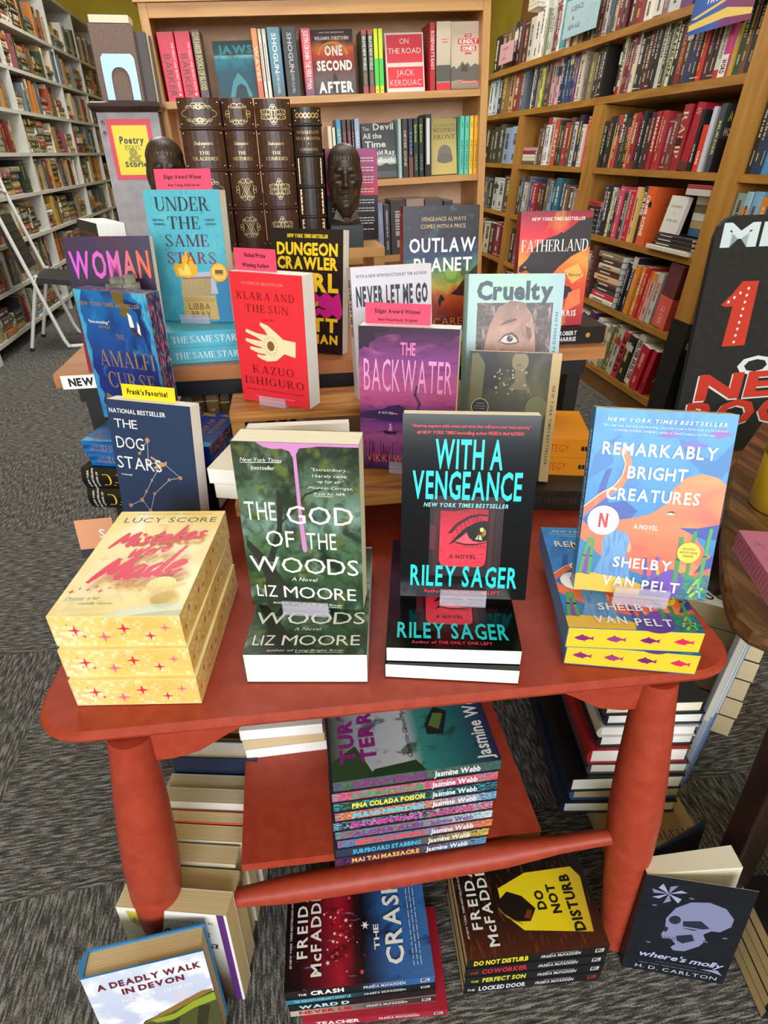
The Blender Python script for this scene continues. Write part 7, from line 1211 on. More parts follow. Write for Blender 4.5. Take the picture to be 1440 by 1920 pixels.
# ---------------------------------------------------------------- black painted sign on an easel
CH = speckle('chalk_black', '#1a1b1c', '#232425', 60, 0.7)
t = thing('sign_board', 'black easel sign with hand painted red and white lettering beside the oak shelves', 'sign', TR(0.915, 1.2, 0.0), None)
SW, SH_, SZ = 0.62, 0.535, 0.395
pts_ = [(0, 0), (SW, 0)] + [(SW - 0.04 + 0.04 * math.cos(R(a)), SH_ - 0.04 + 0.04 * math.sin(R(a))) for a in (0, 30, 60, 90)] + [(0.04 + 0.04 * math.cos(R(a)), SH_ - 0.04 + 0.04 * math.sin(R(a))) for a in (90, 120, 150, 180)]
mb = MB(); mb.poly([(x, 0, z) for x, z in pts_], CH); mb.poly([(x, 0.012, z) for x, z in reversed(pts_)], CH)
for k in range(len(pts_)):
    a, b = pts_[k], pts_[(k + 1) % len(pts_)]; mb.poly([(a[0], 0, a[1]), (a[0], 0.012, a[1]), (b[0], 0.012, b[1]), (b[0], 0, b[1])], CH)
PW, PR = '#dfe4ea', '#c9372f'
si = []
def at_(x, z): return ((x - 0.915) / SW, (z - SZ) / SH_)
def tx(c, s, x0, x1, z0, z1, st='b', **k):
    (u0, v0), (u1, v1) = at_(x0, z0), at_(x1, z1); si.append(('t', c, s, (u0 + u1) / 2, (v0 + v1) / 2, u1 - u0, v1 - v0, dict(st=st, **k)))
tx('#cfe0ea', 'MEMBERS', 0.930, 1.46, 0.872, 0.914, 'k')
si.append(('p', PR, [at_(*p) for p in ((0.965, 0.752), (0.985, 0.772), (1.005, 0.800), (1.045, 0.800), (1.05, 0.66), (0.992, 0.66), (0.995, 0.748), (0.978, 0.748))]))
for k in range(9): si.append(('e', '#e9e4e0', *at_(1.024 - 0.0005 * k, 0.785 - k * 0.0145), 0.005, 0.005))
for k in range(3): si.append(('e', '#e9e4e0', *at_(1.006 - k * 0.012, 0.776 - k * 0.009), 0.005, 0.005))
tx(PR, '0%', 1.10, 1.46, 0.66, 0.80, 'k'); tx(PW, 'OFF', 1.045, 1.26, 0.590, 0.632, 'b')
tx(PW, 'NEW', 0.950, 1.36, 0.5335, 0.5905, 'k'); tx(PR, 'NEW', 0.954, 1.36, 0.537, 0.593, 'k'); tx(PW, 'BOOKS!', 0.935, 1.45, 0.4635, 0.523, 'k'); tx(PR, 'BOOKS!', 0.939, 1.45, 0.467, 0.526, 'k')
draw(mb, lambda a, b, l: (a, -l, b), SW, SH_, si)
mb.build('panel', t, TR(0, 0, SZ) @ RX(-3))
mb = MB(); mb.box(-0.03, -0.045, 0.362, SW + 0.03, 0.010, 0.392, wood('easel_wood', [(0.3, '#9a7048'), (0.7, '#b58a60')], (1, 12, 12), 0.5)); mb.build('ledge', t, bevel=0.003)
for x in (0.12, SW - 0.12):
    mb = MB(); mb.box(x, 0.012, 0.0, x + 0.03, 0.032, 0.361, '#9a7048'); mb.build('leg', t)
mb = MB(); mb.box(SW / 2 - 0.014, 0.18, 0.0, SW / 2 + 0.014, 0.2, 0.9, '#9a7048'); mb.build('rear_leg', t, TR(0, 0.03, 0.0) @ RX(9))

# ---------------------------------------------------------------- dark worn wooden table at the right edge
DKO = wood('worn_dark_oak', [(0.3, '#3a2718'), (0.5, '#5c4126'), (0.62, '#7a5a36'), (0.8, '#4a3320')], (9, 1.0, 9), 0.35, nscale=4.5, dist=1.5)
DKL = wood('dark_leg_wood', [(0.3, '#1c1210'), (0.7, '#2e1c18')], (10, 10, 1), 0.4)
DZ = 0.572
t = thing('wooden_table', 'dark worn oak table with rounded corner at the picture edge', 'table', TR(0, 0, 0), None)
edge = [(0.765, 0.83), (0.604, 0.632), (0.548, 0.552), (0.520, 0.503), (0.507, 0.470), (0.509, 0.445), (0.524, 0.425), (0.58, 0.395), (0.85, 0.30), (1.25, 0.72), (0.95, 0.99)]
def inset(e): 
    c = Vector((0.85, 0.63)); return [tuple(c + (Vector(p) - c) * (1 - e)) for p in edge]
mb = MB(); mb.rings([[(x, y, z) for x, y in inset(e)] for e, z in ((0.035, DZ - 0.034), (0.012, DZ - 0.030), (0.0, DZ - 0.018), (0.004, DZ - 0.006), (0.02, DZ))], DKO, smooth=False); mb.build('table_top', t)
def leg4(a, b, w, m=DKL):
    rr = []
    for q in (0, 0.5, 1):
        p = Vector(a) + (Vector(b) - Vector(a)) * q; k = w * (1.15 - 0.3 * q); rr.append([(p.x - k, p.y - k, p.z), (p.x + k, p.y - k, p.z), (p.x + k, p.y + k, p.z), (p.x - k, p.y + k, p.z)])
    mb = MB(); mb.rings(rr, m, smooth=False); return mb
leg4((0.655, 0.462, DZ - 0.035), (0.566, 0.372, 0.0), 0.020).build('leg', t, bevel=0.003)
leg4((0.80, 0.80, DZ - 0.035), (0.78, 0.80, 0.0), 0.020).build('leg', t, bevel=0.003)
leg4((0.90, 0.38, DZ - 0.035), (0.93, 0.33, 0.0), 0.020).build('leg', t, bevel=0.003)
leg4((1.12, 0.74, DZ - 0.035), (1.15, 0.74, 0.0), 0.020).build('leg', t, bevel=0.003)
pinkp = art('pink_leaf_pattern', [(0, '#b26a86'), (1, '#b87090')], 0)
t = thing('patterned_box', 'dusty pink box with dark leaf line pattern on the dark oak table', 'box', TR(0.589, 0.592, DZ + 0.0005) @ RZ(-108), None)
mb = MB(); mb.box(0, 0, 0, 0.20, 0.14, 0.031, pinkp)
r_ = random.Random(2); vein = []
for k in range(44):
    u, v = r_.uniform(0.02, 0.92), r_.uniform(0.03, 0.9); s = r_.uniform(0.05, 0.09); vein.append(('l', '#8a4866', 0.0007, [(u, v), (u + s * 0.4, v + s * 0.7), (u + s, v + s * 0.9)])); vein.append(('l', '#8a4866', 0.0006, [(u + s * 0.3, v + s * 0.5), (u + s * 0.5, v + s * 0.1)]))
draw(mb, lambda a, b, l: (a, b, 0.031 + l), 0.20, 0.14, vein)
draw(mb, lambda a, b, l: (a, -l, b), 0.20, 0.031, [('l', '#7a3a56', 0.0006, [(r_.uniform(0, 0.9) + 0.0, 0.1), (r_.uniform(0, 0.9), 0.9)]) for k in range(1)] + [('l', '#7a3a56', 0.0006, [(0.04 * k, 0.15), (0.04 * k + 0.03, 0.85)]) for k in range(24)])
mb.build('lid', t, bevel=0.0008)
t = thing('candle_jar', 'mustard yellow cylindrical tin at the picture edge on the dark oak table', 'jar', TR(0.735, 0.680, DZ + 0.0005), None)
MUS = mat('#b89a1e', 0.25)
mb = MB(); mb.rings([[(rr_ * math.cos(2 * math.pi * k / 32), rr_ * math.sin(2 * math.pi * k / 32), z_) for k in range(32)] for rr_, z_ in ((0.040, 0), (0.043, 0.003), (0.043, 0.085), (0.041, 0.088))], MUS); mb.build('body', t)
mb = MB(); mb.rings([[(rr_ * math.cos(2 * math.pi * k / 32), rr_ * math.sin(2 * math.pi * k / 32), z_) for k in range(32)] for rr_, z_ in ((0.044, 0.0885), (0.044, 0.100), (0.042, 0.102))], mat('#8a7420', 0.3, 0.4)); mb.build('lid', t)
# ================================================================ lower shelf of the red table
TI = [('MAI TAI MASSACRE', '#f0b04a', '#1f2350'), ('SURFBOARD STABBING', '#4ab0d8', '#1d3f4a'), ('HIBISCUS HOMICIDE', '#e8503a', '#3f86b8'), ('ALOHA ALIBI', '#7a3a8a', '#8a5a6a'), ('BEACHSIDE BULLET', '#d83aa0', '#241c28'), ('MAUI MURDER', '#5ac8e0', '#c8702c'), ('PINA COLADA POISON', '#f0e04a', '#2c3a24'), ('KALIKIMAKA KILLER', '#2f9a5a', '#c83a6a'), ('TURTLE TERROR', '#8a2a7a', '#4f6a4a')]
SPL = ['#e08a3a', '#3fa0c0', '#d8c04a', '#2a6a3a', '#c83a5a', '#5a3a8a', '#d8d8e0', '#1f2a3a']
r_ = random.Random(6)
WN = ['indigo spined paperback with orange title, lowest of the bright beach pile', 'dark teal paperback with sky blue title, second up in the beach pile', 'blue paperback with red title, third up in the beach pile', 'floral paperback with purple title, fourth up in the beach pile', 'black paperback with magenta title, fifth up in the beach pile', 'orange paperback with cyan title, sixth up in the beach pile', 'dark green paperback with yellow title, seventh up in the beach pile', 'pink paperback with green title, eighth up in the beach pile', 'grey green paperback with plum title and turtle, topmost of the beach pile']
turtle = art('cover_lagoon', [(0, '#2a2450'), (0.25, '#2a6a70'), (0.45, '#3a8a88'), (0.55, '#c0c4d0'), (0.8, '#a8b0c0'), (1, '#3f4a3c')], 1, [('#23402c', 6, 0.56, 0.64, 1, 1, 0.8)])
zz = 0.2355
for k, (ti, c, g) in enumerate(TI):
    T = 0.0193 if k < 8 else 0.0205; H = 0.206; W = 0.133; bgc = art('spine_tropic', [(0, r_.choice(SPL)), (0.5, g), (1, g)], 1, [(r_.choice(SPL), 9, 0.52, 0.58, 1, 3, 0.95), (r_.choice(SPL), 12, 0.56, 0.62, 1, 4, 0.95)])
    dx = r_.uniform(-0.003, 0.004)
    front = () if k < 8 else [('p', '#2f4a30', [(0, 0.75), (0.35, 0.85), (0.2, 1), (0, 1)]), ('p', '#26402a', [(0, 0.45), (0.12, 0.5), (0.08, 0.75), (0, 0.8)]), ('p', '#23262c', [(0.36, 0.30), (0.62, 0.24), (0.70, 0.32), (0.5, 0.40), (0.38, 0.40)]), ('p', '#5a7a3a', [(0.42, 0.32), (0.6, 0.27), (0.62, 0.33), (0.48, 0.38)]),
      ('t', '#8a2a7a', 'TURTLE', 0.62, 0.90, 0.9, 0.085, {'st': 'k'}), ('t', '#8a2a7a', 'TERROR', 0.62, 0.775, 0.9, 0.085, {'st': 'k'}), ('t', '#e9e6ee', 'Jasmine Webb', 0.45, 0.09, 0.84, 0.085, {'st': 'b'}), ('t', '#1a1a20', 'Charlotte Gibson Mysteries', 0.5, 0.53, 0.7, 0.03, {'st': 's', 'sl': 0.2})]
    ink2 = '#eceaf0' if k not in (3, 4) else ('#6a3a8a' if k == 3 else '#c83a8a')
    book('paperback_book', WN[k], flat_spine(0.2115 + dx, 0.4365, zz, -1.6, W, T), W, H, T, '#2a2a3a' if k != 8 else '#3a4a3c', 'w', front, [('r', '#1a1a26', 0, 0, 1, 0.16), ('t', c, ti, 0.33, 0.52, 0.44, 0.46, {'st': 'k', 'gap': 0.05}), ('t', ink2, 'Jasmine Webb', 0.735, 0.52, 0.28, 0.50, {'st': 'b', 'gap': 0.05})], 'bright beach paperbacks on the lower shelf', False, turtle if k == 8 else None, spine_bg=bgc)
    zz += T + 0.0005
for k, (c, T) in enumerate((('#e9e7e2', 0.021), ('#d8c2a8', 0.020), ('#eae8e6', 0.022))):
    book('paperback_book', ('white paperback lowest of three at the back corner of the lower shelf', 'paperback with tan page edges, middle of three at lower shelf back', 'white paperback topmost of three at the back corner of lower shelf')[k], flat(-0.054 - 0.002 * k, 0.630, 0.2355 + (0, 0.0215, 0.042)[k], -2 - k, T), 0.126, 0.2, T, c, 'w' if k != 1 else 't', (), ())

# ================================================================ on the carpet under and beside the red table
def paper_row():
    W = 0.136; y = 0.424
    spec = [(0.030, 0.205, '#eceae4', 't', 'white paperback with purple edge strip and dark mill photograph, first of the floor row'), (0.034, 0.195, '#2f4a46', 't', 'thick tan edged paperback second in the row under the table'), (0.026, 0.2, '#e6dcc0', 't', 'tan edged paperback third in the row under the table'), (0.024, 0.2, '#d9d0bc', 't', 'tan edged paperback fourth in the row under the table'), (0.018, 0.2, '#e0603a', 't', 'paperback with orange cover edge in the row under the table'), (0.024, 0.212, '#d8d6cc', 'o', 'grey edged paperback sixth in the row under the table'), (0.026, 0.205, '#b8c8d8', 'o', 'pale blue edged paperback with loose thread, row under the table'), (0.036, 0.235, '#1f2d4a', 'w', 'navy hardback with white pages in the row under the table'), (0.030, 0.2, '#c8b890', 't', 'tan edged book behind the navy hardback under the table'), (0.028, 0.205, '#8a7a54', 't', 'tan edged book second behind the navy hardback under the table'), (0.026, 0.212, '#2a2a22', 't', 'dark paperback with faces on its cover in the row under the table')]
    for k, (T, H, c, p, lab) in enumerate(spec):
        x = -0.2145 + 0.0105 * k * 0.55 + (0.004 if k % 2 else 0); hard = k == 7
        fr = ()
        if k == 0:
            fr = [('r', millp, 0.0, 0.0, 0.91, 0.62), ('r', '#5a2a78', 0.91, 0, 0.975, 1), ('p', '#c9c24a', [(0.08, 0.97), (0.24, 0.97), (0.22, 0.86), (0.16, 0.80), (0.10, 0.86)]), ('t', '#4a4a3a', 'N', 0.16, 0.87, 0.06, 0.05, {'st': 's'}), ('t', '#5a5a5a', 'BESTSELLER', 0.62, 0.90, 0.5, 0.022, {'st': 'r', 'gap': 0.16}), ('t', '#2a2a2c', 'Wings', 0.55, 0.78, 0.5, 0.075, {'st': 's', 'sl': 0.25}), ('t', '#2a2a2c', 'Nuncia', 0.58, 0.66, 0.56, 0.075, {'st': 's', 'sl': 0.25})]
        if k == 10: fr = [('r', '#3a3a20', 0.1, 0.3, 0.9, 0.9), ('e', '#a87a5a', 0.4, 0.8, 0.1, 0.12), ('e', '#b0806a', 0.6, 0.8, 0.1, 0.12), ('l', '#c8c84a', 0.001, [(0.05, 0.6), (0.3, 0.6), (0.3, 0.9)])]
        book('hardback_book' if hard else 'paperback_book', lab, pose(x, y + T * 0.0, 0.0016 + T * math.sin(R(3.0)), -14.3 + k * 0.3, 3.0), W if k else 0.146, H if k else 0.214, T, c, p, fr, (), None, hard)
        y += T + 0.0032
millp = art('mill_photo', [(0, '#3a302a'), (0.4, '#6a5a50'), (0.75, '#b8b2a8'), (1, '#e0ddd6')], 1)
paper_row()
DVS = art('sky_lilac', [(0, '#8a86c8'), (0.3, '#b8bce0'), (1, '#c9d4ea')], 1, [('#eef0f6', 3.5, 0.48, 0.6, 1, 1.5, 0.95), ('#d8c8d0', 4, 0.58, 0.7, 1, 1, 0.7)])
dv = [('p', '#4a4a28', [(0.10, 0.0), (0.22, 0.30), (0.36, 0.46), (0.55, 0.50), (0.75, 0.58), (1.0, 0.60), (1, 0)]), ('p', '#8aa02a', [(0.40, 0.45), (0.62, 0.46), (0.8, 0.54), (1, 0.58), (1, 0.50), (0.8, 0.47), (0.6, 0.40), (0.46, 0.41)]), ('p', '#8a6a34', [(0.34, 0.43), (0.6, 0.48), (0.98, 0.60), (1, 0.62), (0.9, 0.625), (0.5, 0.50)]), ('p', '#2e2f1c', [(0.52, 0.38), (0.66, 0.42), (0.58, 0.22), (0.6, 0.08), (0.48, 0.14)]), ('p', '#2e2f1c', [(0.84, 0.48), (0.94, 0.46), (0.86, 0.25), (0.8, 0.12), (0.78, 0.3)]), ('p', '#30351f', [(0.16, 0.15), (0.24, 0.30), (0.4, 0.36), (0.34, 0.2), (0.28, 0.05)]), ('p', '#3f8ad0', [(0.5, 0.0), (0.8, 0.10), (1, 0.12), (1, 0)]),
  ('t', '#6a2030', 'A DEADLY WALK', 0.52, 0.885, 0.86, 0.052, {'st': 'k', 'gap': 0.1}), ('t', '#6a2030', 'IN DEVON', 0.53, 0.80, 0.52, 0.050, {'st': 'k', 'gap': 0.1}), ('t', '#e6e8f0', 'NICHOLAS GEORGE', 0.55, 0.72, 0.60, 0.036, {'st': 'b', 'gap': 0.12})]
book('hardback_book', 'blue jacketed hardback with cliff scene leaning on the floor row by table leg', pose(-0.2358, 0.358, 0.0052, 2.2, 5.6), 0.1405, 0.2133, 0.034, '#2f7fc0', 't', dv, (), None, True, DVS)

crash = art('cover_crash', [(0, '#3a6cae'), (0.28, '#2f62a8'), (0.40, '#20345a'), (0.46, '#12131a'), (0.52, '#3a1018'), (0.62, '#a81a30'), (0.74, '#6a1624'), (0.9, '#1c0a10'), (1, '#140a0e')], 1, [('#0e0c12', 5, 0.54, 0.66, 1, 1, 0.7), ('#8ab8e8', 9, 0.66, 0.76, 3, 0.8, 0.5)], 0.32, 0.12)
CW_ = '#e9e9ec'
fm = [('t', CW_, 'FREIDA', 0.60, 0.885, 0.66, 0.068, {'st': 'b', 'gap': 0.2}), ('t', CW_, 'McFADDEN', 0.56, 0.79, 0.92, 0.068, {'st': 'b', 'gap': 0.14}), ('t', '#c9c9cc', '#1 NEW YORK TIMES BESTSELLING AUTHOR', 0.55, 0.962, 0.72, 0.014, {'st': 'b'})]
rq = random.Random(12)
cf = [('s', rq.choice(('#d8203a', '#e84a5a', '#f0d8d8', '#8a1a2c')), min(max(rq.gauss(0.52, 0.2), 0.03), 0.97), min(max(rq.gauss(0.62, 0.07), 0.46), 0.95), rq.uniform(0.0008, 0.0035), 5, 0.5) for _ in range(70)] + [('s', '#f4f0ff', 0.52, 0.445, 0.006, 6, 0.4)] + [(a, b, c, d + (0.0), e, f, g, h) for a, b, c, d, e, f, g, h in fm] + [('t', CW_, 'THE', 0.40, 0.37, 0.24, 0.035, {'st': 'b'}), ('t', CW_, 'CRASH', 0.55, 0.25, 0.84, 0.115, {'st': 'b', 'gap': 0.1})] + words_lines('#a8c0e0', 0.1, 0.95, [0.13, 0.105, 0.08], 0.007, 4)
LOGO = lambda c: [('p', c, [(0.905, 0.28), (0.965, 0.28), (0.965, 0.72), (0.905, 0.72)]), ('p', '#14161c', [(0.911, 0.34), (0.959, 0.34), (0.959, 0.66), (0.911, 0.66)]), ('p', c, [(0.911, 0.36), (0.959, 0.5), (0.959, 0.64), (0.935, 0.5)])]
def thriller(label, x, y, z, yaw, T, col, title, tc, tw, front=(), bg=None, sb=None, fa=True, pre='THE', pc=None, lc='#d8d8dc', H=0.203, W=0.134, aw=0.28, big=0.52):
    sp = [('t', tc, title, 0.24 + (0.04 if pre else 0), 0.5, tw, big, {'st': 'k', 'gap': 0.05})]
    if pre: sp.append(('t', pc or tc, pre, 0.24 + 0.04 - tw / 2 - 0.055, 0.42, 0.055, 0.26, {'st': 'b'}))
    if fa: sp += [('t', '#d9d9de', 'FREIDA McFADDEN', 0.66, 0.46, aw, 0.32, {'st': 'b', 'sl': 0.12, 'gap': 0.12}), ('t', '#b9b9be', '#1 NEW YORK TIMES BESTSELLING AUTHOR', 0.68, 0.76, 0.2, 0.09, {'st': 'b'})] + LOGO(lc)
    return book('paperback_book', label, flat_spine(x, y, z, yaw, W, T), W, H, T, col, 't', front, sp, 'thriller paperbacks piled on the carpet', False, bg, spine_bg=sb)
def rot_front(items):   # titles that run along the spine side when the book lies with its spine to the viewer
    out = []
    for i in items: out.append(i)
    return out
cs = art('spine_crash', [(0, '#3068a8'), (0.3, '#24508a'), (0.5, '#14141c'), (1, '#1a1016')], 1)
z0 = 0.001
thriller('crimson thriller paperback lowest of its pile, shifted sideways on the carpet', 0.139, 0.338, z0, -6, 0.0185, '#a01e34', 'TEACHER', '#e9d8dc', 0.3, pre='')
thriller('grey thriller paperback with red title, second up on the crimson one', 0.124, 0.350, z0 + 0.019, -5, 0.0185, '#8a8a84', 'NEVER LIE', '#b81c30', 0.36, pre='', sb=art('spine_grey', [(0, '#2a2a2a'), (0.4, '#3a3a38'), (0.7, '#8a887c'), (1, '#b8b4a4')], 1))
thriller('black thriller paperback with large thin white words, third up in the pile', 0.1235, 0.351, z0 + 0.038, -4.5, 0.0185, '#121418', 'WARD D', '#a8d8e8', 0.34, pre='', fa=False, big=0.5)
thriller('slim blue black thriller paperback fourth up, just under the topmost', 0.122, 0.352, z0 + 0.057, -4.5, 0.014, '#14202a', 'THE WIDOW\'S HUSBAND\'S SECRET LIE', '#7ab8c8', 0.38, pre='', sb=art('spine_teal_night', [(0, '#101216'), (0.4, '#141a20'), (0.6, '#1a4a5c'), (1, '#2a7a98')], 1))
thriller('thriller paperback half crimson half blue with tyre spray, topmost of its pile', 0.1215, 0.353, z0 + 0.0715, -4.5, 0.0215, '#181018', 'CRASH', CW_, 0.22, cf, crash, cs)
dnd = art('cover_dark_wood', [(0, '#4a2418'), (0.25, '#3a1c14'), (0.5, '#1c120e'), (1, '#120e0c')], 0, [('#7a3a1c', 12, 0.56, 0.68, 0.4, 4, 0.8)], 0.35)
yel = art('sign_yellow', [(0, '#c8a830'), (0.4, '#ecd41e'), (1, '#f0dc24')], 1)
dn = [('p', yel, [(0.14, 0.08), (0.70, 0.04), (0.82, 0.09), (0.80, 0.45), (0.66, 0.68), (0.40, 0.68), (0.22, 0.56)]), ('p', '#1a1210', [(0.30, 0.50), (0.42, 0.44), (0.56, 0.52), (0.62, 0.62), (0.54, 0.69), (0.40, 0.68), (0.31, 0.60)]), ('p', '#7a3418', [(0.32, 0.50), (0.40, 0.47), (0.42, 0.50), (0.34, 0.54)]), ('l', '#a87a3a', 0.0012, [(0.28, 0.56), (0.36, 0.66), (0.46, 0.71)]),
  ('t', '#1c1a10', 'DO', 0.50, 0.39, 0.20, 0.06, {'st': 'k'}), ('t', '#1c1a10', 'NOT', 0.50, 0.29, 0.30, 0.06, {'st': 'k'}), ('t', '#1c1a10', 'DISTURB', 0.45, 0.165, 0.58, 0.07, {'st': 'k'})] + fm
thriller('black thriller paperback with white title, lowest of the four by the table leg', 0.370, 0.340, z0, -5.0, 0.0232, '#15171c', 'LOCKED DOOR', '#c9ced6', 0.34, lc='#b02a34', pc='#c9ced6')
thriller('black thriller paperback with lime title, second up of the four by the leg', 0.371, 0.341, z0 + 0.0237, -5.0, 0.0232, '#15171c', 'PERFECT SON', '#c8c83a', 0.31)
thriller('black thriller paperback with red title, third up of the four by the leg', 0.370, 0.3425, z0 + 0.0474, -4.9, 0.0232, '#15171c', 'COWORKER', '#c02438', 0.32)
thriller('thriller paperback with yellow door hanger cover, topmost of the four', 0.3715, 0.344, z0 + 0.0711, -4.8, 0.0232, '#15130f', 'DO NOT DISTURB', '#e6cf2a', 0.38, dn, dnd, pre='')

# black paperback standing splayed open by the dark table leg
BL2 = speckle('cover_black_blue', '#12141c', '#171a24', 40, 0.42)
t = thing('paperback_book', 'black skull paperback standing splayed open against the dark table leg', 'book', pose(0.4790, 0.331, 0.0016, -14.8, 6.8), None)
W, H = 0.1397, 0.2083; mb = MB()
cur = lambda u: -0.012 * u              # front board stands a little open
def FP(a, b, l):
    u = a / W; return (a - W / 2, cur(u) - l, b)
n = 10
for i in range(n):
    a, b = W * i / n, W * (i + 1) / n
    mb.poly([FP(a, 0, 0), FP(b, 0, 0), FP(b, H, 0), FP(a, H, 0)], BL2, smooth=True)
    mb.poly([(p[0], p[1] + 0.0008, p[2]) for p in (FP(b, 0, 0), FP(a, 0, 0), FP(a, H, 0), FP(b, H, 0))], '#d9d8d2')
T = 0.026; mb.box(-W / 2 - 0.0008, 0, 0, -W / 2, T, H, BL2)
SKC = '#7d82a6'; SKD = '#23263a'
sk = [('p', SKC, [(0.30, 0.50), (0.28, 0.60), (0.34, 0.72), (0.46, 0.80), (0.62, 0.825), (0.78, 0.79), (0.88, 0.70), (0.88, 0.62), (0.80, 0.55), (0.72, 0.545), (0.66, 0.50), (0.70, 0.44), (0.66, 0.37), (0.54, 0.29), (0.44, 0.28), (0.40, 0.31), (0.44, 0.35), (0.38, 0.40), (0.30, 0.39), (0.28, 0.43)]), ('e', SKD, 0.365, 0.60, 0.055, 0.065), ('p', SKD, [(0.44, 0.60), (0.60, 0.63), (0.70, 0.57), (0.56, 0.52), (0.46, 0.53)]), ('p', SKD, [(0.29, 0.52), (0.33, 0.51), (0.32, 0.46), (0.29, 0.47)]), ('p', SKD, [(0.42, 0.44), (0.56, 0.48), (0.60, 0.42), (0.50, 0.37), (0.44, 0.39)]), ('r', SKC, 0.44, 0.535, 0.64, 0.55)]
for k in range(7): sk.append(('r', SKD, 0.295 + 0.02 * k, 0.385, 0.299 + 0.02 * k, 0.42))
for k in range(7): sk.append(('p', SKC if k % 2 else '#9aa0c0', [(0.24, 0.85), (0.24 + 0.17 * math.cos(R(20 + k * 48)), 0.85 + 0.10 * math.sin(R(20 + k * 48))), (0.24 + 0.14 * math.cos(R(45 + k * 48)), 0.85 + 0.07 * math.sin(R(45 + k * 48)))]))
for u, v in ((0.45, 0.84), (0.86, 0.50), (0.70, 0.43), (0.18, 0.33), (0.14, 0.72)): sk.append(('e', '#5a5e7c', u, v, 0.025, 0.014))
sk += [('t', '#a8aed0', 'where\'s molly', 0.52, 0.20, 0.82, 0.055, {'st': 'b', 'sl': 0.25, 'gap': 0.03}), ('t', '#6a7090', 'a cat & mouse novella', 0.5, 0.135, 0.4, 0.010, {'st': 's', 'sl': 0.2}), ('t', '#8a90b0', 'NEW YORK TIMES BESTSELLING AUTHOR', 0.5, 0.10, 0.7, 0.008, {'st': 's'}), ('t', '#b8bcd0', 'H. D. CARLTON', 0.52, 0.055, 0.80, 0.036, {'st': 's', 'gap': 0.16}), ('p', '#8a90b4', [(0.74, 0.13), (0.9, 0.15), (0.96, 0.10), (0.86, 0.12)])]
draw(mb, FP, W, H, sk)
mb.build('cover', t)
def wedge(a0, a1, z1):
    """pages fanned about the spine between two angles"""
    mb = MB(); x0, y0 = -W / 2 + 0.0005, T / 2; L = W - 0.004; n = 6; pr = []
    pts_ = [(x0, y0 - T / 2 + 0.001)] + [(x0 + L * math.cos(R(a0 + (a1 - a0) * k / n)), y0 + L * math.sin(R(a0 + (a1 - a0) * k / n)) + (k / n - 0.5) * (T - 0.002)) for k in range(n + 1)] + [(x0, y0 + T / 2 - 0.001)]
    mb.prism(pts_, 0.001, z1, CREAM); return mb
wedge(9, 13, H - 0.001).build('page_block', t)
mb = MB(); x0 = -W / 2; a = R(31); p = [(x0, T - 0.0004), (x0 + W * 0.97 * math.cos(a), T + W * 0.97 * math.sin(a))]
mb.prism([p[0], p[1], (p[1][0] - 0.0004, p[1][1] + 0.0008), (p[0][0] - 0.0004, p[0][1] + 0.0008)], 0.0, H, BL2); tag(mb.build('back_cover', t))

# pile of hardbacks behind the table leg, on the carpet
HB = [('#23283a', 0.20, 0.250, 0.034, 'w', 'navy large hardback at the bottom of the tall pile behind the table leg'), ('#3f5a8a', 0.19, 0.245, 0.034, 'o', 'blue large hardback second up in the tall pile'), ('#17181b', 0.195, 0.255, 0.040, 'w', 'thick black hardback third up in the tall pile'), ('#4a4a4c', 0.168, 0.24, 0.030, 'w', 'grey hardback fourth up in the tall pile'), ('#a8282c', 0.166, 0.24, 0.040, 'w', 'thick red hardback fifth up in the tall pile'), ('#23242a', 0.158, 0.235, 0.032, 'w', 'black and orange hardback sixth up in the tall pile'), ('#cfcac4', 0.158, 0.235, 0.028, 'w', 'white jacketed hardback seventh up in the tall pile'), ('#1f2a3e', 0.157, 0.235, 0.028, 'w', 'navy hardback eighth up in the tall pile'), ('#2b2c2e', 0.158, 0.238, 0.030, 'c', 'black hardback with teal corner label topping the tall pile')]
zz = 0.034
for k, (c, W, H, T, p, lab) in enumerate(HB):
    T *= 0.895
    fr = [('r', '#1f7a6c', 0.02, 0.03, 0.22, 0.22), ('e', '#cfe6e0', 0.12, 0.125, 0.065, 0.065), ('e', '#1f7a6c', 0.12, 0.125, 0.058, 0.058), ('t', '#cfe6e0', 'Life', 0.12, 0.125, 0.07, 0.025, {'st': 's'})] if k == 8 else ()
    x = 0.529 - (W - 0.158) * 0.40 + (0.004 if k % 2 else -0.002)
    book('hardback_book', lab, flat(x, 0.565 - (H - 0.235) * 0.5 + 0.002 * (k % 3), zz, -9.5 + (k % 3) * 0.6, T), W, H, T, c, p, fr, (), None, True); zz += T + 0.0006
for k, (x, c, H) in enumerate(((0.674, '#b8c4d8', 0.385), (0.6845, '#8aa0c8', 0.392), (0.695, '#6a84b8', 0.40))):
    sbook('thin_book', ('thin pale blue large book leaning by the tall pile', 'thin mid blue large book leaning outside the pale one', 'thin deep blue large book outermost of the leaning three')[k], TR(x - 0.01, 0.60 + 0.004 * k, 0.002) @ RZ(43) @ RX(2.0), 0.16, H, 0.0105, c, 'w', [('r', '#ecebe2', 0.0, 0.12, 0.5, 0.88)], None)
t = book('paperback_book', 'tan covered paperback with letters upside down before the tall pile on carpet', TR(0.548, 0.494, 0.033) @ RZ(177) @ RX(-90) @ TR(0, 0, -0.225), 0.165, 0.225, 0.032, '#a8875c', 'o', [('t', '#4a3826', 'STEPHEN KING', 0.5, 0.945, 0.92, 0.07, {'st': 'r', 'gap': 0.12})], ())
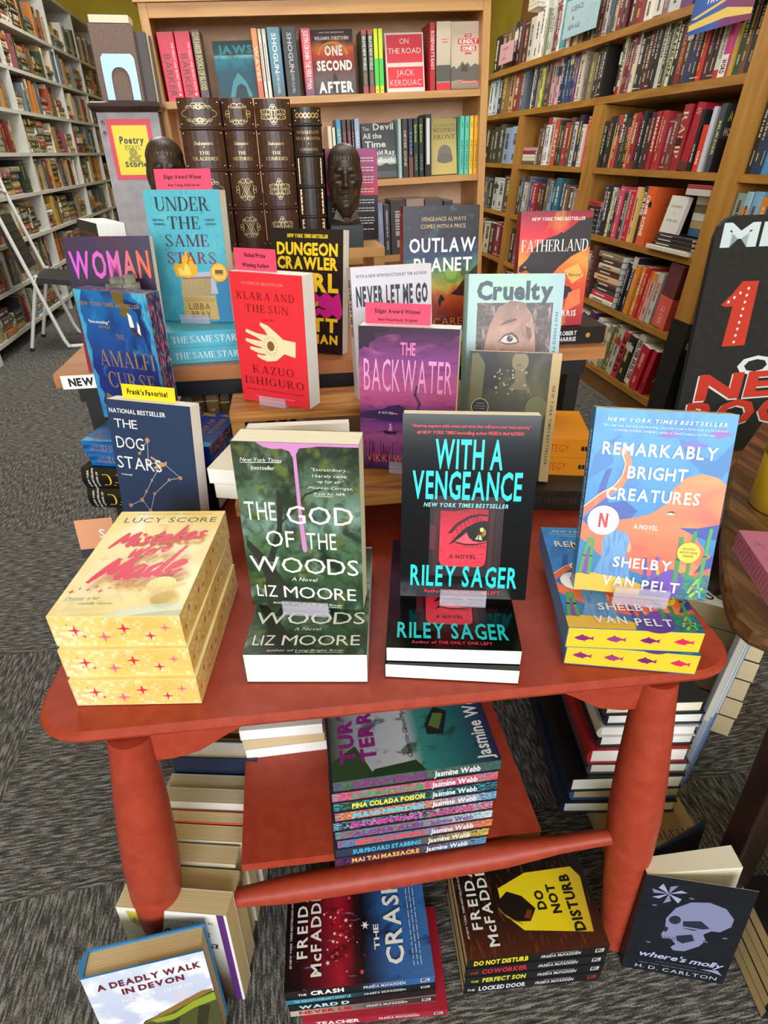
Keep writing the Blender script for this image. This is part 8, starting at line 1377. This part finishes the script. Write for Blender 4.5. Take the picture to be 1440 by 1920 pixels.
# pile farther back between the tables, under the white and green book
for k, (c, T, p) in enumerate((('#5a4a3a', 0.036, 't'), ('#4a4030', 0.034, 't'), ('#6a5a44', 0.036, 't'), ('#3a342c', 0.034, 't'), ('#8a7a5c', 0.036, 't'), ('#e9e8e0', 0.034, 't'))):
    fr = [('r', '#6a9a4a', 0.55, 0.6, 1, 1), ('t', '#2a2a2a', 'PAPER', 0.5, 0.45, 0.8, 0.16, {'st': 's', 'rot': 20}), ('t', '#2a2a2a', 'SONG', 0.5, 0.22, 0.7, 0.16, {'st': 's', 'rot': 20})] if k == 5 else ()
    book('paperback_book', f'{("brown", "olive brown", "mid brown", "dark brown", "pale tan", "white and green")[k]} paperback {("lowest", "second up", "third up", "fourth up", "fifth up", "topmost")[k]} of the pile between both tables', flat(0.775 + 0.003 * (k % 2), 0.735, 0.001 + k * 0.0525, -38, T * 1.44), 0.15, 0.21, T * 1.44, c, p, fr, ())
# black paperbacks at the lower picture edge
for k in range(5):
    W, T, H = 0.133, 0.023, 0.203
    book('paperback_book', f'black paperback with white spine letters, {("lowest", "second up", "third up", "fourth up", "topmost")[k]} of the pile at the lower edge', flat_spine(0.772, 0.221 + 0.004 * (k % 2), 0.001 + k * 0.0235, -10, W, T), W, H, T, '#121419', 't', [('t', '#dfe3ea', 'FAITH', 0.5, 0.45, 0.8, 0.2, {'st': 'k'})] if k == 4 else (), [('t', '#dfe3ea', 'FAITH', 0.22, 0.5, 0.2, 0.42, {'st': 'k', 'sl': 0.15}), ('r', '#8a8f98', 0.45, 0.4, 0.8, 0.55)], 'black white lettered pile')
for k in range(4):
    book('paperback_book', f'black paperback standing upright on the lettered pile, {ORD[k]} from the dark table leg', TR(0.592 + 0.024 * k, 0.296 - 0.004 * k, 0.1195) @ RZ(-80) @ TR(0.066, 0, 0.0) , 0.12, 0.165, 0.0215, '#121419', 't', (), [('t', '#dfe3ea', 'FAITH', 0.5, 0.5, 0.7, 0.5, {'st': 'k'})])
# books on the middle shelf of the tall table, seen through the frame
for k, (c, T, H, p) in enumerate((('#d8d4c8', 0.024, 0.18, 1), ('#6a4a38', 0.022, 0.19, 1), ('#a08050', 0.026, 0.19, 1), ('#7a6440', 0.020, 0.185, 1), ('#2a4a78', 0.026, 0.188, 1), ('#c8c0b0', 0.02, 0.17, 0), ('#3a2c28', 0.024, 0.19, 1), ('#8a2a2c', 0.022, 0.18, 1), ('#2a2a2c', 0.024, 0.19, 1), ('#b8a888', 0.022, 0.175, 0))):
    x = -0.205 + sum((0.024, 0.022, 0.026, 0.020, 0.026, 0.02, 0.024, 0.022, 0.024, 0.022)[:k]) + 0.0012 * k
    sbook('shelf_book', f'{cname(c)} book, {ORD[k]} of the row under the cherry tabletop', TR(x + T, 1.145, 0.4605) @ RZ(90), 0.14, H, T, c, 'c', spine_print(random.Random(90 + k), H, T, '#d8c48a', '#c8b070', 3), None, True)
sbook('shelf_book', 'mustard yellow book standing on the lower shelf of the tall table', TR(0.40, 1.15, 0.1605) @ RZ(90), 0.15, 0.22, 0.05, '#c8b83a', 'c', (), None, True)
bpy.context.view_layer.update()
